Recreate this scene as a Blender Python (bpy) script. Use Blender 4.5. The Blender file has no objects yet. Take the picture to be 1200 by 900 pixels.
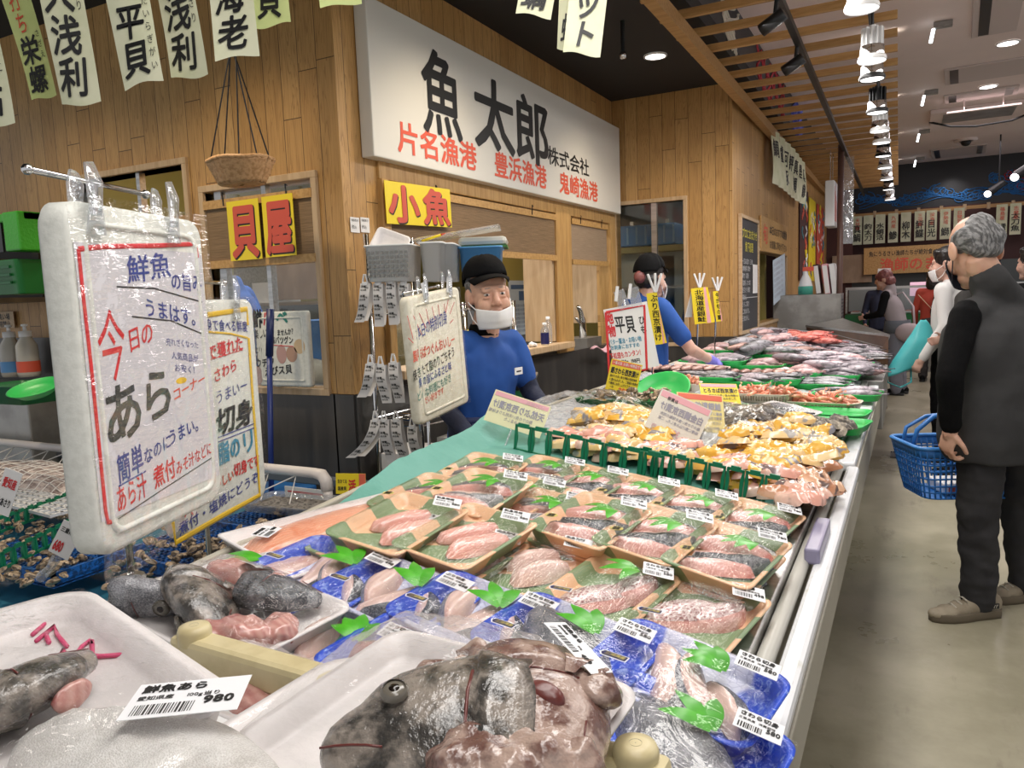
import bpy, math, random
import numpy as np
from mathutils import Vector, Matrix, noise as mnoise
random.seed(7)
S = bpy.context.scene
COL = S.collection
PI = math.pi
# ------------------------------------------------------------------ camera
CAMZ = 1.42
CR = Vector((0.88574, 0.46239, -0.03699)); CD = Vector((0.02007, -0.11800, -0.99281)); CF = Vector((-0.46335, 0.87888, -0.11383))
FPX = 887.8
cam = bpy.data.cameras.new('camera'); cam.sensor_width = 36; cam.lens = FPX/1200*36; cam.clip_start = .02; cam.clip_end = 100
camo = bpy.data.objects.new('camera', cam); COL.objects.link(camo)
CF.normalize(); CR = (CR-CF*CR.dot(CF)).normalized(); CD = CF.cross(CR)
camo.matrix_world = Matrix(((CR.x, -CD.x, -CF.x, 0), (CR.y, -CD.y, -CF.y, 0), (CR.z, -CD.z, -CF.z, CAMZ), (0, 0, 0, 1)))
S.camera = camo
S.view_settings.view_transform = 'Standard'; S.view_settings.look = 'None'; S.view_settings.gamma = 1
S.view_settings.use_curve_mapping = False
S.view_settings.exposure = -0.08
# ------------------------------------------------------------------ world and room lights
W = bpy.data.worlds.new('world'); S.world = W; W.use_nodes = True
W.node_tree.nodes['Background'].inputs[0].default_value = (.95, .96, 1, 1)
W.node_tree.nodes['Background'].inputs[1].default_value = .66
def light(name, typ, loc, energy, col=(1, 1, 1), aim=None, size=.2, sizey=None, spot=1.4, blend=.6):
    l = bpy.data.lights.new(name, typ); l.energy = energy; l.color = col
    if typ == 'AREA':
        l.size = size
        if sizey: l.shape = 'RECTANGLE'; l.size_y = sizey
    else:
        l.shadow_soft_size = size
    if typ == 'SPOT': l.spot_size = spot; l.spot_blend = blend
    o = bpy.data.objects.new(name, l); COL.objects.link(o); o.location = loc
    d = (Vector(aim)-Vector(loc)) if aim else Vector((0, 0, -1))
    o.rotation_euler = d.to_track_quat('-Z', 'Y').to_euler()
    return o
WARM = (1, .84, .62); NEUT = (1, .96, .92)
# area lights added to brighten the counter and the aisle; no fixtures modelled
light('fill_light', 'AREA', (-.45, 1.6, 2.9), 47, NEUT, size=.5, sizey=2.6)
light('fill_light', 'AREA', (.2, .1, 2.9), 15, NEUT, aim=(-.6, 1.3, .8), size=.5, sizey=1.2)
light('fill_light', 'AREA', (-.55, 5.2, 2.85), 62, NEUT, size=.4, sizey=3.6)
light('fill_light', 'AREA', (1.6, 5.0, 3.5), 66, NEUT, size=1.2, sizey=4)
light('fill_light', 'AREA', (.9, 12.0, 3.5), 75, (1, .9, .92), size=1.4, sizey=4)
for x, y, e in ((-3.0, 2.0, 95), (-4.4, 2.0, 60), (-1.75, 3.6, 70), (-1.73, 5.78, 50)):
    light('downlight_beam', 'SPOT', (x, y, 3.12), e, WARM, aim=(x-.05, y+.25, 0), size=.08, spot=2.2, blend=.9)
# ------------------------------------------------------------------ pixel -> place
def ray(px, py): return CR*((px-600)/FPX)+CD*((py-450)/FPX)+CF
CO = Vector((0, 0, CAMZ))
def onax(px, py, ax, v):
    d = ray(px, py); return CO+d*((v-CO[ax])/d[ax])
def onx(px, py, v): return onax(px, py, 0, v)
def ony(px, py, v): return onax(px, py, 1, v)
def onz(px, py, v): return onax(px, py, 2, v)
def ond(px, py, d): return CO+ray(px, py)*d
ZA, ZB = .80, .125                       # the counter bed leans up from the customer side to the back
def zc(x): return ZA+ZB*(-.2-x)
def cnt(px, py, h=0.0):
    d = ray(px, py); t = (ZA-ZB*.2+h-CAMZ)/(d.z+ZB*d.x)
    return CO+d*t
SLOPE = Matrix.Rotation(math.atan(ZB), 4, 'Y')
# ------------------------------------------------------------------ mesh builder
_gl = {}
def glyph(ch, b=0.0):
    k = ch
    if k not in _gl:
        c = bpy.data.curves.new('g', 'FONT'); c.body = ch; c.size = 1; c.resolution_u = 2; c.fill_mode = 'FRONT'
        o = bpy.data.objects.new('g', c); COL.objects.link(o)
        m = bpy.data.meshes.new_from_object(o.evaluated_get(bpy.context.evaluated_depsgraph_get()))
        vs = [(v.co.x, v.co.y) for v in m.vertices]; fs = [tuple(p.vertices) for p in m.polygons]
        adv = 1.0 if ord(ch) > 0x2e80 else (max((v[0] for v in vs), default=.25)+.06)
        bpy.data.objects.remove(o); bpy.data.curves.remove(c); bpy.data.meshes.remove(m)
        _gl[k] = (vs, fs, adv)
    return _gl[k]
def frame_of(d):
    d = Vector(d).normalized(); a = Vector((0, 0, 1)) if abs(d.z) < .9 else Vector((1, 0, 0))
    u = d.cross(a).normalized(); return u, d.cross(u)
class MB:
    def __init__(s): s.v = []; s.f = []; s.m = []
    def add(s, vs, fs, m=0):
        k = len(s.v); s.v += [tuple(v) for v in vs]; s.f += [tuple(i+k for i in f) for f in fs]; s.m += [m]*len(fs); return s
    def box(s, c, d, R=None, m=0):
        c = Vector(c); vs = []
        for x in (-.5, .5):
            for y in (-.5, .5):
                for z in (-.5, .5):
                    p = Vector((x*d[0], y*d[1], z*d[2])); vs.append(c+(R @ p if R else p))
        return s.add(vs, [(0, 1, 3, 2), (4, 6, 7, 5), (0, 4, 5, 1), (2, 3, 7, 6), (0, 2, 6, 4), (1, 5, 7, 3)], m)
    def bx(s, a, b, m=0):
        return s.box([(a[i]+b[i])/2 for i in range(3)], [abs(b[i]-a[i]) for i in range(3)], None, m)
    def grid(s, fn, nu, nv, m=0, mf=None):
        k = len(s.v)
        for j in range(nv+1):
            for i in range(nu+1): s.v.append(tuple(fn(i/nu, j/nv)))
        for j in range(nv):
            for i in range(nu):
                a = k+j*(nu+1)+i; s.f.append((a, a+1, a+nu+2, a+nu+1)); s.m.append(mf((i+.5)/nu, (j+.5)/nv) if mf else m)
        return s
    def loft(s, rings, m=0, cap0=True, cap1=True, mf=None):
        k = len(s.v); n = len(rings[0])
        for r in rings: s.v += [tuple(p) for p in r]
        for j in range(len(rings)-1):
            for i in range(n):
                a = k+j*n+i; b = k+j*n+(i+1) % n
                s.f.append((a, b, b+n, a+n)); s.m.append(mf(j, i) if mf else m)
        if cap0: s.f.append(tuple(range(k+n-1, k-1, -1))); s.m.append(mf(0, 0) if mf else m)
        if cap1: e = k+(len(rings)-1)*n; s.f.append(tuple(range(e, e+n))); s.m.append(mf(len(rings)-2, 0) if mf else m)
        return s
    def tube(s, pts, r, n=8, m=0, cap=True, flat=1.0):
        pts = [Vector(p) for p in pts]; rr = r if isinstance(r, (list, tuple)) else [r]*len(pts); rings = []
        for i, p in enumerate(pts):
            d = (pts[min(i+1, len(pts)-1)]-pts[max(i-1, 0)]); u, w = frame_of(d)
            if i and u.dot(pu) < 0: u, w = -u, -w
            pu = u
            rings.append([p+(u*math.cos(2*PI*t/n)+w*(math.sin(2*PI*t/n)*flat))*rr[i] for t in range(n)])
        return s.loft(rings, m, cap, cap)
    def lathe(s, prof, n=20, m=0, c=(0, 0, 0), cap=False):
        c = Vector(c)
        return s.loft([[c+Vector((r*math.cos(2*PI*i/n), r*math.sin(2*PI*i/n), z)) for i in range(n)] for r, z in prof], m, cap, cap)
    def prism(s, poly, z0, z1, m=0):
        return s.loft([[(x, y, z0) for x, y in poly], [(x, y, z1) for x, y in poly]], m)
    def ell(s, c, r, n=12, m=0, R=None):
        c = Vector(c); rings = []
        k = max(4, n//2)
        for j in range(1, k):
            a = PI*j/k
            ring = []
            for i in range(n):
                p = Vector((r[0]*math.sin(a)*math.cos(2*PI*i/n), r[1]*math.sin(a)*math.sin(2*PI*i/n), -r[2]*math.cos(a)))
                ring.append(c+(R @ p if R else p))
            rings.append(ring)
        lo = Vector((0, 0, -r[2])); hi = -lo
        k0 = len(s.v); s.loft(rings, m, False, False)
        a = len(s.v); s.v += [tuple(c+(R @ lo if R else lo)), tuple(c+(R @ hi if R else hi))]
        e = k0+(len(rings)-1)*n
        for i in range(n):
            s.f += [(a, k0+(i+1) % n, k0+i), (a+1, e+i, e+(i+1) % n)]; s.m += [m, m]
        return s
    def cap(s, p0, p1, r0, r1, n=12, m=0):
        p0, p1 = Vector(p0), Vector(p1); d = (p1-p0).normalized(); u, w = frame_of(d); rings = []
        seq = [(p0-d*r0*.96, r0*.28), (p0-d*r0*.7, r0*.71), (p0, r0), (p1, r1), (p1+d*r1*.7, r1*.71), (p1+d*r1*.96, r1*.28)]
        for c, r in seq: rings.append([c+(u*math.cos(2*PI*t/n)+w*math.sin(2*PI*t/n))*r for t in range(n)])
        return s.loft(rings, m)
    def text(s, t, o=(0, 0, 0), u=(1, 0, 0), v=(0, 1, 0), h=.1, w=None, m=0, b=0.0, vert=False, gap=1.0, jit=0.0, skew=0.0, bend=0.0):
        o, u, v = Vector(o), Vector(u), Vector(v); w = w or h; x = y = 0.0
        for ch in t:
            if ch in ' 　': x += .5*w*gap*(0 if vert else 1); y -= .5*h*(1 if vert else 0); continue
            vs, fs, adv = glyph(ch); jx, jy, jr = (random.uniform(-jit, jit) for _ in range(3))
            q = b*.85                                        # heavier strokes: the glyph laid over itself a hair apart
            nn = u.cross(v)*.00009
            for kk, (sx, sy) in enumerate(((0, 0),) if q < .006 else ((q, q), (-q, q), (q, -q), (-q, -q)) if q < .02 else ((0, 0), (q, 0), (-q, 0), (0, q), (0, -q), (q*.7, q*.7), (-q*.7, q*.7), (q*.7, -q*.7), (-q*.7, -q*.7))):
                out = []
                for a, c in vs:
                    a2, c2 = a+sx-.5*adv, c+sy-.38; a2, c2 = a2-c2*jr*2+c2*skew, c2+a2*jr*2
                    out.append(o+u*(x+(a2+.5*adv+jx)*w)+v*(y+(c2+.38+jy)*h+bend*x)+nn*kk)
                s.add(out, fs, m)
            if vert: y -= h*gap
            else: x += adv*w*gap
        return s
    def mesh(s, name, mats, smooth=False):
        me = bpy.data.meshes.new(name); me.from_pydata(s.v, [], s.f)
        for q in (mats if isinstance(mats, (list, tuple)) else [mats]): me.materials.append(q)
        me.polygons.foreach_set('material_index', s.m)
        if smooth: me.polygons.foreach_set('use_smooth', [True]*len(s.f))
        me.update(); return me
    def build(s, name, mats, parent=None, smooth=False, bevel=0, sub=0, solid=0, **kw):
        o = bpy.data.objects.new(name, s.mesh(name, mats, smooth)); COL.objects.link(o)
        if parent: o.parent = parent
        if solid: q = o.modifiers.new('s', 'SOLIDIFY'); q.thickness = solid; q.offset = 0
        if bevel: q = o.modifiers.new('b', 'BEVEL'); q.width = bevel; q.segments = 2; q.limit_method = 'ANGLE'
        if sub: q = o.modifiers.new('u', 'SUBSURF'); q.levels = sub; q.render_levels = sub
        tag(o, **kw); return o
def tag(o, label=None, cat=None, group=None, kind=None):
    if label: o['label'] = label
    if cat: o['category'] = cat
    if group: o['group'] = group
    if kind: o['kind'] = kind
    return o
def thing(name, label, cat, loc=(0, 0, 0), rz=0, group=None):
    o = bpy.data.objects.new(name, None); COL.objects.link(o); o.location = loc; o.rotation_euler = (0, 0, rz); o.empty_display_size = .05
    return tag(o, label, cat, group)
def dup(o, label=None, group=None, parent=None):
    c = o.copy(); COL.objects.link(c)
    if parent: c.parent = parent
    if label: c['label'] = label
    if group: c['group'] = group
    for ch in KIDS.get(o.name) or list(o.children): dup(ch, parent=c)
    return c
KIDS = {}
def basis(o, loc, u, v=(0, 0, 1)):
    """stand a flat thing: local x along u, local y up along v, local z out of its face"""
    u = Vector(u).normalized(); v = Vector(v); v = (v-u*v.dot(u)).normalized(); n = u.cross(v)
    o.matrix_basis = Matrix(((u.x, v.x, n.x, loc[0]), (u.y, v.y, n.y, loc[1]), (u.z, v.z, n.z, loc[2]), (0, 0, 0, 1))); return o
def rrect(l, w, r, n=5, z=0):
    p = []
    for cx, cy, a0 in ((l/2-r, w/2-r, 0), (-l/2+r, w/2-r, PI/2), (-l/2+r, -w/2+r, PI), (l/2-r, -w/2+r, 1.5*PI)):
        for i in range(n+1):
            a = a0+PI/2*i/n; p.append((cx+r*math.cos(a), cy+r*math.sin(a), z))
    return p
def fbm(x, y, z=0.0): return mnoise.noise(Vector((x, y, z)))+.5*mnoise.noise(Vector((x*2.1, y*2.1, z*2.1+7)))
def remesh(mb, voxel, it=4, fac=.5):
    me = mb.mesh('tmp', []) if False else mb.mesh('tmp', [bpy.data.materials[0]])
    o = bpy.data.objects.new('tmp', me); COL.objects.link(o)
    r = o.modifiers.new('r', 'REMESH'); r.mode = 'VOXEL'; r.voxel_size = voxel
    if it: q = o.modifiers.new('s', 'SMOOTH'); q.iterations = it; q.factor = fac
    m2 = bpy.data.meshes.new_from_object(o.evaluated_get(bpy.context.evaluated_depsgraph_get()))
    bpy.data.objects.remove(o); bpy.data.meshes.remove(me)
    m2.polygons.foreach_set('use_smooth', [True]*len(m2.polygons)); return m2
def link_mesh(name, me, mats, parent=None, wr=None, **kw):
    me.materials.clear(); me.name = name
    for q in (mats if isinstance(mats, (list, tuple)) else [mats]): me.materials.append(q)
    if wr:                                                  # cloth wrinkles / flesh lumps pushed along the normals
        sc, amp = wr[0], wr[1]; st = wr[2] if len(wr) > 2 else (1, 1, 1)
        ns = [v.normal.copy() for v in me.vertices]
        for v, n in zip(me.vertices, ns):
            c = v.co; v.co = c+n*(amp*fbm(c.x*sc*st[0], c.y*sc*st[1], c.z*sc*st[2]))
        me.update()
    o = bpy.data.objects.new(name, me); COL.objects.link(o)
    if parent: o.parent = parent
    return tag(o, **kw)
# ------------------------------------------------------------------ materials
class NT:
    def __init__(s, name):
        s.mat = bpy.data.materials.new(name); s.mat.use_nodes = True; s.t = s.mat.node_tree; s.t.nodes.clear()
        s.out = s.t.nodes.new('ShaderNodeOutputMaterial')
    def n(s, typ, ins=None, **props):
        q = s.t.nodes.new('ShaderNode'+typ)
        for k, v in props.items(): setattr(q, k, v)
        for k, v in (ins or {}).items(): s.set(q.inputs[k], v)
        return q
    def set(s, i, v):
        if isinstance(v, bpy.types.NodeSocket): s.t.links.new(v, i)
        elif isinstance(v, bpy.types.Node): s.t.links.new(v.outputs[0], i)
        elif isinstance(v, (tuple, list)) and len(v) == 3 and i.type == 'RGBA': i.default_value = (*v, 1)
        else: i.default_value = v
    def math(s, op, a, b=0.0, c=None, clamp=False):
        q = s.n('Math', operation=op, use_clamp=clamp); s.set(q.inputs[0], a); s.set(q.inputs[1], b)
        if c is not None: s.set(q.inputs[2], c)
        return q.outputs[0]
    def mix(s, f, a, b, mode='MIX'):
        q = s.n('Mix', data_type='RGBA', blend_type=mode); s.set(q.inputs[0], f); s.set(q.inputs[6], a); s.set(q.inputs[7], b); return q.outputs[2]
    def coord(s, which='Object', scale=None):
        c = s.n('TexCoord').outputs[which]
        if scale:
            q = s.n('Mapping'); s.set(q.inputs[0], c); q.inputs['Scale'].default_value = scale; return q.outputs[0]
        return c
    def noise(s, vec, scale, detail=3, rough=.55, dist=0.0):
        q = s.n('TexNoise', {'Scale': scale, 'Detail': detail, 'Roughness': rough, 'Distortion': dist}); s.set(q.inputs['Vector'], vec); return q.outputs[0]
    def step(s, v, lo, hi):
        q = s.n('MapRange', {1: lo, 2: hi}, clamp=True, interpolation_type='SMOOTHSTEP'); s.set(q.inputs[0], v); return q.outputs[0]
    def bsdf(s, col, rough=.5, metal=0.0, spec=.5, bump=None, **ins):
        p = s.n('BsdfPrincipled', {'Base Color': col, 'Roughness': rough, 'Metallic': metal, 'Specular IOR Level': spec})
        for k, v in ins.items(): s.set(p.inputs[k.replace('_', ' ')], v)
        if bump is not None:
            b = s.n('Bump', {'Strength': bump[1], 'Distance': bump[2] if len(bump) > 2 else .01}); s.set(b.inputs['Height'], bump[0]); s.t.links.new(b.outputs[0], p.inputs['Normal'])
        s.t.links.new(p.outputs[0], s.out.inputs[0]); s.p = p; return p
def srgb(r, g, b): return tuple((c/255/12.92 if c <= 10 else ((c/255+.055)/1.055)**2.4) for c in (r, g, b))
def M(name, col, rough=.5, metal=0.0, spec=.5, nz=None, bump=None, rand=0.0, st=None, coat=0.0, emit=None, es=0.0, sss=0.0):
    """plain procedural material: nz = (scale, second colour, lo, hi), bump = (scale, strength, distance)"""
    t = NT(name); c = t.coord('Object', st) if st else t.coord(); base = col
    if nz: base = t.mix(t.step(t.noise(c, nz[0], 4), nz[2] if len(nz) > 2 else .4, nz[3] if len(nz) > 3 else .65), col, nz[1])
    if rand:
        r = t.n('ObjectInfo').outputs['Random']; q = t.n('HueSaturation'); t.set(q.inputs['Color'], base)
        t.set(q.inputs['Value'], t.math('MULTIPLY_ADD', r, 2*rand, 1-rand)); base = q.outputs[0]
    kw = {}
    if coat: kw['Coat_Weight'] = coat; kw['Coat_Roughness'] = .12
    if emit: kw['Emission_Color'] = emit; kw['Emission_Strength'] = es
    if sss: kw['Subsurface_Weight'] = sss; kw['Subsurface_Radius'] = (.01, .004, .002); kw['Subsurface_Scale'] = 1.0
    t.bsdf(base, rough, metal, spec, (t.noise(c, bump[0], 3), bump[1], bump[2] if len(bump) > 2 else .01) if bump else None, **kw)
    return t.mat
def planks(name, axis, c1, c2, c3, w=.118):
    t = NT(name); c = t.coord(); sx = t.n('SeparateXYZ'); t.set(sx.inputs[0], c); a = t.math('DIVIDE', sx.outputs[axis], w)
    fl = t.math('FLOOR', a); fr = t.math('FRACT', a)
    wn = t.n('TexWhiteNoise', noise_dimensions='1D'); t.set(wn.inputs['W'], fl)
    off = t.math('MULTIPLY_ADD', wn.outputs[0], 3.1, sx.outputs[2]); seg = t.math('DIVIDE', off, 1.35); fz = t.math('FRACT', seg)
    wn2 = t.n('TexWhiteNoise', noise_dimensions='2D'); cb = t.n('CombineXYZ'); t.set(cb.inputs[0], fl); t.set(cb.inputs[1], t.math('FLOOR', seg)); t.set(wn2.inputs['Vector'], cb)
    cb2 = t.n('CombineXYZ'); t.set(cb2.inputs[0], t.math('MULTIPLY', fr, 1.0)); t.set(cb2.inputs[1], t.math('MULTIPLY', wn2.outputs[0], 31.0)); t.set(cb2.inputs[2], t.math('MULTIPLY', sx.outputs[2], .42))
    g = t.noise(cb2, 2.2, 3, .5, 1.2); ring = t.math('FRACT', t.math('MULTIPLY', g, 11.0)); ring = t.step(ring, .55, 1.0)
    cb3 = t.n('CombineXYZ'); t.set(cb3.inputs[0], t.math('MULTIPLY', sx.outputs[axis], 130.0)); t.set(cb3.inputs[2], t.math('MULTIPLY', sx.outputs[2], 5.0))
    fine = t.noise(cb3, 1.0, 2)
    base = t.mix(wn2.outputs[0], c1, c2); base = t.mix(t.math('MULTIPLY', ring, .55), base, c3); base = t.mix(t.math('MULTIPLY', t.step(fine, .45, .8), .35), base, c3)
    line = t.math('MAXIMUM', t.math('GREATER_THAN', fr, .965), t.math('GREATER_THAN', fz, .9965))
    base = t.mix(t.math('MULTIPLY', line, .8), base, (.035, .018, .008))
    h = t.math('SUBTRACT', t.math('MULTIPLY', fine, .15), line)
    t.bsdf(base, .42, 0, .4, (h, .35, .004)); return t.mat
WOODX = planks('wood_planks_x', 0, (.44, .245, .082), (.55, .325, .122), (.23, .108, .032))
WOODY = planks('wood_planks_y', 1, (.44, .245, .082), (.55, .325, .122), (.23, .108, .032))
PALEWOOD = M('pale_wood', (.56, .40, .24), .5, nz=(3, (.46, .31, .17), .35, .7), st=(12, 12, 1.2), bump=(30, .08))
HONEY = M('honey_wood', (.55, .33, .12), .45, nz=(3, (.42, .23, .07), .35, .7), st=(14, 14, 1.4), bump=(30, .08))
SLATW = M('slat_wood', (.47, .27, .10), .5, nz=(4, (.36, .19, .06), .35, .7), st=(1.2, 14, 14), rand=.12)
DARKPANEL = M('dark_panel', (.045, .042, .04), .28, nz=(3, (.07, .064, .058), .4, .7), st=(3, 3, .5))
BLACKCEIL = M('black_ceiling', (.012, .011, .011), .75)
WHITECEIL = M('white_ceiling', (.80, .68, .65), .8, nz=(.7, (.74, .63, .60)))
MAROON = M('maroon_wall', (.055, .014, .012), .6)
BULK = M('dark_bulkhead', (.02, .02, .024), .5)
OLIVE = M('olive_wall', (.36, .29, .07), .55)
GREYP = M('grey_wall', (.12, .125, .13), .5)
KITCHEN = M('kitchen_wall', (.55, .56, .55), .5)
def concrete():
    t = NT('concrete_floor'); c = t.coord(); a = t.noise(c, 1.3, 6, .65); b = t.noise(c, 7, 5, .7, .5); d = t.noise(t.coord('Object', (2.2, .6, 1)), 2.4, 5, .7)
    base = t.mix(t.step(a, .32, .7), (.26, .24, .165), (.42, .385, .285)); base = t.mix(t.math('MULTIPLY', t.step(b, .5, .8), .5), base, (.42, .375, .30))
    base = t.mix(t.math('MULTIPLY', t.step(d, .56, .72), .6), base, (.15, .125, .09))
    t.bsdf(base, t.math('MULTIPLY_ADD', a, .4, .12), 0, .5, (b, .12, .004)); return t.mat
FLOOR = concrete()
STEEL = M('stainless_steel', (.55, .55, .54), .3, .9, nz=(2, (.42, .42, .41)), st=(1, 30, 30), bump=(60, .03))
DULLSTEEL = M('dull_steel', (.36, .35, .33), .42, .75, nz=(5, (.26, .25, .235)), bump=(40, .06))
CHROME = M('chrome', (.7, .7, .7), .12, 1.0)
RIMWHITE = M('white_rim', (.70, .72, .74), .35, nz=(14, (.55, .55, .5), .55, .8), bump=(25, .05))
PANELBEIGE = M('counter_panel', (.36, .34, .28), .55, nz=(2, (.27, .25, .20), .4, .7), st=(30, 1.0, 1.0), bump=(20, .05))
PAPER = M('green_paper', (.13, .36, .30), .6, nz=(6, (.10, .31, .255)), bump=(16, .5, .01))
FENCEGREEN = M('green_plastic_fence', (.005, .17, .08), .35)
BRIGHTGREEN = M('bright_green_plastic', (.03, .50, .10), .35, bump=(90, .12, .003))
DARKGREEN = M('dark_green_plastic', (.006, .115, .03), .4)
BLACKP = M('black_plastic', (.01, .01, .011), .35)
BLACKM = M('black_metal', (.014, .014, .015), .4, .3)
WHITEP = M('white_plastic', (.74, .74, .74), .35)
GREYPLA = M('grey_white_plastic', (.78, .79, .78), .4, bump=(40, .04))
BLUEP = M('blue_plastic', (.03, .17, .50), .38)
SKYBLUEP = M('light_blue_plastic', (.10, .33, .68), .4)
FOAM = M('styrofoam', (.72, .73, .67), .6, nz=(60, (.65, .66, .60)), bump=(120, .25, .003))
FOAMC = M('styrofoam_cream', (.80, .76, .62), .6, nz=(40, (.72, .67, .52)), bump=(120, .25, .003))
FOAMTRAY = M('foam_tray', (.77, .735, .725), .4, nz=(30, (.72, .69, .68)), bump=(150, .08, .002))
PAPERW = M('white_paper', (.78, .77, .76), .6)
BANNER = M('cream_banner_cloth', (.72, .72, .52), .8, nz=(6, (.62, .64, .42)), bump=(14, .2))
BANNERG = M('greenish_banner_cloth', (.66, .74, .32), .8, nz=(6, (.58, .68, .28)), bump=(14, .2))
YELLOWC = M('yellow_card', (.80, .62, .02), .4)
PALECARD = M('pale_yellow_card', (.72, .69, .42), .45)
PINKC = M('pink_strip', (.72, .36, .40), .45)
REDSTRIP = M('red_strip', (.68, .14, .08), .45)
INK = M('black_ink', (.012, .012, .012), .5)
INKG = M('faded_black_ink', (.045, .05, .045), .5)
RED = M('red_ink', (.62, .025, .03), .5)
REDO = M('orange_red_ink', (.70, .10, .05), .5)
SIGNRED = M('sign_red', (.58, .085, .05), .45)
NAVYINK = M('navy_ink', (.03, .05, .26), .5)
TEALINK = M('teal_ink', (.04, .26, .40), .5)
GREENINK = M('green_ink', (.03, .22, .18), .5)
FADED = M('faded_grey_ink', (.32, .31, .36), .6)
FADEDPINK = M('faded_pink_ink', (.62, .38, .40), .6)
YELLOWINK = M('yellow_marker', (.78, .50, .02), .5)
PINKINK = M('pink_marker', (.62, .06, .17), .5)
WICKER = M('wicker', (.62, .36, .17), .6, nz=(60, (.44, .23, .09)), bump=(80, .3, .004))
BLINDM = M('bamboo_blind', (.17, .105, .05), .65, nz=(3, (.30, .19, .10), .35, .7), st=(2, 110, 1), bump=(3, .4, .004))
BLINDX = M('bamboo_blind_pale', (.28, .20, .13), .65, nz=(3, (.38, .28, .19), .35, .7), st=(2, 110, 1), bump=(3, .4, .004))
BEIGEBAR = M('beige_plastic', (.60, .52, .30), .4, nz=(20, (.52, .44, .24)))
PVC = M('pvc_pipe', (.76, .70, .66), .35)
NET = M('net_cord', (.74, .72, .70), .6)
SHELLM = M('clam_shell', (.40, .30, .20), .4, nz=(45, (.10, .075, .055), .42, .6), rand=.35, st=(1, 3, 1), bump=(60, .25, .003))
OYSTER = M('oyster_shell', (.30, .26, .20), .55, nz=(30, (.07, .06, .05), .4, .6), rand=.3, bump=(40, .5, .005))
ICE = M('crushed_ice', (.58, .61, .64), .15, nz=(40, (.36, .39, .43), .45, .7), bump=(70, .8, .01))
def film(name, fac=.10, bsc=14, bst=.35, tint=(1, 1, 1), white=0.0, k=.42):
    t = NT(name); c = t.coord(); tr = t.n('BsdfTransparent', {'Color': tint}); gl = t.n('BsdfGlossy', {'Color': (1, 1, 1), 'Roughness': .06})
    h = t.math('ADD', t.noise(c, bsc, 3, .5, 1.5), t.math('MULTIPLY', t.noise(t.coord('Object', (1, 5, 1)), bsc*2.5, 2, .5, .6), .5))
    b = t.n('Bump', {'Strength': bst, 'Distance': .02}); t.set(b.inputs['Height'], h); t.t.links.new(b.outputs[0], gl.inputs['Normal'])
    lw = t.n('LayerWeight', {'Blend': .25}); t.t.links.new(b.outputs[0], lw.inputs['Normal'])
    f = t.math('MULTIPLY_ADD', lw.outputs['Fresnel'], k, fac, True)
    mx = t.n('MixShader'); t.set(mx.inputs[0], f); t.t.links.new(tr.outputs[0], mx.inputs[1]); t.t.links.new(gl.outputs[0], mx.inputs[2]); last = mx
    if white:
        df = t.n('BsdfDiffuse', {'Color': (.85, .85, .87)}); m2 = t.n('MixShader', {0: white}); t.t.links.new(mx.outputs[0], m2.inputs[1]); t.t.links.new(df.outputs[0], m2.inputs[2]); last = m2
    t.t.links.new(last.outputs[0], t.out.inputs[0]); return t.mat
FILM = film('cling_film', .035, 16, .3)
FILMFG = film('cling_film_loose', .02, 22, .35)
WRAP = film('board_wrap', .0, 10, .22, k=.16)
SLEEVE = film('card_sleeve', .0, 3, .02, k=.04)
BAGFILM = film('clear_bag', .10, 22, .8, white=.10)
GLASS = film('window_glass', .03, 1, .02, (.93, .96, .96))
TANKGLASS = film('tank_glass', .05, 2, .05, (.62, .70, .62), white=.06)
CLEARP = film('clear_plastic', .12, 8, .2, (.9, .92, .94), white=.12)
def traymat(kind):
    t = NT('tray_'+kind); c = t.coord(); sx = t.n('SeparateXYZ'); t.set(sx.inputs[0], c); x, y = sx.outputs[0], sx.outputs[1]
    if kind == 'peach':
        d = t.math('ADD', t.math('MULTIPLY', x, 1.0), t.math('MULTIPLY', y, .75)); d = t.math('ABSOLUTE', t.math('SUBTRACT', d, -.055))
        d2 = t.math('ABSOLUTE', t.math('SUBTRACT', t.math('ADD', x, t.math('MULTIPLY', y, .75)), .105))
        f = t.math('MAXIMUM', t.math('LESS_THAN', d, .046), t.math('LESS_THAN', d2, .034))
        g = t.mix(t.noise(t.coord('Object', (30, 200, 30)), 1, 2), (.17, .27, .13), (.28, .38, .21))
        base = t.mix(f, t.mix(t.noise(c, 30, 2), (.86, .52, .30), (.90, .60, .38)), g)
    else:
        e = t.math('SUBTRACT', t.math('ABSOLUTE', x), t.math('MULTIPLY_ADD', t.noise(c, 11, 2), .05, .042))
        f = t.step(e, -.004, .006)
        st = t.step(t.noise(t.coord('Object', (90, 40, 60)), 1.2, 4, .7, 1.5), .50, .66)
        blue = t.mix(st, (.012, .075, .62), (.35, .48, .86))
        wv = t.n('TexVoronoi', {'Scale': 75.0}, feature='DISTANCE_TO_EDGE'); t.set(wv.inputs['Vector'], c)
        white = t.mix(t.step(wv.outputs[0], .02, .07), (.46, .48, .66), (.66, .68, .84))
        base = t.mix(f, white, blue)
    t.bsdf(base, .3, 0, .5); return t.mat
PEACH = traymat('peach'); BLUETRAY = traymat('blue')
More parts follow.
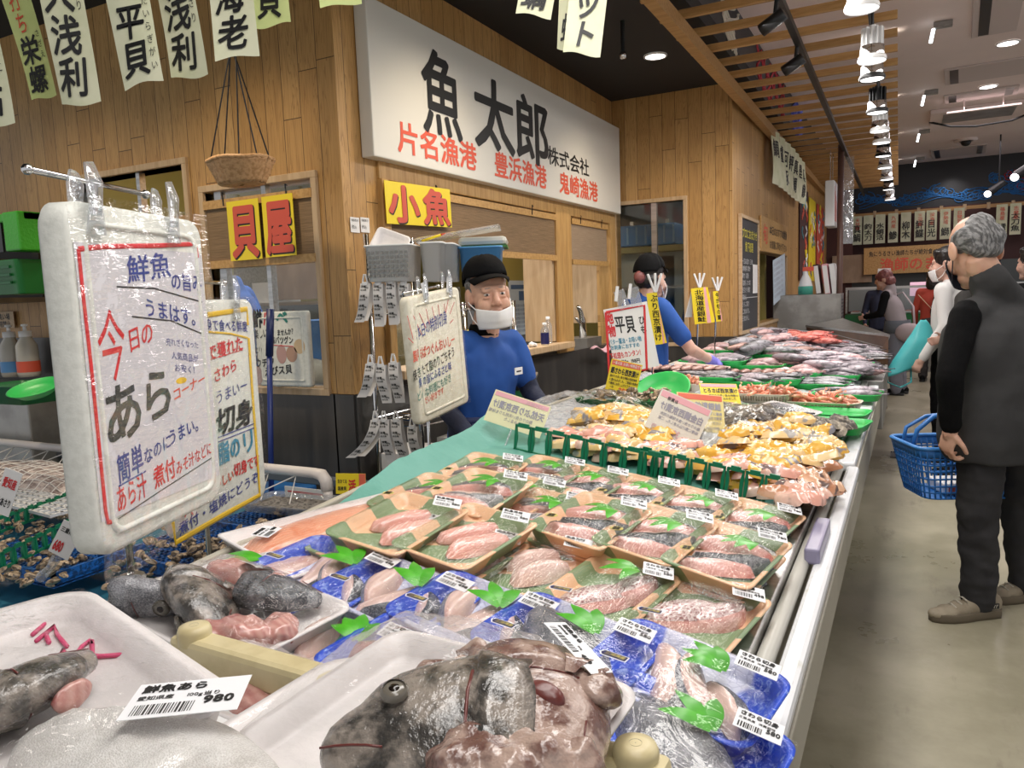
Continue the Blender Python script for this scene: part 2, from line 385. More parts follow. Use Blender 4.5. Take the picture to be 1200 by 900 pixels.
def flesh(name, a, b, dark=None, sc=26):
    t = NT(name); c = t.coord(); w = t.n('TexWave', {'Scale': sc, 'Distortion': 6.0, 'Detail': 2.0, 'Detail Scale': .6}, bands_direction='Y'); t.set(w.inputs['Vector'], c)
    base = t.mix(t.math('MULTIPLY', w.outputs[1], .7), a, b)
    base = t.mix(t.math('MULTIPLY', t.step(t.noise(c, 22, 4, .6, .8), .5, .72), .75), base, dark or tuple(q*.55 for q in a))
    t.bsdf(base, .22, 0, .5, (w.outputs[1], .12, .003), Subsurface_Weight=.0, Coat_Weight=.3, Coat_Roughness=.1); return t.mat
def scales(name, dark, lite, sc=160, lo=.3, hi=.7, k=.35):
    t = NT(name); c = t.coord(); v = t.n('TexVoronoi', {'Scale': sc}); t.set(v.inputs['Vector'], t.coord('Object', (1, 1.5, 1)))
    f = t.math('ADD', t.math('MULTIPLY', t.noise(c, 24, 4, .6), 1-k), t.math('MULTIPLY', v.outputs[0], k))
    base = t.mix(t.step(f, lo, hi), dark, lite); t.bsdf(base, .25, .15, .6, (v.outputs[0], .3, .002)); return t.mat
PINKFLESH = flesh('pink_fish_flesh', (.66, .34, .30), (.76, .47, .42), (.52, .15, .14))
PALEFLESH = flesh('pale_fish_flesh', (.68, .48, .42), (.78, .60, .54), (.58, .32, .28))
LOIN = flesh('rosy_loin_flesh', (.72, .36, .30), (.80, .48, .42), (.55, .20, .18), 40)
REDMEAT = flesh('dark_red_flesh', (.30, .05, .04), (.38, .08, .06), (.16, .02, .02))
SALMON = flesh('salmon_flesh', (.80, .36, .22), (.84, .46, .32), (.74, .26, .14), 34)
BLOODY = flesh('bloody_flesh', (.50, .24, .21), (.62, .38, .33), (.30, .05, .05))
DARKSKIN = scales('dark_fish_skin', (.016, .019, .024), (.26, .27, .29), 420, .36, .72)
GREYSKIN = scales('grey_fish_skin', (.07, .075, .085), (.36, .36, .38), 400)
TAISKIN = scales('pink_silver_skin', (.34, .16, .16), (.68, .58, .56), 150, .32, .6, .55)
HEADSKIN = M('fish_head_skin', (.045, .042, .038), .24, spec=.6, nz=(38, (.27, .235, .20), .38, .62), bump=(90, .5, .008), coat=.5)
HEADFLESH = M('head_flesh', (.40, .29, .24), .25, nz=(34, (.15, .075, .06), .42, .60), bump=(70, .4), coat=.4)
GILLRED = M('gill_red', (.13, .03, .025), .3)
SILVERSKIN = scales('silver_belly_skin', (.50, .48, .45), (.76, .75, .73), 520, .2, .7)
def wholefish(name, back, belly, spk=.5):
    t = NT(name); c = t.coord(); sx = t.n('SeparateXYZ'); t.set(sx.inputs[0], c)
    n = t.noise(c, 30, 4, .65); z = t.math('ADD', sx.outputs[1], t.math('MULTIPLY_ADD', n, .04*spk, -.02*spk))
    base = t.mix(t.step(z, -.012, .022), belly, back); base = t.mix(t.math('MULTIPLY', t.step(n, .55, .75), .6), base, tuple(min(1, q*2.0+.06) for q in belly))
    base = t.mix(t.math('MULTIPLY', t.step(t.noise(c, 17, 3, .6, .6), .46, .60), .62), base, tuple(v*.45 for v in back))
    q = t.n('HueSaturation'); t.set(q.inputs['Color'], base); t.set(q.inputs['Value'], t.math('MULTIPLY_ADD', t.n('ObjectInfo').outputs['Random'], .7, .65))
    t.bsdf(q.outputs[0], .32, .0, .5, (n, .3, .004)); return t.mat
FSILVER = wholefish('silver_whole_fish', (.10, .095, .115), (.38, .33, .37))
FDARK = wholefish('dark_whole_fish', (.022, .026, .032), (.28, .27, .29))
FPINK = wholefish('pink_whole_fish', (.55, .24, .26), (.60, .40, .40))
FRED = wholefish('red_whole_fish', (.66, .06, .05), (.80, .26, .22))
FBROWN = wholefish('brown_whole_fish', (.22, .09, .07), (.46, .28, .24))
SHRIMP = wholefish('orange_shrimp', (.66, .14, .07), (.80, .36, .24))
SQUID = wholefish('pink_squid', (.52, .24, .26), (.64, .46, .48))
def marin(name, a, b, sk):
    t = NT(name); c = t.coord(); r = t.n('ObjectInfo').outputs['Random']; off = t.n('VectorMath', operation='ADD'); t.set(off.inputs[0], c)
    cb = t.n('CombineXYZ'); t.set(cb.inputs[0], t.math('MULTIPLY', r, 9.0)); t.set(off.inputs[1], cb)
    base = t.mix(t.step(t.noise(off, 9, 4), .40, .62), a, b); base = t.mix(t.step(t.noise(off, 11, 3, .5, .7), .57, .63), base, sk)
    t.bsdf(base, .22, 0, .5, (t.noise(off, 20, 3), .3, .006), Coat_Weight=.5, Coat_Roughness=.1); return t.mat
MISO = marin('miso_yellow_fillet', (.74, .40, .05), (.80, .52, .13), (.26, .25, .27))
MISOPALE = marin('pale_miso_fillet', (.78, .52, .22), (.82, .62, .34), (.40, .38, .36))
MISOPINK = marin('pink_fillet_in_bag', (.72, .36, .28), (.80, .56, .46), (.20, .14, .14))
MISOBROWN = marin('browned_collar', (.52, .23, .12), (.68, .42, .27), (.12, .08, .07))
LEAF = M('green_leaf', (.07, .42, .015), .35, nz=(30, (.05, .33, .012)))
LABELW = M('label_white', (.80, .81, .83), .35)
STICKN = M('navy_sticker', (.018, .018, .10), .3)
GOLD = M('gold_sticker', (.62, .52, .16), .35)
SKIN = M('skin', (.64, .38, .27), .5, nz=(14, (.57, .30, .21), .4, .7), bump=(90, .08, .002), sss=.08)
SKINF = M('fair_skin', (.58, .36, .28), .5, nz=(14, (.52, .29, .22), .4, .7))
BLUESHIRT = M('blue_shirt', (.012, .075, .32), .8, nz=(5, (.010, .062, .27)), bump=(350, .15, .001))
NAVY = M('navy_cloth', (.008, .012, .035), .75, nz=(6, (.012, .018, .048)), bump=(60, .2))
NAVYAPRON = M('navy_apron', (.010, .018, .07), .7, nz=(6, (.014, .024, .09)), bump=(30, .2))
BLACKC = M('black_cloth', (.005, .005, .0055), .85, spec=.12, bump=(60, .2))
CHARC = M('charcoal_fleece', (.060, .060, .061), .95, spec=.1, nz=(7, (.050, .050, .051)), bump=(300, .2, .002))
TROUS = M('dark_grey_trousers', (.042, .041, .043), .9, spec=.15, nz=(5, (.032, .031, .033)), bump=(120, .2, .002))
SHOE = M('beige_suede', (.26, .215, .15), .7, nz=(16, (.33, .28, .20), .4, .6), bump=(90, .2, .002))
SOLE = M('rubber_sole', (.13, .105, .07), .8)
LACE = M('shoe_lace', (.50, .46, .38), .8)
MASKW = M('white_mask', (.80, .80, .80), .7, bump=(60, .1))
MASKB = M('navy_mask', (.010, .014, .026), .6)
HAIRG = M('grey_hair', (.07, .07, .07), .55, nz=(3, (.26, .26, .26), .4, .62), st=(40, 6, 14), bump=(8, .5, .006))
HAIRB = M('black_hair', (.012, .009, .008), .4, bump=(30, .3))
HAIRR = M('reddish_hair', (.16, .045, .045), .5, nz=(20, (.24, .08, .07)), bump=(30, .3))
EYEW = M('eye_white', (.62, .58, .55), .2)
EYED = M('eye_dark', (.012, .008, .006), .1)
LAVENDER = M('lavender_glove', (.20, .18, .62), .45)
LIP = M('lip', (.42, .17, .14), .5)
LAMPON = M('lamp_glow', (.9, .9, .9), .4, emit=(1, .98, .97), es=3.6)
LAMPSOFT = M('downlight_glow', (.9, .9, .9), .4, emit=(1, .97, .92), es=6.0)
LAMPTUBE = M('tube_glow', (.9, .9, .9), .4, emit=(.92, .98, 1), es=5.0)
# ------------------------------------------------------------------ the room
def struct(name, mb, mats, **k): return mb.build(name, mats, kind='structure', **k)
XS, YL, YF, XR = -2.484, 3.0, 6.884, -1.39            # sign wall, left wall, far wall, wall beyond the far corner
HC, HW = 3.18, 3.6
m = MB(); m.bx((-7, -3, -.1), (6, 18, 0)); struct('floor', m, FLOOR)
m = MB(); m.bx((-7, -3, HC), (-1.25, 16.4, HC+.1)); struct('ceiling', m, BLACKCEIL)
m = MB(); m.bx((-1.25, -3, HW), (6, 16.4, HW+.1)); struct('ceiling_aisle', m, WHITECEIL)
m = MB(); m.bx((-1.33, -3, HC+.1), (-1.25, 16.4, HW+.1)); struct('trim_1', m, BULK)
def wall_holes(mb, ax, w0, w1, a0, a1, z0, z1, holes, m=0):
    """wall slab between w0,w1 on the other axis, along a0..a1, with rectangular openings"""
    def b(p, q, r, s):
        if q-p < 1e-4 or s-r < 1e-4: return
        if ax == 0: mb.bx((p, w0, r), (q, w1, s), m)
        else: mb.bx((w0, p, r), (w1, q, s), m)
    cur = a0
    for h0, h1, g0, g1 in sorted(holes):
        b(cur, h0, z0, z1); b(h0, h1, z0, min(g0, z1) if g0 > z0 else z0); b(h0, h1, max(g1, z0), z1); cur = h1
    b(cur, a1, z0, z1)
W1 = (-3.44, -2.67, .985, 2.05); W2 = (-4.58, -3.59, 1.06, 2.22)
m = MB(); wall_holes(m, 0, YL, YL+.12, -7, XS-.12, .96, HC, [W1, W2]); m.bx((XS-.12, YL, .96), (XS-.001, YL+.12, HC)); struct('wall_left', m, WOODX); m = MB(); m.bx((XS-.001, YL+.0005, .96), (XS, YL+.12, HC)); struct('wall_sign_corner', m, WOODY)
m = MB(); m.bx((-4.3, YL-.012, 0), (XS-.12, YL+.12, .958)); m.bx((XS-.13, YL-.012, 0), (XS-.001, YL, .958)); m.bx((-7, YL-.012, 0), (-4.3, YL+.12, 1.27)); struct('wall_left_panel', m, DARKPANEL)
WA = (3.34, 5.50, 1.05, 2.06); WB = (5.80, 6.72, .90, 2.05)
m = MB(); wall_holes(m, 1, XS-.12, XS, YL+.12, YF, .96, HC, [(3.34, 5.50, .96, 2.06), (5.80, 6.72, .96, 2.05)]); struct('wall_sign', m, WOODY)
m = MB(); m.bx((XS-.12, YL, 0), (XS+.012, YF, .958)); m.bx((XS-.11, 3.34, .958), (XS-.0, 5.5, 1.03)); struct('wall_sign_panel', m, DARKPANEL)
W3 = (-2.46, -1.82, .95, 2.23)
m = MB(); wall_holes(m, 0, YF, YF+.12, XS, XR-.001, 1.0, HC, [W3]); struct('wall_far', m, WOODX)
m = MB(); m.bx((XS, YF-.012, 0), (XR+.014, YF+.12, .998)); struct('wall_far_panel', m, DARKPANEL)
W4 = (8.15, 10.1, 1.05, 1.80)
m = MB(); wall_holes(m, 1, XR-.12, XR, YF+.12, 15.3, .9, HC, [W4]); m.bx((XR-.001, YF+.0005, .998), (XR, YF+.12, HC)); struct('wall_right', m, WOODY)
m = MB(); m.bx((XR-.12, YF+.12, 0), (XR+.012, 15.3, .898)); struct('wall_right_panel', m, DARKPANEL)
# kitchen behind the hatches
m = MB(); m.bx((-6.2, 3.12, 1.45), (-6.1, 9.4, HC)); m.bx((-3.42, 5.7, 1.42), (-3.34, 6.88, HC)); m.bx((-6.1, 9.3, 0), (-1.51, 9.4, HC)); struct('wall_kitchen', m, OLIVE)
m = MB(); m.bx((-6.2, 3.12, 0), (-6.1, 9.4, 1.45)); m.bx((-3.42, 5.7, 0), (-3.34, 6.88, 1.42)); m.bx((-3.35, 8.7, 0), (-1.5, 8.76, HC)); struct('wall_kitchen_lower', m, GREYP)
m = MB(); m.bx((-2.74, 5.46, 1.06), (XS-.004, 5.499, 2.05)); struct('trim_2', m, PALEWOOD)
m = MB(); m.bx((-2.95, 6.74, 1.15), (XS-.10, 6.80, HC)); struct('trim_3', m, PALEWOOD)
light('kitchen_light', 'AREA', (-3.7, 4.3, 3.1), 70, NEUT, size=.3, sizey=1.5)
light('kitchen_light', 'AREA', (-2.2, 7.8, 3.0), 30, (.88, .96, 1), size=.3, sizey=1.3)
light('kitchen_light', 'AREA', (-2.9, 5.3, 3.0), 22, NEUT, size=.3, sizey=1.0)  # added without a lamp, brightens the olive wall behind the hatch
light('mural_spot', 'SPOT', (.62, 15.75, 3.5), 30, NEUT, aim=(.62, 16.1, 2.6), size=.05, spot=1.5, blend=.9)
# window frames
def frame(name, ax, w0, w1, h, t, mat, label=None, mull=(), glass=None, sill=0):
    a0, a1, z0, z1 = h; mb = MB()
    def b(p, q, r, s, e=0):
        if ax == 0: mb.bx((p, w0-e, r), (q, w1, s))
        else: mb.bx((w0, p, r), (w1+e, q, s))
    b(a0-t, a1+t, z1, z1+t); b(a0-t, a0, z0, z1); b(a1, a1+t, z0, z1); b(a0-t, a1+t, z0-t, z0, sill)
    f = struct(name, mb, mat, bevel=.003)
    for i, (q, wd) in enumerate(mull):
        mb = MB()
        if ax == 0: mb.bx((q-wd/2, w0+.03, z0), (q+wd/2, w0+.07, z1))
        else: mb.bx((w1-.07, q-wd/2, z0), (w1-.03, q+wd/2, z1))
        mb.build('mullion', STEEL, f)
    if glass:
        mb = MB()
        if ax == 0: mb.bx((glass[0], w0+.04, z0), (glass[1], w0+.046, z1))
        else: mb.bx((w1-.05, glass[0], z0), (w1-.044, glass[1], z1))
        mb.build('pane', GLASS, f)
    return f
frame('window_1', 0, YL-.02, YL+.12, W1, .035, PALEWOOD, mull=((-3.36, .05), (-3.02, .03)), glass=(-3.44, -2.67))
frame('window_2', 0, YL-.02, YL+.12, W2, .035, PALEWOOD, mull=((-4.0, .03),))
frame('window_3', 0, YF-.02, YF+.12, W3, .035, PALEWOOD, mull=((-2.1, .05),), glass=(-2.46, -1.82))
frame('window_4', 1, XR-.12, XR+.015, W4, .03, PALEWOOD)
m = MB(); m.bx((XS-.10, 3.28, .99), (XS+.035, 3.34, 2.06)); m.bx((XS-.10, 5.50, .96), (XS+.025, 5.80, 2.1)); m.bx((XS-.10, 6.72, .96), (XS+.025, 6.86, 2.12)); m.bx((XS-.10, 3.28, 2.06), (XS+.02, 6.86, 2.16)); struct('window_5', m, HONEY, bevel=.004)
m = MB(); m.bx((XS-.12, 3.3, 1.0), (XS+.10, 5.64, 1.05)); struct('trim_4', m, PALEWOOD, bevel=.006)
m = MB(); m.bx((-4.7, YL+.03, 1.06), (-3.5, YL+.05, 1.95)); struct('trim_5', m, HONEY)
# far end: mural wall, maroon fascia
m = MB(); m.bx((-3, 16.2, 2.78), (6, 16.3, HW)); struct('wall_far_mural', m, BULK)
m = MB(); m.bx((-3, 16.2, 0), (6, 16.3, 2.78)); struct('wall_far_lower', m, MAROON)
m = MB(); m.bx((-1.39, 15.28, 0), (-.95, 15.36, HC)); m.bx((-1.45, 15.3, 2.0), (-.95, 15.36, 2.9)); struct('trim_6', m, MAROON)
WAVEB = M('wave_blue_paint', (.03, .16, .42), .6); WAVER = M('wave_red_paint', (.42, .03, .05), .6); WAVEW = M('wave_white_paint', (.7, .66, .56), .6)
def mural():
    r = random.Random(3); mb = MB()
    def spiral(cx, cz, R, turns, dirn, m):
        pts = []
        for i in range(26):
            a = dirn*i/25*turns*2*PI+PI*.5; q = R*(1-.72*i/25); pts.append((cx+q*math.cos(a), 16.19, cz+q*math.sin(a)*.8))
        mb.tube(pts, .008, 4, m)
    for i in range(46):
        x = -.9+i*.075; z = 2.90+.13*math.sin(x*2.6+.6)**2+r.uniform(-.05, .06); spiral(x, z, r.uniform(.06, .15), 1.2, r.choice((1, -1)), 0)
    for k in range(5):
        mb.tube([(-.9+i*.1, 16.19, 2.84+.03*k+.10*math.sin(i*.34+k*.3)**2) for i in range(38)], .008, 4, 0)
    for i in range(12): spiral(1.25+r.uniform(0, .5), 3.1+r.uniform(-.2, .15), r.uniform(.06, .12), 1.3, 1, 0)
    for i in range(16): spiral(1.45+r.uniform(0, 1.0), 3.25+r.uniform(-.22, .18), r.uniform(.07, .16), 1.1, -1, 1)
    return mb
mural().build('wall_wave_mural', [WAVEB, WAVER], kind='structure')
mb = MB()
for k in range(4): mb.tube([(-1.243, 6.0+.05*k+.25*math.sin(i*.5+k), 3.24+i*.032) for i in range(11)], .012, 5, 0)
for j in range(9):
    y = 7.3+j*.19; mb.tube([(-1.243, y+.08*math.sin(i*1.1+j), 3.22+i*.034) for i in range(11)], .011, 5, 1)
for j in range(6):
    y = 9.6+j*.12; mb.tube([(-1.243, y+.12*math.sin(i*.8+j), 3.22+i*.034) for i in range(11)], .03, 5, 2)
mb.build('wall_bulkhead_painting', [WAVEW, WAVER, M('wave_violet_paint', (.09, .12, .55), .6)], kind='structure')
# floor drain
m = MB(); gy = 6.93
m.bx((-.12, gy-.12, .001), (1.9, gy-.10, .008)); m.bx((-.12, gy+.10, .001), (1.9, gy+.12, .008)); m.bx((-.12, gy-.1, .0005), (1.9, gy+.1, .002), 1)
for i in range(66): m.bx((-.11+i*.03, gy-.1, .002), (-.098+i*.03, gy+.1, .007))
m.build('floor_drain', [BLACKM, BLACKP], label='dark metal drain grating set across the aisle floor', cat='drain')
# ------------------------------------------------------------------ pergola over the aisle
pg = thing('slatted_canopy', 'long wooden slatted canopy hung above the counter edge', 'canopy', (0, 0, 0))
m = MB()
for a, b in (((-1.27, 3.0), (-1.36, 15.3)),):
    m.loft([[(a[0]-.05, a[1], 2.99), (a[0]+.02, a[1], 2.99), (a[0]+.02, a[1], 3.08), (a[0]-.05, a[1], 3.08)], [(b[0]-.05, b[1], 2.99), (b[0]+.02, b[1], 2.99), (b[0]+.02, b[1], 3.08), (b[0]-.05, b[1], 3.08)]])
m.build('beam', SLATW, pg)
yk = 3.3
while yk < 15.2:
    MB().bx((-1.42, yk, 3.085), (-.10-.012*(yk-5), yk+.032, 3.135)).build('slat', SLATW, pg); yk += .385
t = thing('lighting_track', 'black lighting track running under the wooden slats', 'lighting track')
MB().loft([[(-.68, 3.6, 2.97), (-.64, 3.6, 2.97), (-.64, 3.6, 3.01), (-.68, 3.6, 3.01)], [(-.78, 15, 2.97), (-.74, 15, 2.97), (-.74, 15, 3.01), (-.78, 15, 3.01)]]).build('rail', BLACKM, t)
for px, py, l in ((908, 26, 'upper'), (932, 76, 'lower')):
    p = onz(px, py, 2.86); q = thing('track_spotlight', 'black cylinder spotlight on the track, the %s of two' % l, 'spotlight', p, 0, 'spotlights on the track')
    MB().tube([(-.075, .02, -.025), (.05, -.01, .035)], .036, 16).build('lamp_body', BLACKM, q, True)
    MB().tube([(0, 0, .03), (.01, 0, .12)], .012, 8).build('bracket', BLACKM, q)
# ------------------------------------------------------------------ flood lamps hanging in a row
lamp = None
for i, (px, py, wht) in enumerate(((1010, 4, 1), (1022, 66, 1), (1022, 88, 0), (1028, 128, 0), (1031, 150, 1), (1033, 164, 1), (1035, 180, 0), (1037, 194, 1), (1039, 208, 1), (1041, 220, 0), (1043, 232, 1))):
    p = onz(px, py, 2.72)
    nm = ['nearest, cut by the top edge', 'second from the top, white ribbed body', 'third from the top, black body', 'fourth from the top, black cone', 'fifth from the top, white', 'sixth from the top, white', 'seventh, black, halfway along', 'eighth, white, in the far half', 'ninth, white, in the far half', 'tenth, black, last but one', 'last and farthest, lit brightly'][i]
    q = thing('hanging_flood_lamp', 'glowing flood lamp above the aisle: '+nm, 'lamp', p, 0, 'flood lamps in a row')
    bm = WHITEP if wht else BLACKM
    MB().lathe([(.075, -.03), (.078, -.015), (.072, .0), (.05, .012)], 20).build('rim', bm, q, True)
    MB().lathe([(0.001, -.026), (.068, -.026)], 20).build('lens', LAMPON, q)
    MB().lathe([(.066, .0), (.064, .055), (.03, .06)], 20).build('reflector', CHROME, q, True)
    f = MB()
    for k in range(12): f.box((.045*math.cos(k*PI/6), .045*math.sin(k*PI/6), .10), (.03, .006, .11), Matrix.Rotation(k*PI/6, 3, 'Z'))
    f.lathe([(.02, .05), (.02, .17)], 8); f.build('heat_sink', bm, q)
    MB().tube([(0, 0, .16), (0, 0, .33)], .008, 6).build('stem', BLACKM, q)
MB().loft([[(x-.012, y, 3.03), (x+.012, y, 3.03), (x+.012, y, 3.06), (x-.012, y, 3.06)] for x, y in ((-.236, 3.9), (-.338, 15))]).build('lamp_rail', BLACKM, label='thin black rail carrying the row of flood lamps', cat='rail')
for y, e in ((4.3, 26), (5.2, 26), (6.6, 26), (9.0, 26), (11.6, 24)):
    light('flood_beam', 'SPOT', (-.26, y, 2.66), e, (1, .97, .96), aim=(-.75, y+.25, .8), size=.06, spot=1.9, blend=.8)
# ------------------------------------------------------------------ ceiling fittings
def downlight(px, py, z, lab, r=.085):
    p = onz(px, py, z); q = thing('ceiling_downlight', lab, 'ceiling light', (p.x, p.y, z), 0, 'round ceiling downlights')
    MB().lathe([(r*1.18, -.001), (r*1.15, -.012), (r, -.012)], 22).build('trim_ring', WHITEP, q, True)
    MB().lathe([(.001, -.008), (r, -.008)], 22).build('diffuser', LAMPSOFT, q)
downlight(768, 65, HC, 'round downlight in the black ceiling', .075)
for px, py, l in ((1181, 50, 'nearest'), (1158, 101, 'second nearest'), (1141, 138, 'third nearest, by the big air unit'), (1121, 188, 'farthest, beside the mural wall')):
    downlight(px, py, HW, 'round downlight in the white ceiling, the '+l, .085)
p = onz(730, 62, 2.98); q = thing('ceiling_nozzle', 'small black nozzle hanging from the black ceiling', 'nozzle', p)
MB().tube([(0, 0, 0), (0, 0, HC-p.z)], .014, 8).build('pipe', BLACKM, q); MB().lathe([(.005, -.04), (.02, -.035), (.022, 0), (.012, .01)], 12).build('tip', CHROME, q, True)
def airunit(px, py, w, d, lab, slots=2):
    p = onz(px, py, HW); q = thing('air_vent', lab, 'air vent', (p.x, p.y, HW), -.05, 'ceiling vents')
    m = MB(); m.bx((-w/2, -d/2, -.018), (w/2, d/2, 0)); m.build('panel', M('vent_white', (.58, .50, .48), .6) if 'vent_white' not in bpy.data.materials else bpy.data.materials['vent_white'], q, bevel=.004)
    for k in range(slots):
        sx = (-1 if k == 0 else 1)*(w/2-.09)
        MB().bx((sx-.04, -d/2+.04, -.021), (sx+.04, d/2-.04, -.0185)).build('slot', BLACKP if slots == 1 or k == 0 else DULLSTEEL, q)
airunit(1168, 12, .34, 1.3, 'long slotted air vent in the top right ceiling', 1)
airunit(1165, 81, .9, .7, 'plain square vent beside the second downlight')
airunit(1149, 110, .75, .45, 'thin rectangular vent panel in front of the big air unit')
airunit(1123, 177, .8, 1.0, 'square vent with dark slots near the mural wall')
p = onz(1146, 130, HW); q = thing('ceiling_air_unit', 'large ceiling cassette air unit with a baffle and hose', 'air conditioner', (p.x, p.y, HW))
MB().bx((-.55, -.45, -.05), (.55, .45, 0)).build('cassette', WHITECEIL, q, bevel=.01); MB().bx((-.4, -.3, -.054), (.4, .3, -.05)).build('grille', DULLSTEEL, q)
MB().bx((-.38, -.95, -.16), (.38, -.88, -.14)).build('baffle', WHITECEIL, q); MB().tube([(-.2, -.9, -.14), (-.2, -.9, 0)], .006, 5).tube([(.2, -.9, -.14), (.2, -.9, 0)], .006, 5).build('rod', WHITECEIL, q)
MB().tube([(-.55, .1, -.05), (-.3, .2, -.12), (0, .3, -.14), (.4, .3, -.12), (.7, .1, -.05)], .014, 6).build('hose', BLACKM, q)
for px, py in ((1094, 34), (1083, 112), (1077, 157), (1073, 188)):
    p = onz(px, py, HW-.05); q = thing('ceiling_spotlight', 'slim bright ceiling spotlight at %s of its row' % {34: 'the near end', 112: 'the second place', 157: 'the third place', 188: 'the far end'}[py], 'spotlight', p, 0, 'slim ceiling spotlights')
    MB().bx((0, -.03, 0), (.14, .03, .045)).build('mount', DULLSTEEL, q); MB().tube([(0, 0, 0), (-.02, 0, -.11)], .014, 8).build('lamp_tube', LAMPTUBE, q)
    light('ceiling_spot_glow', 'SPOT', (p.x-.02, p.y, HW-.12), 26, (1, .90, .78), aim=(p.x-1.3, p.y+.1, HW+.02), size=.03, spot=1.0, blend=.9)
p = onz(1132, 163, HW); q = thing('dome_camera', 'small dark dome camera on the white ceiling', 'camera', (p.x, p.y, HW))
MB().lathe([(.16, 0), (.16, -.03), (.1, -.035)], 18).build('plate', WHITECEIL, q, True); MB().ell((0, 0, -.05), (.07, .07, .06), 14).build('dome', BLACKP, q, True)
for px, py in ((1160, 225), (1192, 205)):
    p = onz(px, py, 2.75); q = thing('hanging_spot_cluster', 'lit black spotlight hanging near the mural, the %s one' % ('lower' if px < 1170 else 'upper'), 'spotlight', p, 0, 'spotlights by the mural')
    MB().cap((0, 0, 0), (.16, .05, .12), .06, .05, 14).build('lamp_body', BLACKM, q, True); MB().ell((-.03, -.03, -.03), (.05, .05, .05), 12).build('lens', LAMPON, q, True); MB().tube([(.12, .05, .1), (.12, .05, HW-p.z)], .012, 6).build('rod', BLACKM, q)
# ------------------------------------------------------------------ wooden rail with the far banner row
rz = 2.70; q = thing('banner_rail', 'wooden rail across the far maroon wall carrying paper strips', 'rail', (0, 15.9, rz))
MB().bx((-1.3, -.02, -.03), (4, .02, .03)).build('bar', SLATW, q)
for i in range(14): MB().bx((-1.0+i*.36, -.035, -.05), (-.95+i*.36, .06, .06)).build('block', PALEWOOD, q)
# ------------------------------------------------------------------ signs on the walls
def lettering(parent, parts, mats):
    """parts: list of (mb, material); each colour of ink is one part"""
    for mb, mt in zip(parts, mats):
        if mb.v: mb.build('lettering', mt, parent)
SIGNF = M('sign_face', (.70, .68, .62), .4)
y0, y1, z0, z1 = 3.16, 6.85, 2.15, 2.925
q = thing('shop_signboard', 'long white shop signboard with black and red brush lettering', 'sign', (0, 0, 0)); basis(q, (XS+.085, y0, z0), (0, 1, 0))
Ls, Hs = y1-y0, z1-z0
MB().bx((0, 0, -.08), (Ls, Hs, 0)).build('board', SIGNF, q, bevel=.006)
def S_(px, py):                                          # pixel -> board coordinates
    p = onx(px, py, XS+.088); return p.y-y0, p.z-z0
mb = MB(); mr = MB()
for ch, px, pa, pb, w in (('魚', 498, 56, 151, 36), ('太', 558, 86, 168, 37), ('郎', 605, 108, 184, 31)):
    x0, za = S_(px, pb); _, zb = S_(px, pa); x1, _ = S_(px+w+10, pb)
    h = (zb-za)/.90; mb.text(ch, (x0-.02, za+.07*h, .002), h=h, w=(x1-x0)*1.02, b=.024)
x0, za = S_(642, 191); x1, zb = S_(690, 172); _, zt = S_(642, 160)
mb.text('株式会社', (x0, .255, .002), h=.145, w=(x1-x0)/4, b=.014)
for s, pa, pb, pt, pbm in (('片名漁港', 467, 559, 143, 189), ('豊浜漁港', 580, 641, 181, 217), ('鬼崎漁港', 656, 701, 206, 236)):
    x0, za = S_(pa, pbm); x1, _ = S_(pb, pbm); _, zt = S_(pa, pt)
    mr.text(s, (x0, .068, .002), h=.172, w=(x1-x0)/4, b=.022)
lettering(q, (mb, mr), (INK, REDO))
# bright yellow 貝 屋 cards and 小魚 card
def kcard(name, lab, loc, u, v, w, h, s, grp, cw=None):
    q = thing(name, lab, 'sign', group=grp); basis(q, loc, u, v)
    MB().bx((0, -h, -.003), (w, 0, .0)).build('card', YELLOWC, q)
    cw = cw or w; sh = MB(); rd = MB(); n = len(s)
    for i, ch in enumerate(s):
        sh.text(ch, (i*w/n+w/n*.06+.006, -h+h*.14-.006, .001), h=h*.93, w=w/n*.90, b=.05); rd.text(ch, (i*w/n+w/n*.06, -h+h*.14, .002), h=h*.93, w=w/n*.90, b=.042)
    sh.build('lettering_shadow', INK, q); rd.build('lettering', SIGNRED, q)
a, b = ony(265, 237, 2.955), ony(302, 232, 2.955); c = ony(272, 306, 2.955)
kcard('shop_card', 'yellow card with a red 貝 character in the left hatch', a, b-a, a-c, (b-a).length, (a-c).length, '貝', 'yellow cards naming the shops')
a, b = ony(306, 231, 2.955), ony(342, 226, 2.955); c = ony(311, 302, 2.955)
kcard('shop_card', 'yellow card with a red 屋 character in the left hatch', a, b-a, a-c, (b-a).length, (a-c).length, '屋', 'yellow cards naming the shops')
a, b = onx(450, 211, XS+.06), onx(527, 222, XS+.06); c = onx(455, 262, XS+.06)
kcard('shop_card', 'wide yellow card reading 小魚 hung below the signboard', a, b-a, a-c, (b-a).length, (a-c).length, '小魚', 'yellow cards naming the shops')
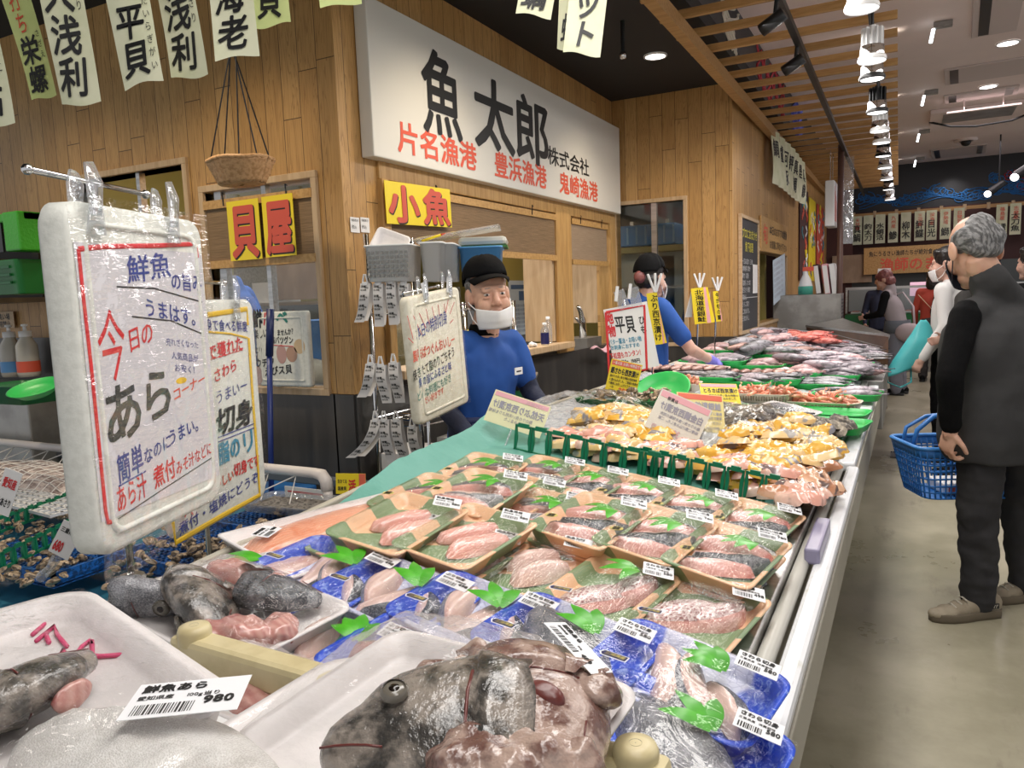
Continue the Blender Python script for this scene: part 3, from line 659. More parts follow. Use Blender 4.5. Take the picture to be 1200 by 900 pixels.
# blinds
def blind(name, lab, loc, u, w, h, mat, mx=None):
    q = thing(name, lab, 'blind', group='bamboo blinds'); basis(q, loc, u)
    MB().grid(lambda s, t: (s*w, -t*h, 0), 2, 4).build('slats', mat, q)
    MB().bx((-.01, -.03, -.012), (w+.01, .015, .014)).build('top_batten', HONEY, q); MB().bx((-.01, -h-.03, -.012), (w+.01, -h+.012, .014)).build('bottom_batten', HONEY, q)
    for f in (.2, .8): MB().tube([(w*f, -.02, .016), (w*f, .05, .02), (w*f+.012, .04, .02)], .004, 5).build('hook', BLACKM, q)
blind('bamboo_blind', 'bamboo blind behind the 貝屋 cards in the left hatch', (-3.43, 2.99, 1.985), (1, 0, 0), .755, .32, BLINDM)
blind('bamboo_blind', 'wide bamboo blind under the signboard above the cap', (XS+.02, 3.36, 2.03), (0, 1, 0), 2.12, .31, BLINDM)
blind('bamboo_blind', 'narrow pale bamboo blind above the tap hatch', (XS+.0, 5.86, 2.03), (0, 1, 0), .82, .33, BLINDX)
# hooks/labels on the sign wall
for i, px in enumerate((411, 423)):
    p = onx(px, 272, XS+.004); q = thing('paper_tag', 'small printed white tag on the corner boards, %s of two' % ('left', 'right')[i], 'tag', group='paper tags on the boards'); basis(q, p, (0, 1, 0))
    MB().bx((0, 0, 0), (.07, .075, .002)).build('paper', PAPERW, q); t = MB()
    t.text('価格表示', (.006, .055, .003), h=.014); t.text('税込', (.006, .02, .003), h=.02); t.build('lettering', INK, q)
# hanging wicker basket
p = ony(283, 204, 2.6); q = thing('hanging_basket', 'wicker basket hung on black cords before the wood wall', 'basket', p)
def wk(s, t):
    a = 2*PI*s; r = .105+.05*t; z = -.045+.10*t; k = 1+.035*math.sin(a*22+PI*int(t*9)); return (r*1.08*k*math.cos(a), r*.8*k*math.sin(a), z)
m = MB(); m.grid(wk, 88, 9); m.grid(lambda s, t: (.105*1.08*t*math.cos(2*PI*s), .105*.8*t*math.sin(2*PI*s), -.045), 20, 2); m.build('weave', WICKER, q, True, solid=.006)
MB().tube([(.165*math.cos(i*PI/12), .125*math.sin(i*PI/12), .058+.003*math.sin(i*5)) for i in range(25)], .010, 7, cap=False).build('rim', WICKER, q, True)
for k in range(5):
    a = PI*(.1+k*.4); MB().tube([(.155*math.cos(a), .115*math.sin(a), .05), (-.02+.012*k, 0, .62), (-.02+.006*k, 0, HC-p.z)], .0035, 5).build('cord', BLACKM, q)
# posters and boards along the wall beyond the far corner
q = thing('chalkboard', 'tall framed blackboard menu on the wall past the far corner', 'blackboard'); basis(q, (XR+.02, 7.14, 1.03), (0, 1, 0))
MB().bx((0, 0, -.015), (.86, 1.03, .0)).build('board', M('slate', (.03, .03, .033), .6), q)
m = MB(); m.bx((-.03, -.03, -.015), (.89, 0, .015)); m.bx((-.03, 1.03, -.015), (.89, 1.06, .015)); m.bx((-.03, 0, -.015), (0, 1.03, .015)); m.bx((.86, 0, -.015), (.89, 1.03, .015)); m.build('wood_frame', PALEWOOD, q)
t = MB(); t.text('プロにおまかせ', (.06, .86, .003), h=.10, w=.108, b=.012); t.text('魚下処理', (.2, .74, .003), h=.10, b=.012); t2 = MB()
for i, s in enumerate(('一匹お造り　三枚', '焼物用　開き', '煮付　切身', '塩焼　ぶつ切', '皮引き　骨取', '腹出し', 'うろこ取り', '二枚おろし', '三枚おろし')): t2.text(s, (.05+.02*(i % 2), .62-i*.066, .003), h=.055, w=.07)
t2.bx((.02, .30, .001), (.84, .306, .003)); lettering(q, (t, t2), (M('chalk_yellow', (.62, .55, .05), .6), M('chalk_white', (.6, .6, .6), .6)))
MB().bx((.58, .34, .003), (.82, .62, .006)).build('notice', PAPERW, q)
q = thing('wooden_plaque', 'wooden plaque with red and dark lettering past the blackboard', 'sign'); basis(q, (XR+.025, 8.2, 1.80), (0, 1, 0))
MB().bx((0, 0, -.02), (1.9, .36, .0)).build('board', HONEY, q, bevel=.005); t = MB(); t.text('旬', (.1, .1, .002), h=.22, w=.28, b=.02); t2 = MB(); t2.text('本日のおすすめ鮮魚', (.5, .2, .002), h=.11, w=.145, b=.012); t2.text('お気軽に声かけ下さい', (.5, .05, .002), h=.10, w=.13, b=.008); lettering(q, (t, t2), (REDO, INK))
MB().bx((-3.0, 8.1, .9), (-1.6, 8.15, 1.9)).build('wall_shop_panel', M('pale_panel', (.62, .64, .58), .5), kind='structure')
q = thing('notice_sheet', 'pale blue printed sheet hung in the opening past the blackboard', 'notice'); basis(q, (XR+.03, 8.95, 1.22), (0, 1, .12)); MB().bx((0, 0, 0), (.9, .50, .004)).build('paper', M('pale_blue_paper', (.50, .58, .66), .6), q)
t = MB()
for i in range(7): t.text('加工品取扱商品のご案内', (.05, .43-i*.06, .005), h=.04, w=.06)
t.build('lettering', FADED, q)
def art(name, lab, y, z, w, h, seed):
    q = thing(name, lab, 'poster', group='festival posters on the wall'); basis(q, (XR+.02, y, z), (0, 1, 0)); r = random.Random(seed)
    MB().bx((0, 0, -.01), (w, h, 0)).build('sheet', (MAROON, YELLOWC, SIGNRED)[seed % 3], q); m = MB()
    for i in range(18):
        cx, cy = r.uniform(.1, .9)*w, r.uniform(.06, .94)*h; m.tube([(cx+.10*w*math.sin(k*.9+i), cy+h*(.02*k-.06), .003) for k in range(7)], r.uniform(.02, .05), 5, i % 4, flat=.2)
    m.build('artwork', [SIGNRED, M('art_teal%d' % seed, (.06, .2, .25), .5), YELLOWC, PAPERW], q)
art('festival_poster', 'dark red poster, nearest of three past the plaque', 11.3, 1.5, .95, 1.3, 0)
art('festival_poster', 'yellow poster with red drawing between two red ones', 12.4, 1.5, .85, 1.25, 4)
art('festival_poster', 'bright red poster, farthest of three on that wall', 13.5, 1.45, 1.1, 1.3, 2)
# ------------------------------------------------------------------ banners
def banner(lab, px, py, d, ph, wpx, roll, s, small='', red='', green=False, curl=.02, yaw=0.0, grp='cream paper banners overhead', cut=0.8):
    """px,py = bottom centre in the photo, ph = height of one character, wpx = width"""
    k = d/FPX; w = wpx*k; up = (-CD).copy(); up = (Vector((0, 0, 1))*.75+up*.25).normalized(); u = (CR-up*CR.dot(up)).normalized()
    ca, sa = math.cos(roll), math.sin(roll); u2 = u*ca+up*sa; v2 = up*ca-u*sa; n = u2.cross(v2); u2 = (u2*math.cos(yaw)+n*math.sin(yaw))
    q = thing('paper_banner', lab, 'banner', group=grp); basis(q, ond(px, py, d), u2, v2); H = cut
    fz = lambda x, y: curl*math.sin(y*7+px)+curl*.6*math.sin(x*18+y*5+py)
    MB().grid(lambda a, b: ((a-.5)*w, b*H-.006*math.sin(a*5+px), fz((a-.5)*w, b*H)), 8, 24).build('cloth', BANNERG if green else BANNER, q, True)
    ch = ph*k; t = MB(); y = w*.18
    for c in reversed(s): t.text(c, (-.39*w if small else -.36*w, y+ch*.1, .0), h=ch, w=w*.72, b=.026, jit=.01, skew=.12); y += ch*1.0
    if small: t.text(small, (.30*w, w*.2+ch*len(s)*.92, 0), h=ch*.26, w=w*.16, vert=True, gap=1.35, b=.006)
    t2 = MB()
    if red:
        for c in reversed(red): t2.text(c, (-.25*w, y+ch*.1, 0), h=ch*.75, w=w*.42, b=.008, skew=.1); y += ch*.75
    for mb in (t, t2): mb.v = [(x, yy, fz(x, yy)+.004) for x, yy, _ in mb.v]
    lettering(q, (t, t2), (INK, REDO))
banner('cream banner cut by the left edge of the frame', -8, 146, 2.2, 45, 46, .10, '蝦蛄', 'しゃこ')
banner('yellow green banner with small shellfish characters, second from left', 48, 113, 2.35, 33, 34, .17, '栄螺', 'さざえ', '打ち', True)
banner('cream banner reading 大浅利, third from left', 93, 121, 2.15, 46, 46, .07, '大浅利', 'あさり')
banner('cream banner reading 平貝 tilted to the right', 172, 101, 2.1, 44, 50, .17, '平貝', 'たいらぎがい')
banner('cream banner reading 浅利 overlapped by its neighbour', 218, 87, 2.15, 44, 46, .08, '浅利', 'あさり')
banner('cream banner reading 海老 right above the wicker basket', 279, 68, 2.1, 42, 54, .08, '海老', 'えび')
banner('yellow green banner just right of the 海老 one', 321, 31, 2.25, 38, 44, .02, '貝', 'がい', '', True)
banner('banner tip showing above the left end of the signboard', 399, 5, 2.25, 34, 50, .10, '蛤', '', '', True)
banner('cream banner tip above the black ceiling, left of three', 625, 18, 2.3, 36, 42, -.20, '牡蠣', 'かき')
banner('cream banner half hidden behind the one reading ット', 666, 56, 2.35, 34, 26, -.06, '蠣', '')
banner('cream banner reading ット hung highest right of centre', 682, 62, 2.2, 34, 44, -.14, 'ット', '')
# row of white strips under the canopy beam
for i, s in enumerate(('鯛', '鱸', '河豚', '鮃', '真鯛', '鰹', '真鰺')):
    y = 8.45+i*.37; q = thing('paper_strip', 'white paper strip under the canopy beam, number %s counting away' % ('one', 'two', 'three', 'four', 'five', 'six', 'seven')[i], 'banner', group='paper strips under the canopy beam')
    basis(q, (-1.30, y, 2.50+.0*i), (.13, .99, 0)); fz = lambda x, yy: .012*math.sin(yy*9+i)
    MB().grid(lambda a, b: (a*.3, b*.55, fz(a, b*.55)), 3, 12).build('paper', BANNER, q, True); t = MB(); t.text(s, (.03, .30, .003), h=.19, w=.22, vert=True, b=.02, gap=1.1); t.v = [(a, b, fz(a, b)+.003) for a, b, _ in t.v]; t.build('lettering', INK, q)
for i, (px, s, rd) in enumerate(((1004, '真鯛', '天然物'), (1017, '釣太刀', ''), (1031, '水蛸活', ''), (1046, '鯵', '九州産'), (1061, '柳木', ''), (1077, '鮃鰈', '三河産'), (1091, '目光', '深海産'), (1107, '鰤', '伊勢湾'), (1123, '鰯', '日間賀'), (1173, '鱈', '篠島産'), (1189, '太刀魚', '志摩産'))):
    p = ony(px, 287 - (px-1004)*.066, 15.85); q = thing('paper_strip', 'cream paper strip on the far rail, %s from the left' % ('first', 'second', 'third', 'fourth', 'fifth', 'sixth', 'seventh', 'eighth', 'ninth', 'tenth', 'eleventh')[i], 'banner', group='paper strips on the far rail')
    basis(q, (p.x-.08, 15.85, p.z), (1, 0, 0)); MB().grid(lambda a, b: (a*.165, b*.53, .01*math.sin(b*5+i)), 2, 6).build('paper', BANNER, q, True)
    t = MB(); n = len(s); hh = .32/n if n > 1 else .16
    t.text(s, (.015, .05+hh*(n-1)+.02, .014), h=hh, w=.135, vert=True, b=.016); t2 = MB(); 
    if rd: t2.text(rd, (.05, .42, .014), h=.075, w=.08, vert=True, b=.008)
    lettering(q, (t, t2), (INK, REDO))
# far shop front
q = thing('shop_signboard', 'far wooden sign with red lettering above the far shop', 'sign'); a = ony(1012, 322, 15.13); b = ony(1152, 318, 15.13); basis(q, a, (1, 0, 0)); wl = b.x-a.x+.15
MB().bx((0, 0, -.04), (wl, .47, 0)).build('board', HONEY, q); t = MB(); t.text('魚にうるさい漁師たちが絶対食べたい', (.08, .32, .003), h=.10, w=wl*.036, b=.012); t.text('鳥羽', (wl*.72, .31, .003), h=.15, w=.16, b=.02); t2 = MB(); t2.text('漁師のまかない', (.26, .07, .003), h=.24, w=wl*.115, b=.028); lettering(q, (t, t2), (INK, REDO))
q = thing('refrigerated_case', 'far refrigerated display case with green edge and packed trays', 'display case'); basis(q, (-.95, 13.6, 0), (1, 0, 0), (0, 0, 1))
MB().bx((0, 0, -.8), (3.2, .5, 0)).build('base', DULLSTEEL, q); MB().bx((0, .5, -.7), (3.2, .68, -.0)).build('ledge', WHITEP, q); MB().bx((0, .75, -.75), (3.2, .92, -.1)).build('shelf', DARKGREEN, q)
MB().bx((0, .98, -.2), (3.2, 1.32, -.19)).build('glass_front', GLASS, q); MB().bx((0, .95, -1.0), (3.2, 1.36, -.95)).build('back_panel', M('case_grey', (.3, .32, .32), .4), q)
m = MB()
for i in range(6): m.bx((i*.62, .94, -.22), (i*.62+.03, 1.36, -.17))
m.bx((0, 1.33, -.24), (3.2, 1.37, -.16)); m.build('frame', STEEL, q)
r = random.Random(2); base = None
for row, (yy, zz) in enumerate(((.70, .25), (.935, .35))):
    for i in range(9):
        pp = (-.85+i*.2+.05*row, 13.6+.18+.2*row, yy)
        if base is None:
            base = thing('food_pack', '', 'food pack', (0, 0, 0)); KIDS[base.name] = [MB().bx((-.075, -.1, 0), (.075, .1, .025)).build('pack_tray', WHITEP, base, bevel=.004), MB().bx((-.06, -.085, .026), (.06, .085, .045)).build('filling', BLOODY, base, bevel=.01)]; o = base
        else: o = dup(base)
        o.location = pp; tag(o, 'small food pack on the far green display case', group='food packs on the far case')
q = thing('price_board', 'white price board standing on the far display case', 'sign'); a = ony(1028, 352, 13.79); basis(q, (a.x, 13.79, 1.30), (1, 0, 0)); MB().bx((0, 0, -.02), (.19, .36, 0)).build('board', PAPERW, q); t = MB(); t.text('あさり', (.09, .24, .002), h=.09, w=.07, vert=True, b=.015); t2 = MB(); t2.text('生', (.08, .01, .002), h=.09, b=.02); lettering(q, (t, t2), (INK, REDO))
MB().bx((-1.3, 15.3, 1.0), (3, 15.4, 1.75)).build('wall_far_shop', M('far_shop_dark', (.06, .07, .07), .5), kind='structure')
MB().bx((-1.28, 15.2, 1.45), (-.62, 15.28, 1.95)).build('wall_far_screen', BLINDX, kind='structure')
q = thing('illuminated_sign', 'pink lit counter sign behind the red sweater shopper', 'sign'); a = ony(1066, 347, 13.9); basis(q, a, (1, 0, 0)); MB().bx((0, 0, -.1), (.30, .22, 0)).build('panel', M('pink_lit_panel', (.8, .5, .6), .5, emit=(1, .62, .78), es=.5), q, bevel=.01)
# hanging light box and pole
p = onx(974, 240, -.85); q = thing('hanging_sign_box', 'white box sign hung on chains below the slats', 'sign', p); MB().bx((-.05, -.2, -.26), (.05, .2, .26)).build('box', WHITEP, q, bevel=.008); t = MB(); [t.bx((.0502, -.12+.07*k, -.2), (.0512, -.09+.07*k, .2-.05*k)) for k in range(4)]; t.build('red_print', REDO, q)
for y in (-.15, .15): MB().tube([(0, y, .26), (0, y, 2.97-p.z)], .006, 5).build('chain', CHROME, q)
b = cnt(994, 380, 0); q = thing('steel_pole', 'slim brown pole rising from the end of the counter', 'pole', (-.75, 9.9, 0)); MB().tube([(0, 0, 0), (0, 0, 3.05)], .035, 10).build('shaft', M('brown_metal', (.12, .06, .045), .4), q, True); m = MB(); m.bx((.03, -.01, 1.9), (.14, .01, 2.9)); m.build('plastic_strip', CLEARP, q)
# ------------------------------------------------------------------ the long display counter
q = thing('display_counter', 'long fish display counter with white rim and beige apron', 'counter', (0, 0, 0))
CY0, CY1 = .25, 9.1
xb = lambda y: -1.10-.10*max(.8, min(2.6, y))
m = MB(); m.loft([[(xb(y), y, zc(xb(y))-.014), (-.2, y, zc(-.2)-.014), (-.2, y, .74), (xb(y), y, .74)] for y in (CY0, .8, 2.6, CY1)]); m.build('bed', DULLSTEEL, q)
m = MB(); m.bx((-.252, CY0, .76), (-.222, 6.0, .822)); m.build('inner_steel_lip', STEEL, q, bevel=.004)
m = MB(); m.tube([(-.205, CY0, .795), (-.205, 2.80, .795)], .016, 10); m.build('cream_rail', M('cream_rail', (.50, .49, .44), .4), q, True)
m = MB(); m.bx((-.182, CY0, .772), (-.142, 2.79, .803)); m.build('white_rim', RIMWHITE, q, bevel=.010)
m = MB(); m.bx((-.215, 2.83, .772), (-.158, 5.1, .803)); m.build('white_rim', RIMWHITE, q, bevel=.008)
m = MB(); m.bx((-.150, CY0, .67), (-.138, 2.68, .775)); m.bx((-.165, 2.72, .60), (-.150, 5.2, .775)); m.build('apron', PANELBEIGE, q, bevel=.004)
m = MB(); m.bx((-.262, 5.15, .52), (-.135, 6.2, .825)); m.build('steel_end_box', DULLSTEEL, q, bevel=.006)
m = MB(); m.bx((-1.12, CY0+.1, 0), (-.42, CY1-.1, .745)); m.build('plinth', M('plinth', (.09, .085, .075), .6), q)
m = MB(); m.loft([[(xb(y)-.02, y, .55), (xb(y), y, .55), (xb(y), y, zc(xb(y))+.012), (xb(y)-.02, y, zc(xb(y))+.012)] for y in (CY0, .8, 2.6, 6.8)]); m.build('back_edge', M('beige_edge', (.46, .43, .35), .45), q, bevel=.004)
q = thing('clear_shoe', 'grey plastic clip box at the counter lip beside the green paper', 'clip', cnt(957, 632, .02))
MB().bx((-.014, -.13, -.02), (.02, .13, .018)).build('clip_body', M('violet_grey_plastic', (.28, .26, .38), .3), q, bevel=.006)
# loose clear film laid along the lip
m = MB(); m.grid(lambda s, t: (lambda x, y: (x, y, zc(x)+.006+.010*abs(fbm(x*40, y*22))))(-.335+s*.08, .62+t*1.70), 8, 110)
m.build('plastic_sheet', BAGFILM, smooth=True, label='crinkled clear plastic sheet along the counter lip', cat='plastic sheet')
# green paper under the packs, turned up along the fence and the back
def gp(s, t):
    y = .66+t*1.66; x0 = max(-1.34, xb(y)+.012+.10*max(0, 1.5-y)); x = x0+s*(-.31-x0); z = zc(x)+.004
    back = max(0, (t-.90)/.10); z += .050*back*back + .012*max(0, fbm(x*5, y*5))*(1-.3*back)+.004*fbm(x*13, y*13)+.006*abs(fbm(x*7+y*4, y*3))
    left = max(0, (.08-s)/.08); up = max(0, min(1, (t-.42)/.2)); z += (.045*left*up)
    y += .03*fbm(x*3, 1.0)*back+.10*max(0, (.5-s))*back*.6
    return (x+.012*fbm(y*6, 3)*(1 if s > .9 else 0), y, z)
m = MB(); m.grid(gp, 90, 120); m.build('paper_liner', PAPER, smooth=True, label='creased sea green paper lining the counter under the packs', cat='paper')
# ------------------------------------------------------------------ packs: foam tray, fish, leaf, label, film
def tray(mb, L, Wd, H, r=.02, lip=.008, wall=.012, m=0):
    R = []
    for l, w, z, k in ((L-.035, Wd-.035, 0, r*.8), (L-.006, Wd-.006, H-.004, r), (L, Wd, H-.003, r), (L, Wd, H, r), (L-2*lip, Wd-2*lip, H, r*.9), (L-2*lip-.02, Wd-2*lip-.02, H*.42, r*.8), (L-2*lip-.032, Wd-2*lip-.032, H*.28, r*.7)):
        R.append(rrect(l, w, k, 5, z))
    return mb.loft(R, m)
def dome(L, Wd, H, bulge, nz=.003, seed=0):
    mb = MB()
    def f(s, t):
        x, y = (s-.5)*L*.985, (t-.5)*Wd*.985; e = min(1, 9*min(s, 1-s, t, 1-t)); b = math.sin(PI*s)**.55*math.sin(PI*t)**.55 if 0 < s < 1 and 0 < t < 1 else 0
        return (x, y, H+.001+bulge*b+nz*e*fbm(x*28+seed, y*28)-.003*(1-e))
    return mb.grid(f, 22, 16)
def slab(L, Wd, T, curve=0.0, skin=(.8, 1.01), nu=14, nv=8, pw=.6, lump=.003, seed=0, twist=0.0):
    """leaf-shaped piece of fish: material 1 is skin over the band skin of its width"""
    mb = MB()
    def f(s, t):
        w = Wd*max(.05, math.sin(PI*min(max(s, .015), .985)))**pw; x = (s-.5)*L; y = curve*(1-(2*s-1)**2)+(t-.5)*w
        a = PI*t; z = T*(max(0, math.sin(a))**.36)*max(0, math.sin(PI*s))**.22+lump*fbm(x*45+seed, y*45)*math.sin(a)
        return (x, y+twist*(s-.5)*t*.02, max(z, 0))
    return mb.grid(f, nu, nv, 0, lambda s, t: 1 if skin[0] <= t <= skin[1] else 0)
def leaf_mb(n=3, L=.055, sp=.75, seed=0):
    mb = MB()
    for k in range(n):
        a = (k-(n-1)/2)*sp; ca, sa = math.cos(a), math.sin(a)
        def f(s, t, ca=ca, sa=sa, k=k):
            w = .0145*math.sin(PI*(.12+.88*s))**.8*(1-.25*s); x = s*L*(1-.12*abs(k-1)); y = (t-.5)*2*w; return (x*ca-y*sa, x*sa+y*ca, .003+.007*math.sin(PI*s)+.0006*k-.002*abs(t-.5))
        mb.grid(f, 8, 2)
    return mb
def label_mb(w=.058, h=.040, lines=('ぶり切身', '愛知県', '100g', '498')):
    mb = MB(); mb.bx((-w/2, -h/2, 0), (w/2, h/2, .0006))
    mb.text(lines[0], (-w*.44, h*.22, .0009), h=h*.24, m=1, b=.03); mb.text(lines[1], (-w*.44, -.0, .0009), h=h*.13, m=1, b=.01); mb.text(lines[2], (-w*.02, -.0, .0009), h=h*.13, m=1, b=.01); mb.text(lines[3], (w*.16, -h*.24, .0009), h=h*.28, m=1, b=.04)
    r = random.Random(len(lines[0])); x = -w*.42
    while x < w*.1:
        d = r.choice((.0008, .0012, .002)); mb.add([(x, -h*.42, .0009), (x+d, -h*.42, .0009), (x+d, -h*.14, .0009), (x, -h*.14, .0009)], [(0, 1, 2, 3)], 1); x += d+r.choice((.0008, .0014))
    return mb
LABELS = [label_mb(lines=l).mesh('price_label', [LABELW, INK]) for l in (('ぶり切身', '愛知県産', '消費期限', '498'), ('さわら切身', '三重県産', '消費期限', '580'), ('真だい切身', '愛知県産', '加工日', '780'), ('刺身用柵', '愛知県産', '加工日', '980'))]
def oval_sticker(mat, txt):
    mb = MB(); mb.prism([(.014*math.cos(a*PI/10), .010*math.sin(a*PI/10)) for a in range(20)], 0, .0006, 0); mb.text(txt[0], (-.008, 0, .0009), h=.008, m=1, b=.04); mb.text(txt[1], (-.008, -.008, .0009), h=.008, m=1, b=.04)
    return mb.mesh('sticker', [mat, INK])
OVAL = oval_sticker(GOLD, ('地物', '鮮魚'))
NAVYST = MB().prism([(-.022, 0), (-.017, -.007), (.022, -.007), (.022, .007), (-.017, .007)], 0, .0006, 0).prism([(-.019, 0), (-.0155, -.0055), (.0205, -.0055), (.0205, .0055), (-.0155, .0055)], .0006, .0009, 1).text('三河湾産', (-.013, -.003, .0012), h=.008, m=2, b=.02).mesh('sticker', [LABELW, STICKN, GOLD])
LEAVES = [leaf_mb(3, .076).mesh('leaf_garnish', LEAF), leaf_mb(3, .08, .55).mesh('leaf_garnish', LEAF), leaf_mb(4, .07, .5).mesh('leaf_garnish', LEAF)]
for me in LEAVES: me.polygons.foreach_set('use_smooth', [True]*len(me.polygons))
TR = {}
def child(name, me, par, loc=(0, 0, 0), rot=(0, 0, 0), **k):
    o = bpy.data.objects.new(name, me); COL.objects.link(o); o.parent = par; o.location = loc; o.rotation_euler = rot; return tag(o, **k)
for kind, L, Wd, H, mt in (('peach', .272, .182, .036, PEACH), ('blue', .252, .192, .034, BLUETRAY), ('foam', .30, .24, .032, FOAMTRAY)):
    TR[kind] = (tray(MB(), L, Wd, H, .03 if kind != 'peach' else .022).mesh('foam_tray', mt, True), L, Wd, H)
def piece(mats, *a, **k):
    me = slab(*a, **k).mesh('fillet', mats, True); return me
FIL = {
 'dark': [piece([PINKFLESH, DARKSKIN], .17, .066, .026, .020, (.58, 1.01), seed=1), piece([PINKFLESH, DARKSKIN], .165, .060, .03, -.016, (-.1, .55), seed=2), piece([PINKFLESH, DARKSKIN], .15, .062, .028, .012, (.40, 1.01), seed=3)],
 'grey': [piece([PINKFLESH, GREYSKIN], .16, .068, .028, .016, (.3, 1.01), seed=4), piece([PALEFLESH, GREYSKIN], .155, .062, .028, -.02, (-.1, .55), seed=5), piece([PINKFLESH, TAISKIN], .15, .062, .028, .012, (.4, 1.01), seed=6)],
 'tai': [piece([PINKFLESH, TAISKIN], .185, .085, .028, .006, (.16, 1.01), seed=7), piece([PINKFLESH, TAISKIN], .14, .07, .03, -.008, (.2, 1.01), seed=8)],
 'loin': [piece([LOIN, LOIN], .155, .060, .026, .008, (2, 3), pw=.5, lump=.005, seed=9), piece([LOIN, LOIN], .15, .056, .025, -.004, (2, 3), pw=.4, seed=10)],
 'pale': [piece([PALEFLESH, PALEFLESH], .135, .052, .036, .002, (2, 3), pw=.25, seed=11), piece([PALEFLESH, PALEFLESH], .13, .045, .030, .002, (2, 3), pw=.25, seed=12)],
 'buri': [piece([PALEFLESH, DARKSKIN], .15, .062, .026, .020, (.70, 1.01), seed=13), piece([PALEFLESH, GREYSKIN], .14, .055, .030, -.012, (-.1, .30), seed=14), piece([PALEFLESH, DARKSKIN], .12, .05, .028, .014, (.55, 1.01), seed=15)],
 'whole': [piece([GREYSKIN, GREYSKIN], .21, .12, .040, .0, (2, 3), seed=16), piece([PALEFLESH, GREYSKIN], .12, .045, .03, .01, (.6, 1.01), seed=17)],
 'red': [piece([REDMEAT, REDMEAT], .16, .085, .045, .0, (2, 3), pw=.3, seed=18), piece([REDMEAT, REDMEAT], .11, .06, .035, .01, (2, 3), pw=.4, seed=19)],
}
DOMES = {k: [dome(TR[k][1], TR[k][2], TR[k][3], .026, .003, s).mesh('cling_film', FILM, True) for s in (1, 9)] for k in TR}
# (x, y, z, rotation about z) of the pieces in the tray's own frame
LAY = {
 'peach_dark': ('peach', [('dark', 0, .045, .005, .010, -1.25), ('dark', 1, -.005, -.01, .012, -1.1), ('dark', 2, -.06, .0, .010, -1.2)], ((.02, -.035), 2.6), OVAL),
 'peach_grey': ('peach', [('grey', 0, .04, .01, .010, -1.2), ('grey', 1, -.015, .0, .014, -1.0), ('grey', 2, -.065, .005, .010, -1.3)], ((.03, -.03), 2.5), OVAL),
 'peach_tai': ('peach', [('tai', 0, -.02, .01, .010, -.5), ('tai', 1, .055, -.02, .012, -.3)], ((.06, -.02), 2.3), NAVYST),
 'peach_tai_plain': ('peach', [('tai', 0, .0, .012, .012, -.75), ('tai', 1, .04, -.02, .010, -.4)], None, NAVYST),
 'peach_loin': ('peach', [('loin', 0, -.005, -.035, .010, -.35), ('loin', 1, .035, .020, .010, -.38)], None, None),
 'peach_pale': ('peach', [('pale', 0, -.01, -.03, .010, -.5), ('pale', 1, .035, .015, .010, -.5)], None, None),
 'blue_buri': ('blue', [('buri', 0, -.035, .0, .010, -1.15), ('buri', 1, .02, .005, .012, -1.0), ('buri', 2, .065, -.02, .010, -.8)], ((.03, .02), 2.8), NAVYST),
 'blue_sawara': ('blue', [('buri', 1, -.04, .015, .010, -1.3), ('buri', 0, .0, -.01, .014, -1.8), ('buri', 2, .055, .0, .010, -1.0)], ((.02, .015), 2.4), NAVYST),
 'blue_whole': ('blue', [('whole', 0, .0, .0, .010, -.45), ('whole', 1, .05, -.045, .010, -.2)], ((.02, .02), 2.6), NAVYST),
 'blue_red': ('blue', [('red', 0, -.02, -.02, .010, .2), ('red', 1, .05, .02, .012, -.3)], None, None),
}
PROTO = {}
def pack(lay, name, label, cat, group, px, py, lvl, rz, lab=0, tilt=(0, 0), leaf=0):
    kind, pieces, lf, stick = LAY[lay]; me, L, Wd, H = TR[kind]; key = (lay, lab, leaf)
    h = lvl*.042
    p = cnt(px, py, h+.03)
    p.z -= .022
    if key in PROTO: q = dup(PROTO[key]); tag(q, label, cat, group)
    else:
        q = thing(name, label, cat, group=group); kids = [child('foam_tray', me, q)]
        for f, i, x, y, z, a in pieces: kids.append(child('fillet', FIL[f][i], q, (x, y, z), (random.uniform(-.12, .12), random.uniform(-.08, .08), a)))
        if lf: kids.append(child('leaf_garnish', LEAVES[leaf], q, (lf[0][0]+.015, lf[0][1], H+.014), (.05, -.05, lf[1])))
        kids.append(child('cling_film', DOMES[kind][lab % 2], q))
        s = 1 if kind == 'blue' else -1
        kids.append(child('price_label', LABELS[lab], q, (L*.5-.045, s*(Wd*.5-.036), H+.0215), (0 if s > 0 else .12, .10, .15 if s > 0 else -1.15)))
        if stick: kids.append(child('sticker', stick, q, (-L*.5+.045, -s*(Wd*.5-.040), H+.0205), (0, -.1, 0 if s > 0 else -1.4)))
        KIDS[q.name] = kids; PROTO[key] = q
    q.matrix_basis = Matrix.Translation(p) @ SLOPE @ Matrix.Rotation(.06+tilt[0], 4, 'X') @ Matrix.Rotation(.02+tilt[1], 4, 'Y') @ Matrix.Rotation(rz, 4, 'Z')
    return q
R90 = PI/2-.10
GP = 'peach and green fish packs'; GB = 'blue fish packs'
FP = 'fish_pack'
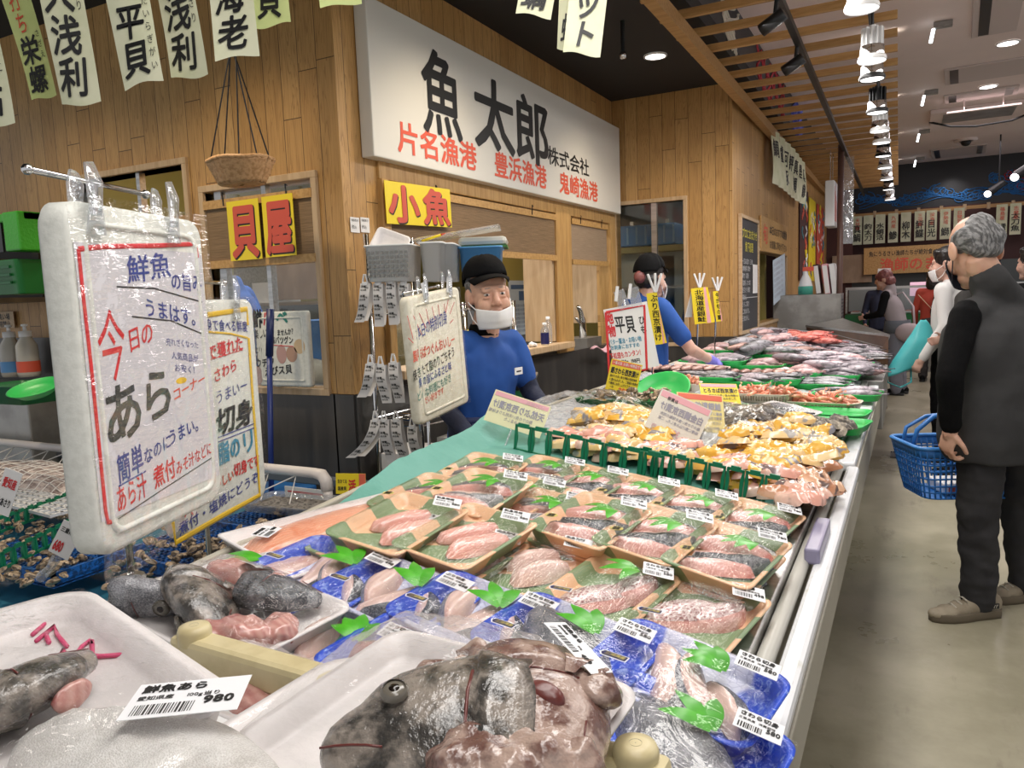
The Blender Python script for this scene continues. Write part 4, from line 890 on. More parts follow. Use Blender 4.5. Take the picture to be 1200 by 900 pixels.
# lower packs of the stacks first, then the ones lying on top
for lay, px, py, lvl, rz, lab, lf, txt in (
 ('peach_loin', 444, 634, 0, R90+.05, 3, 0, 'peach tray of fish under the leftmost rosy loin pack'),
 ('peach_loin', 536, 656, 0, R90, 3, 0, 'peach tray under the middle rosy loin pack'),
 ('peach_dark', 690, 628, 0, R90, 2, 0, 'lower peach tray under the dark red fillet pack at centre'),
 ('peach_dark', 766, 646, 0, R90-.04, 2, 0, 'lower peach tray second from the right of the stacks'),
 ('peach_dark', 845, 668, 0, R90-.06, 2, 0, 'lower peach tray of the rightmost stack'),
 ('peach_grey', 604, 585, 0, R90, 1, 1, 'peach tray half hidden behind the grey skin fillet pack'),
 ('peach_grey', 500, 585, 0, R90+.1, 1, 0, 'peach pack of dark striped pink fish below the upper left packs'),
 ('peach_grey', 556, 590, 0, R90+.08, 1, 0, 'peach tray under the tilted silver fillet pack at the back left'),
 ('peach_loin', 468, 616, 1, R90+.1, 3, 0, 'peach tray of two rosy loins, left one of two side by side'),
 ('peach_loin', 546, 631, 1, R90+.02, 3, 0, 'peach tray of two rosy loins, right one beside the pale loins'),
 ('peach_pale', 621, 664, 0, R90+.02, 3, 0, 'peach tray of two pale cut loins nearest the blue packs'),
 ('peach_grey', 562, 556, 0, R90+.15, 1, 1, 'farthest left peach pack of silver fillets with a wide leaf'),
 ('peach_grey', 557, 580, 1, R90+.1, 1, 0, 'tilted peach pack of silver fillets with gold seal at the back left'),
 ('peach_grey', 634, 559, 0, R90+.05, 1, 2, 'back row peach pack of pale silver fillets left of centre'),
 ('peach_dark', 683, 570, 0, R90, 2, 1, 'back row peach pack at centre next to the green paper rise'),
 ('peach_dark', 742, 583, 0, R90-.02, 2, 2, 'back row peach pack third from the right corner'),
 ('peach_dark', 808, 599, 0, R90-.05, 2, 0, 'back row peach pack second from the right corner'),
 ('peach_dark', 880, 616, 0, R90-.08, 2, 1, 'back row peach pack at the right corner of the green paper'),
 ('peach_grey', 630, 605, 0, R90+.02, 2, 0, 'peach pack of grey and red fillets behind the pale loins'),
 ('peach_dark', 692, 613, 1, R90, 2, 0, 'peach pack of deep red dark skinned fillets topping the centre stack'),
 ('peach_dark', 768, 629, 1, R90-.03, 2, 1, 'peach pack with one long black skinned slice topping its stack'),
 ('peach_dark', 851, 652, 1, R90-.06, 2, 2, 'peach pack of black skinned fillets topping the rightmost stack'),
 ('peach_tai', 711, 698, 0, R90-.03, 1, 0, 'peach pack of scaly silver pink fillets with a leaf and navy sticker'),
 ('peach_tai_plain', 815, 724, 0, R90-.06, 0, 0, 'peach pack of scaly pink fillets without a leaf, nearest the lip')):
    pack(lay, FP, txt, 'fish pack', GP, px, py, lvl, rz, lab, (0, 0), lf)
for lay, px, py, lvl, rz, lab, lf, txt in (
 ('blue_buri', 383, 672, 0, -.10, 0, 0, 'blue pack at the left end of the back blue row'),
 ('blue_sawara', 463, 699, .25, -.11, 0, 1, 'blue pack second from left in the back blue row'),
 ('blue_sawara', 556, 724, .5, -.12, 1, 0, 'blue pack third from left with grey skinned slices and three point leaf'),
 ('blue_whole', 662, 757, .75, -.14, 1, 1, 'blue pack of one large silver grey piece in the middle'),
 ('blue_buri', 797, 798, 1.0, -.16, 1, 2, 'blue pack nearest the counter lip with a big leaf'),
 ('blue_sawara', 388, 764, -.3, -.08, 0, 2, 'blue pack behind the beige bar beside the white heads tray'),
 ('blue_red', 486, 783, .2, -.10, 0, 0, 'blue pack of dark red meat behind the foam tray'),
 ('blue_whole', 788, 872, .6, -.14, 1, 0, 'blue pack at the bottom right beside the beige bar knob')):
    pack(lay, FP, txt, 'fish pack', GB, px, py, lvl, rz, lab, (0, 0), lf)
# salmon side in a long white tray at the left edge
p = cnt(402, 606, .03); q = thing('salmon_pack', 'long white tray holding a pale orange salmon side', 'fish pack'); q.matrix_basis = Matrix.Translation(p-Vector((0, 0, .03))) @ SLOPE @ Matrix.Rotation(1.35, 4, 'Z')
tray(MB(), .52, .17, .028, .012).build('foam_tray', FOAMTRAY, q, True); o = slab(.46, .13, .026, .004, (2, 3), 26, 10, .25, .003).build('salmon_side', SALMON, q, True); o.location.z = .010
dome(.52, .17, .028, .014).build('cling_film', FILM, q, True); child('price_label', LABELS[3], q, (-.19, .01, .040), (0, 0, .5))
p = cnt(312, 668, .02); q = thing('fish_pack', 'white tray with a slim leaf, edge on beside the salmon', 'fish pack'); q.matrix_basis = Matrix.Translation(p-Vector((0, 0, .02))) @ SLOPE @ Matrix.Rotation(1.25, 4, 'Z')
tray(MB(), .34, .13, .026, .012).build('foam_tray', FOAMTRAY, q, True); o = slab(.26, .08, .02, .0, (2, 3)).build('fillet', PALEFLESH, q, True); o.location.z = .01; child('leaf_garnish', LEAVES[1], q, (.0, .02, .034), (0, 0, 2.8)); dome(.34, .13, .026, .012).build('cling_film', FILM, q, True)
# ------------------------------------------------------------------ near trays of fish heads
def head_mb(L=.19, seed=0, open_=0.0):
    """a cut fish head, snout at +x: 0 skin, 1 raw flesh at the cut, 2 the dark mouth and gill slits"""
    mb = MB(); rings = []; n = 32
    prof = [(-.42, .05, .03), (-.44, .26, .13), (-.47, .36, .20), (-.49, .40, .215), (-.40, .43, .225), (-.30, .455, .24), (-.235, .46, .255), (-.215, .435, .215), (-.12, .425, .225), (-.02, .41, .22), (.08, .38, .205), (.18, .335, .18), (.27, .285, .155), (.35, .23, .13), (.42, .175, .11), (.48, .115, .085), (.51, .05, .04)]
    for k, (x, h, w) in enumerate(prof):
        r = []
        for i in range(n):
            a = 2*PI*i/n; cy, cz = math.cos(a), math.sin(a); b = 1+.05*fbm(x*7+seed, a*1.6)+.03*fbm(x*19+seed, a*5)
            if 0.22 < x < .52 and -.45 < cz < -.12: b -= .10
            r.append((x*L+(.03*L*fbm(a*2+seed, 3) if k < 4 else 0), cy*w*L*b, cz*h*L*b-(.05*L if x > .3 else 0)))
        rings.append(r)
    mb.loft(rings, 0, mf=lambda j, i: 1 if j < 3 else 0)
    for sd in (1, -1):
        mb.tube([((.50-.30*t)*L, sd*(.095+.09*t)*L, (-.085-.05*t*t)*L) for t in (0, .25, .5, .75, 1)], .006*L, 6, 2)
        mb.tube([((-.20+.03*math.cos(a*2))*L, sd*.222*L*math.cos(a), .40*L*math.sin(a)) for a in (-.9, -.5, -.1, .3, .7)], .009*L, 6, 2)
        mb.grid(lambda p, t: ((-.17-.20*p)*L, sd*(.235+.03*math.sin(p*3))*L, (-.10-.12*p+(t-.5)*.16*(.4+p))*L), 5, 5)
    return mb
HM = [HEADSKIN, BLOODY, GILLRED]; HMD = [DARKSKIN, BLOODY, GILLRED]; HMG = [GREYSKIN, BLOODY, GILLRED]
def eye_parts(q, loc, R, rot):
    o = child('eye', MB().lathe([(R*1.25, -.002), (R*1.22, .002), (R*1.02, .004)], 22).lathe([(R*1.02, .002), (R*.9, R*.28), (R*.45, R*.42), (.0004, R*.46)], 22).mesh('eye', M('fish_eye_iris', (.15, .135, .11), .15) if 'fish_eye_iris' not in bpy.data.materials else bpy.data.materials['fish_eye_iris'], True), q, loc, rot)
    child('pupil', MB().lathe([(R*.5, R*.40), (R*.3, R*.52), (.0004, R*.55)], 16).mesh('pupil', EYED, True), o)
def lumps(mb, spots, seed):
    r = random.Random(seed)
    for x, y, z, a, b, c, rz in spots: mb.ell((x, y, z), (a, b, c), 14, 0, Matrix.Rotation(rz, 3, 'Z') @ Matrix.Rotation(r.uniform(-.4, .4), 3, 'X'))
    return mb
def lumpy(name, spots, seed, mats, par, vox=.004, amp=.006):
    me = remesh(lumps(MB(), spots, seed), vox, 2); return link_mesh(name, me, mats, par, wr=(38, amp))
def bigfilm(q, L, Wd, z0, hump, seed):
    mb = MB()
    def f(s, t):
        x, y = (s-.5)*L, (t-.5)*Wd; e = min(1, 6*min(s, 1-s, t, 1-t)); return (x, y, z0+hump(x, y)*(e**.6)+.006*e*fbm(x*18+seed, y*18)+.003*e*fbm(x*55, y*55+seed))
    return mb.grid(f, 60, 44).build('cling_film', FILMFG, q, True)
def setm(q, p, rz, tx=0, ty=0): q.matrix_basis = Matrix.Translation(p) @ Matrix.Rotation(rz, 4, 'Z') @ Matrix.Rotation(tx, 4, 'X') @ Matrix.Rotation(ty, 4, 'Y')
# a white riser carries the near trays
q = thing('plastic_riser', 'low white riser box under the near foam trays', 'riser', (-.72, .50, zc(-.7)))
MB().bx((-.42, -.20, 0), (.40, .16, .085)).build('top', WHITEP, q, bevel=.006)
# beige bar with screw knobs
bz = 1.0; a = onz(228, 742, bz); b = onz(745, 884, bz)
q = thing('beige_divider_bar', 'beige plastic divider bar with a round screw knob at each end', 'divider bar', ((a.x+b.x)/2, (a.y+b.y)/2, bz)); hl = (b-a).length/2; q.rotation_euler.z = math.atan2(b.y-a.y, b.x-a.x)
MB().bx((-hl-.03, -.019, -.045), (hl+.03, .019, -.002)).build('bar', BEIGEBAR, q, bevel=.008)
for s in (-1, 1):
    k = MB().lathe([(.021, -.012), (.0215, .004), (.019, .010), (.010, .0115), (.0005, .0115)], 22).build('knob', BEIGEBAR, q, True); k.location = (s*hl, 0, 0)
    MB().lathe([(.006, .0118), (.004, .0085), (.0003, .0085)], 12).build('screw', DULLSTEEL, k, True)
for s in (-.9, 0, .9): MB().bx((s*hl-.012, -.012, -.045-(bz-.045-zc((a.x+b.x)/2+s*hl))), (s*hl+.012, .012, -.04)).build('foot', BEIGEBAR, q)
# heads pack behind the bar
p = cnt(268, 724, .035); q = thing('fish_head_pack', 'white foam tray of dark fish heads behind the beige bar', 'fish pack'); q.matrix_basis = Matrix.Translation(p-Vector((0, 0, .012))) @ SLOPE @ Matrix.Rotation(-.06, 4, 'Z')
tray(MB(), .31, .25, .034, .03).build('foam_tray', FOAMTRAY, q, True)
h = head_mb(.15, 3).build('fish_head', HM, q, True); h.location = (.0, -.045, .045); h.rotation_euler = (.9, .05, -.5); eye_parts(h, (.02, -.030, .026), .0125, (.95, 0, 0))
h = head_mb(.16, 5).build('fish_head', HMD, q, True); h.location = (.045, .065, .042); h.rotation_euler = (1.3, .1, .5); h.scale = (.8, .8, .8)
h = head_mb(.12, 8).build('fish_head', HMG, q, True); h.location = (-.10, -.06, .035); h.rotation_euler = (.7, .05, .6); eye_parts(h, (.02, -.022, .022), .011, (.9, 0, 0))
lumpy('flesh_piece', ((.095, -.055, .04, .045, .035, .026, .4), (.06, -.085, .038, .035, .022, .024, 0), (.12, -.01, .035, .03, .04, .022, .5), (-.08, .075, .035, .06, .03, .028, .2), (-.02, .09, .035, .05, .022, .025, 0)), 3, BLOODY, q)
bigfilm(q, .32, .24, .036, lambda x, y: .050*max(0, 1-(x/.15)**2)**.5*max(0, 1-(y/.12)**2)**.5, 2); child('price_label', LABELS[0], q, (-.03, .085, .062), (-.5, 0, .05))
# pink pack squeezed before the bar
p = onz(300, 795, .955); q = thing('fish_pack', 'clear pack of pink fish scraps with an orange wedge before the bar', 'fish pack'); setm(q, p-Vector((0, 0, .03)), -.12)
tray(MB(), .24, .14, .024, .02).build('foam_tray', FOAMTRAY, q, True)
lumpy('flesh_piece', ((-.06, .01, .02, .05, .04, .022, .3), (.0, .01, .022, .05, .035, .024, -.4), (.03, -.03, .02, .04, .03, .02, 0)), 5, BLOODY, q, .004, .004)
o = slab(.09, .04, .03, 0, (2, 3), pw=.3).build('orange_wedge', SALMON, q, True); o.location = (.065, .03, .014); o.rotation_euler.z = -.3
bigfilm(q, .235, .135, .026, lambda x, y: .03*max(0, 1-(x/.12)**2)**.5*max(0, 1-(y/.07)**2)**.5, 6)
# nearest left tray: sea bream head and belly, red handwriting on the foam
z1 = 1.06; a = onz(98, 686, z1); b = onz(292, 818, z1); ex = (b-a); Lx = ex.length; ang = math.atan2(ex.y, ex.x); ey = Vector((math.sin(ang), -math.cos(ang), 0)); Wy = .31
c = (a+b)/2+ey*(Wy/2); q = thing('fish_head_tray', 'large white foam tray with red handwriting and a grey fish head, nearest left', 'fish tray'); setm(q, (c.x, c.y, z1-.042), ang)
tray(MB(), Lx, Wy, .042, .05, .014, .02).build('foam_tray', FOAMTRAY, q, True)
def inpl(px, py, z): return q.matrix_basis.inverted() @ onz(px, py, z)
hp = inpl(44, 806, z1); h = head_mb(.115, 11).build('fish_head', HM, q, True); h.location = (hp.x, hp.y, .045); h.rotation_euler = (1.2, -.05, 1.75)
bp = inpl(160, 905, z1); o = slab(.34, .17, .036, .012, (-.1, 1.01), 30, 16, .4, .008).build('belly_fillet', SILVERSKIN, q, True); o.scale = (1, 1, 1); o.data.materials[0] = SILVERSKIN; o.location = (bp.x, bp.y, .014); o.rotation_euler.z = .1
cp = inpl(86, 812, z1); lumpy('flesh_piece', ((cp.x, cp.y, .04, .008, .022, .014, .3), (cp.x-.015, cp.y-.02, .045, .006, .02, .012, .5)), 7, BLOODY, q, .003, .003)
mb = MB(); ip = lambda px, py: (lambda v: (v.x, v.y-.03, .0150))(inpl(px, py, z1-.027))
for st in (((70, 734), (90, 716)), ((75, 741), (95, 724), (98, 733), (111, 747)), ((86, 735), (90, 743)), ((98, 769), (107, 751), (113, 757)), ((103, 763), (110, 772), (114, 783), (119, 768), (113, 760)), ((118, 764), (127, 748), (137, 740), (140, 746)), ((139, 741), (141, 757), (135, 775)), ((127, 756), (150, 758), (178, 756))):
    pts = [ip(*s) for s in st]; mb.tube(pts, [.0027]*len(pts), 6)
mb.build('handwriting', PINKINK, q, True)
me = label_mb(.098, .060, ('鮮魚あら', '愛知県産', '100g当り', '980')).mesh('price_label', [LABELW, INK]); lp = inpl(222, 842, z1); child('price_label', me, q, (lp.x, lp.y, .062), (0, 0, .88))
bigfilm(q, Lx*.97, Wy*.97, .043, lambda x, y: .026*max(0, 1-(x/.2)**2)**.5*max(0, 1-(y/.15)**2)**.5, 12)
# empty-looking foam tray at the bottom centre
z2 = 1.0; a = onz(392, 772, z2); q = thing('foam_tray_pack', 'deep white foam tray between the two near fish trays', 'fish tray'); setm(q, (a.x+.155, a.y-.14, z2-.045), -.04)
tray(MB(), .33, .30, .046, .045, .012, .02).build('foam_tray', FOAMTRAY, q, True); bigfilm(q, .31, .28, .047, lambda x, y: -.008, 20)
o = slab(.12, .06, .02, 0, (2, 3)).build('fillet', PALEFLESH, q, True); o.location = (.06, -.08, .014)
# bulging pack of big heads at the bottom
z3 = 1.03; a = onz(738, 806, z3); b = onz(655, 905, z3); q = thing('fish_head_pack', 'bulging film wrapped pack of big grey fish heads, nearest the camera', 'fish pack'); c = Vector((a.x-.145, a.y-.125, z3-.03)); setm(q, c, -.06, .04)
tray(MB(), .31, .26, .032, .03).build('foam_tray', FOAMTRAY, q, True)
def in3(px, py, z=1.06): v = q.matrix_basis.inverted() @ onz(px, py, z); return v.x, v.y
hx, hy = in3(505, 862); h = head_mb(.175, 21).build('fish_head', HM, q, True); h.location = (hx, hy, .058); h.rotation_euler = (1.12, -.05, PI+.55); eye_parts(h, (.030, .0365, .022), .0095, (-1.35, 0, 0))
hx, hy = in3(640, 835); h2 = head_mb(.15, 27).build('fish_head', [HEADFLESH, BLOODY, GILLRED], q, True); h2.location = (hx, hy, .052); h2.rotation_euler = (1.2, .1, -.9)
sp = []
for px, py, a, b, c, r_ in ((585, 815, .014, .07, .028, .25), (560, 870, .012, .06, .03, .1), (690, 810, .03, .03, .02, .4), (600, 785, .08, .018, .02, -.1), (620, 890, .06, .03, .03, .3), (540, 790, .05, .02, .02, .4), (560, 905, .06, .04, .035, 0)): x, y = in3(px, py); sp.append((x, y, .055, a, b, c, r_))
lumpy('flesh_piece', sp, 9, HEADFLESH, q, .003, .009)
x, y = in3(634, 800, 1.09); lumpy('gill_cavity', ((x, y, .076, .024, .014, .014, -.1),), 10, GILLRED, q, .002, .002)
me = label_mb(.075, .030, ('鮮魚あら', '愛知県産', '100g', '480')).mesh('price_label', [LABELW, INK]); child('price_label', me, q, (.105, .088, .083), (-.35, .3, -.45))
bigfilm(q, .305, .255, .034, lambda x, y: .070*max(0, 1-(x/.153)**2)**.4*max(0, 1-(y/.128)**2)**.4, 31)
# ------------------------------------------------------------------ shellfish tank at the left
TZ = .62; TX = -1.93
q = thing('shellfish_tank', 'wide glass sided shellfish tank left of the counter', 'tank', (0, 0, 0))
def tx(y): return TX-.06*(y-1.4)/1.2
m = MB(); m.bx((-5.2, .55, TZ-.30), (TX, 2.62, TZ-.27)); m.build('tank_floor', M('tank_blue_floor', (.02, .16, .30), .4), q)
m = MB(); m.loft([[(TX+.04, .5, .25), (TX+.06, .5, .25), (TX+.06, .5, TZ), (TX+.04, .5, TZ)], [(TX-.05, 2.62, .25), (TX-.03, 2.62, .25), (TX-.03, 2.62, TZ), (TX-.05, 2.62, TZ)]]); m.build('glass_side', TANKGLASS, q)
m = MB(); m.loft([[(TX+.02, .5, TZ-.02), (TX+.075, .5, TZ-.02), (TX+.075, .5, TZ+.012), (TX+.02, .5, TZ+.012)], [(TX-.07, 2.62, TZ-.02), (TX-.015, 2.62, TZ-.02), (TX-.015, 2.62, TZ+.012), (TX-.07, 2.62, TZ+.012)]]); m.bx((-5.2, 2.58, TZ-.02), (TX-.02, 2.63, TZ+.012)); m.build('rim', M('tank_rim', (.10, .11, .13), .3), q, bevel=.004)
m = MB(); m.bx((-5.2, .5, 0), (TX-.02, 2.6, .32)); m.build('plinth', M('tank_plinth', (.20, .20, .17), .5, nz=(6, (.09, .10, .06), .4, .6)), q)
ALGAE = M('algae_glass', (.10, .12, .055), .35, nz=(9, (.28, .27, .17), .42, .6))
m = MB(); m.loft([[(TX+.03, .5, .30), (TX+.038, .5, .30), (TX+.038, .5, TZ-.05), (TX+.03, .5, TZ-.05)], [(TX-.06, 2.0, .30), (TX-.052, 2.0, .30), (TX-.052, 2.0, TZ-.05), (TX-.06, 2.0, TZ-.05)]]); m.build('algae_film', ALGAE, q)
WATER = M('tank_water', (.05, .22, .34), .08)
m = MB(); m.bx((-5.2, .55, TZ-.26), (TX, 2.58, TZ-.16)); m.build('water', WATER, q)
# blue mesh trays under the shells
BMESH = M('blue_mesh', (.015, .13, .46), .4, nz=(60, (.01, .05, .16), .45, .55))
bt = []
for i, (px, py, w, d, t) in enumerate(((60, 650, .6, .35, 'nearest, under the clams'), (240, 640, .5, .5, 'beside the second foam board'), (320, 610, .42, .35, 'farthest, below the white pipe'))):
    p = onz(px, py, TZ-.07); q = thing('mesh_tray', 'blue mesh tray in the shellfish tank, '+t, 'tray', p, 0, 'blue mesh trays in the tank'); m = MB(); n = int(w/.024)
    for k in range(n+1): m.bx((-w/2+k*w/n-.004, -d/2, 0), (-w/2+k*w/n+.004, d/2, .006))
    n2 = int(d/.024)
    for k in range(n2+1): m.bx((-w/2, -d/2+k*d/n2-.004, 0), (w/2, -d/2+k*d/n2+.004, .006))
    m.bx((-w/2, -d/2, -.02), (w/2, d/2, -.018)); m.bx((-w/2, -d/2, -.01), (w/2, -d/2+.012, .03)); m.bx((w/2-.012, -d/2, -.01), (w/2, d/2, .03)); m.build('mesh', BMESH, q)
# clams
def clam():
    mb = MB()
    for s in (1, -1): mb.grid(lambda a, b: (math.cos(2*PI*a)*.021*b*(1+.12*math.cos(2*PI*a)), math.sin(2*PI*a)*.016*b, s*.009*(1-b*b)**.6), 14, 5)
    return mb
cl = clam().mesh('clam', SHELLM, True); r = random.Random(5); n = 0
def inpoly(x, y, P):
    c = False
    for i in range(len(P)):
        (x1, y1), (x2, y2) = P[i], P[i-1]
        if (y1 > y) != (y2 > y) and x < (x2-x1)*(y-y1)/(y2-y1)+x1: c = not c
    return c
def scatter(P, n, r):
    xs = [p[0] for p in P]; ys = [p[1] for p in P]; out = []
    while len(out) < n:
        x, y = r.uniform(min(xs), max(xs)), r.uniform(min(ys), max(ys))
        if inpoly(x, y, P): out.append((x, y))
    return out
for reg, k, lab, z in (([(0, 600), (95, 590), (100, 660), (60, 690), (0, 680)], 110, 'small brown clam heaped in the tank left of the big foam board', TZ-.03), ([(-20, 590), (85, 588), (85, 604), (-20, 622)], 30, 'brown clam behind the green dividers in the tank', TZ-.02), ([(168, 590), (200, 600), (250, 650), (180, 690), (120, 690)], 80, 'small brown clam between the two foam boards', TZ-.03), ([(215, 640), (300, 610), (330, 590), (345, 600), (250, 660)], 40, 'brown clam near the tank rim below the second foam board', TZ-.03)):
    for px, py in scatter(reg, k, r):
        p = onz(px, py, z+r.uniform(-.02, .02)); o = bpy.data.objects.new('clam', cl); COL.objects.link(o); o.location = p; o.rotation_euler = (r.uniform(-.7, .7), r.uniform(-.7, .7), r.uniform(0, 6)); s = r.uniform(.65, 1.15); o.scale = (s, s, s); tag(o, lab, 'clam', lab.replace('small brown clam', 'clams').replace('brown clam', 'clams'))
# green arch dividers
def divider(n, pitch=.052, h=.062, th=.004):
    mb = MB()
    for i in range(n):
        x0 = i*pitch
        for s in (0, 1):
            xc = x0+(.0045 if s == 0 else pitch-.0045); ring = []
            for k in range(9):
                z = h*k/8; w = .0028+.0026*math.cos((k/8-.5)*PI)**2; c = xc+(.002 if s == 0 else -.002)*math.cos((k/8-.5)*PI)**2; ring.append([(c-w, -th, z), (c+w, -th, z), (c+w, th, z), (c-w, th, z)])
            mb.loft(ring)
        mb.bx((x0, -th, 0), (x0+pitch, th, .010)); mb.bx((x0+.004, -th, h-.008), (x0+pitch-.004, th, h)); mb.bx((x0+.013, -th, h), (x0+pitch-.013, th, h+.006))
    return mb
for i, (a, b, n, t) in enumerate((((-40, 640), (92, 590), 12, 'far green arch divider in the shell tank, by the white grate'), ((-10, 675), (96, 622), 9, 'near green arch divider in the shell tank, beside the red price card'))):
    A, B = onz(*a, TZ-.03), onz(*b, TZ-.03); q = thing('green_divider', t, 'divider', group='green arch dividers'); basis(q, A, B-A, (0, 0, 1)); L = (B-A).length
    mb = divider(n, L/n, .06); mb.v = [(x, z, y) for x, y, z in mb.v]; mb.build('arches', FENCEGREEN, q)
A, B = cnt(597, 520, .0), cnt(775, 557, .0)
for a, b, t in (((597, 531), (772, 573), 'left section of the green arch fence behind the paper'), ((742, 562), (913, 603), 'right section of the green arch fence behind the paper')):
    A, B = cnt(*a, .0), cnt(*b, .0); q = thing('green_divider', t, 'divider', group='green arch fences on the counter'); basis(q, A+Vector((0, .03, .003)), B-A, (0, 0, 1)); L = (B-A).length
    mb = divider(8, L/8, .090, .0035); mb.v = [(x, z, y) for x, y, z in mb.v]; mb.build('arches', FENCEGREEN, q)
# net bag of shells, white grate, pvc pipe frame
p = onz(40, 565, TZ); q = thing('shell_net_bag', 'white net bag of shells bulging under the white pipe', 'net bag', p); m = MB()
bag = lambda s, t: (-.75+1.35*s, -.22+.46*t, .11*max(0, math.sin(PI*s))**.5*max(0, math.sin(PI*t))**.6+.014*fbm(s*11, t*6)-.03)
m.grid(bag, 44, 20); m.build('contents', M('pale_shells', (.60, .52, .50), .5, nz=(16, (.26, .20, .19), .4, .62), st=(1, 3, 1), bump=(22, .8, .02)), q, True)
m = MB()
for k in range(24): m.tube([Vector(bag(k/24+.012*math.sin(j), j/14))+Vector((0, 0, .006)) for j in range(15)], .0022, 4)
for k in range(1, 9): m.tube([Vector(bag(j/30, k/9+.02*math.sin(j*.9)))+Vector((0, 0, .006)) for j in range(31)], .0022, 4)
m.build('net', NET, q)
p = onz(38, 588, TZ+.01); q = thing('white_grate', 'white plastic grate lying over the shells', 'grate', p, -.1); m = MB()
for k in range(15): m.bx((-.34+k*.048, -.09, 0), (-.325+k*.048, .09, .012))
for y in (-.09, -.045, 0, .045, .09): m.bx((-.345, y-.005, 0), (.35, y+.005, .012))
m.build('bars', WHITEP, q)
q = thing('pvc_pipe_frame', 'white pvc pipe frame with an elbow standing over the tank', 'pipe'); yP = 2.38; zP = .715
e = ony(372, 559, yP); m = MB(); m.tube([(-5.2, yP, zP), (e.x-.02, yP, zP), (e.x+.025, yP, zP-.006), (e.x+.045, yP, zP-.03), (e.x+.05, yP, zP-.07)], [.021, .021, .026, .026, .026], 14); m.tube([(e.x+.05, yP, zP-.06), (e.x+.05, yP, .34)], .021, 12); m.build('pipe', PVC, q, True)
m = MB()
for k in range(18):
    x = e.x-.12-k*.16
    if e.x-1.55 < x < e.x-.42: continue
    MB().tube([(x-.10, yP-.13, TZ+.02), (x, yP, zP-.02), (x+.10, yP-.15, TZ+.0)], .003, 5).build('tie_cord', NET, q)
p = onz(348, 596, TZ-.02); q = thing('clear_tray', 'clear shallow tray of small shells under the pipe elbow', 'tray', p, .1)
tray(MB(), .42, .22, .035, .03).build('body', CLEARP, q, True); m = MB(); m.grid(lambda s, t: ((s-.5)*.37, (t-.5)*.17, .018+.007*fbm(s*22, t*12)), 40, 20); m.build('shells', M('tiny_shells', (.24, .22, .20), .5, nz=(60, (.06, .055, .05), .45, .6)), q, True, kind='stuff')
# cards clipped to the tank
def clipcard(lab, px, py, d, w, h, rz, mats, lines, n=(0, -1, 0), lean=0.0, card=None, yaw=None):
    q = thing('price_card', lab, 'price card', group='price cards'); u = (Vector((math.cos(yaw), math.sin(yaw), 0)) if yaw is not None else CR.copy()); u.z = 0; u.normalize(); up = (Vector((0, 0, 1))+lean*u.cross(Vector((0, 0, 1)))*-1).normalized()
    ca, sa = math.cos(rz), math.sin(rz); basis(q, ond(px, py, d), u*ca+up*sa, up*ca-u*sa)
    MB().bx((-w/2, -h/2, -.002), (w/2, h/2, 0)).build('card', card or PAPERW, q)
    tt = [MB() for _ in mats]
    for s, x, y, hh, ww, mi, b in lines: tt[mi].text(s, (x*w-w/2, y*h-h/2, .001), h=hh*h, w=ww*w, b=b)
    lettering(q, tt, mats); return q
c = clipcard('white price card with a red 680 leaning in the tank', 77, 633, 1.75, .05, .085, -.55, (RED, INK), (('680', .1, .12, .42, .28, 0, .05), ('三重県産', .08, .7, .16, .2, 1, .02)))
MB().tube([(0, -.045, 0), (.0, -.075, .012), (-.012, -.11, .0)], [.012, .009, .012], 8).build('clip', CLEARP, c)
clipcard('tilted cream shell price card at the left edge by the net', 8, 577, 1.9, .045, .12, -.42, (RED, INK), (('愛知産', .12, .62, .24, .26, 0, .03), ('大あさり', .12, .2, .2, .2, 1, .03)))
c = clipcard('yellow card with a red 活 character beside the white pipe', 411, 567, 2.55, .10, .07, -.05, (RED, INK), (('活', .42, .18, .62, .26, 0, .04), ('生きてる', .06, .55, .2, .08, 1, .02), ('国産貝', .06, .2, .2, .10, 1, .02)), card=YELLOWC); MB().bx((.028, -.035, .0005), (.05, .035, .0015)).build('red_band', REDSTRIP, c)
q = thing('tank_notice', 'white notice with red bars hung low behind the pipe elbow', 'notice'); basis(q, ony(356, 582, 2.75), (1, 0, 0)); MB().bx((-.12, -.05, 0), (.14, .045, .004)).build('paper', PAPERW, q); m = MB(); m.bx((-.10, -.03, .0045), (.13, -.018, .005)); m.bx((-.10, .015, .0045), (.13, .025, .005)); m.build('red_bar', RED, q)
q = thing('blue_crate', 'blue crate seen behind the pipe near the wall', 'crate', ony(330, 592, 2.85)); MB().bx((-.16, -.1, -.3), (.16, .1, .10)).build('body', BLUEP, q, bevel=.008); m = MB()
for k in range(6): m.bx((-.155+k*.055, -.106, -.1), (-.12+k*.055, -.1, .08))
m.build('ribs', SKYBLUEP, q)
q = thing('blue_pole_brush', 'tall blue handled brush leaning by the shell hatch', 'brush'); a = ony(317, 362, 2.80); b = ony(313, 556, 2.76); q.location = b; m = MB(); m.tube([(0, 0, -.35), a-b-(a-b)*.28], .014, 10); m.build('handle', M('pole_blue', (.02, .04, .20), .35), q, True); MB().tube([(a-b)*.72, a-b], .019, 10).build('grip', M('navy_grip', (.01, .02, .10), .4), q, True)
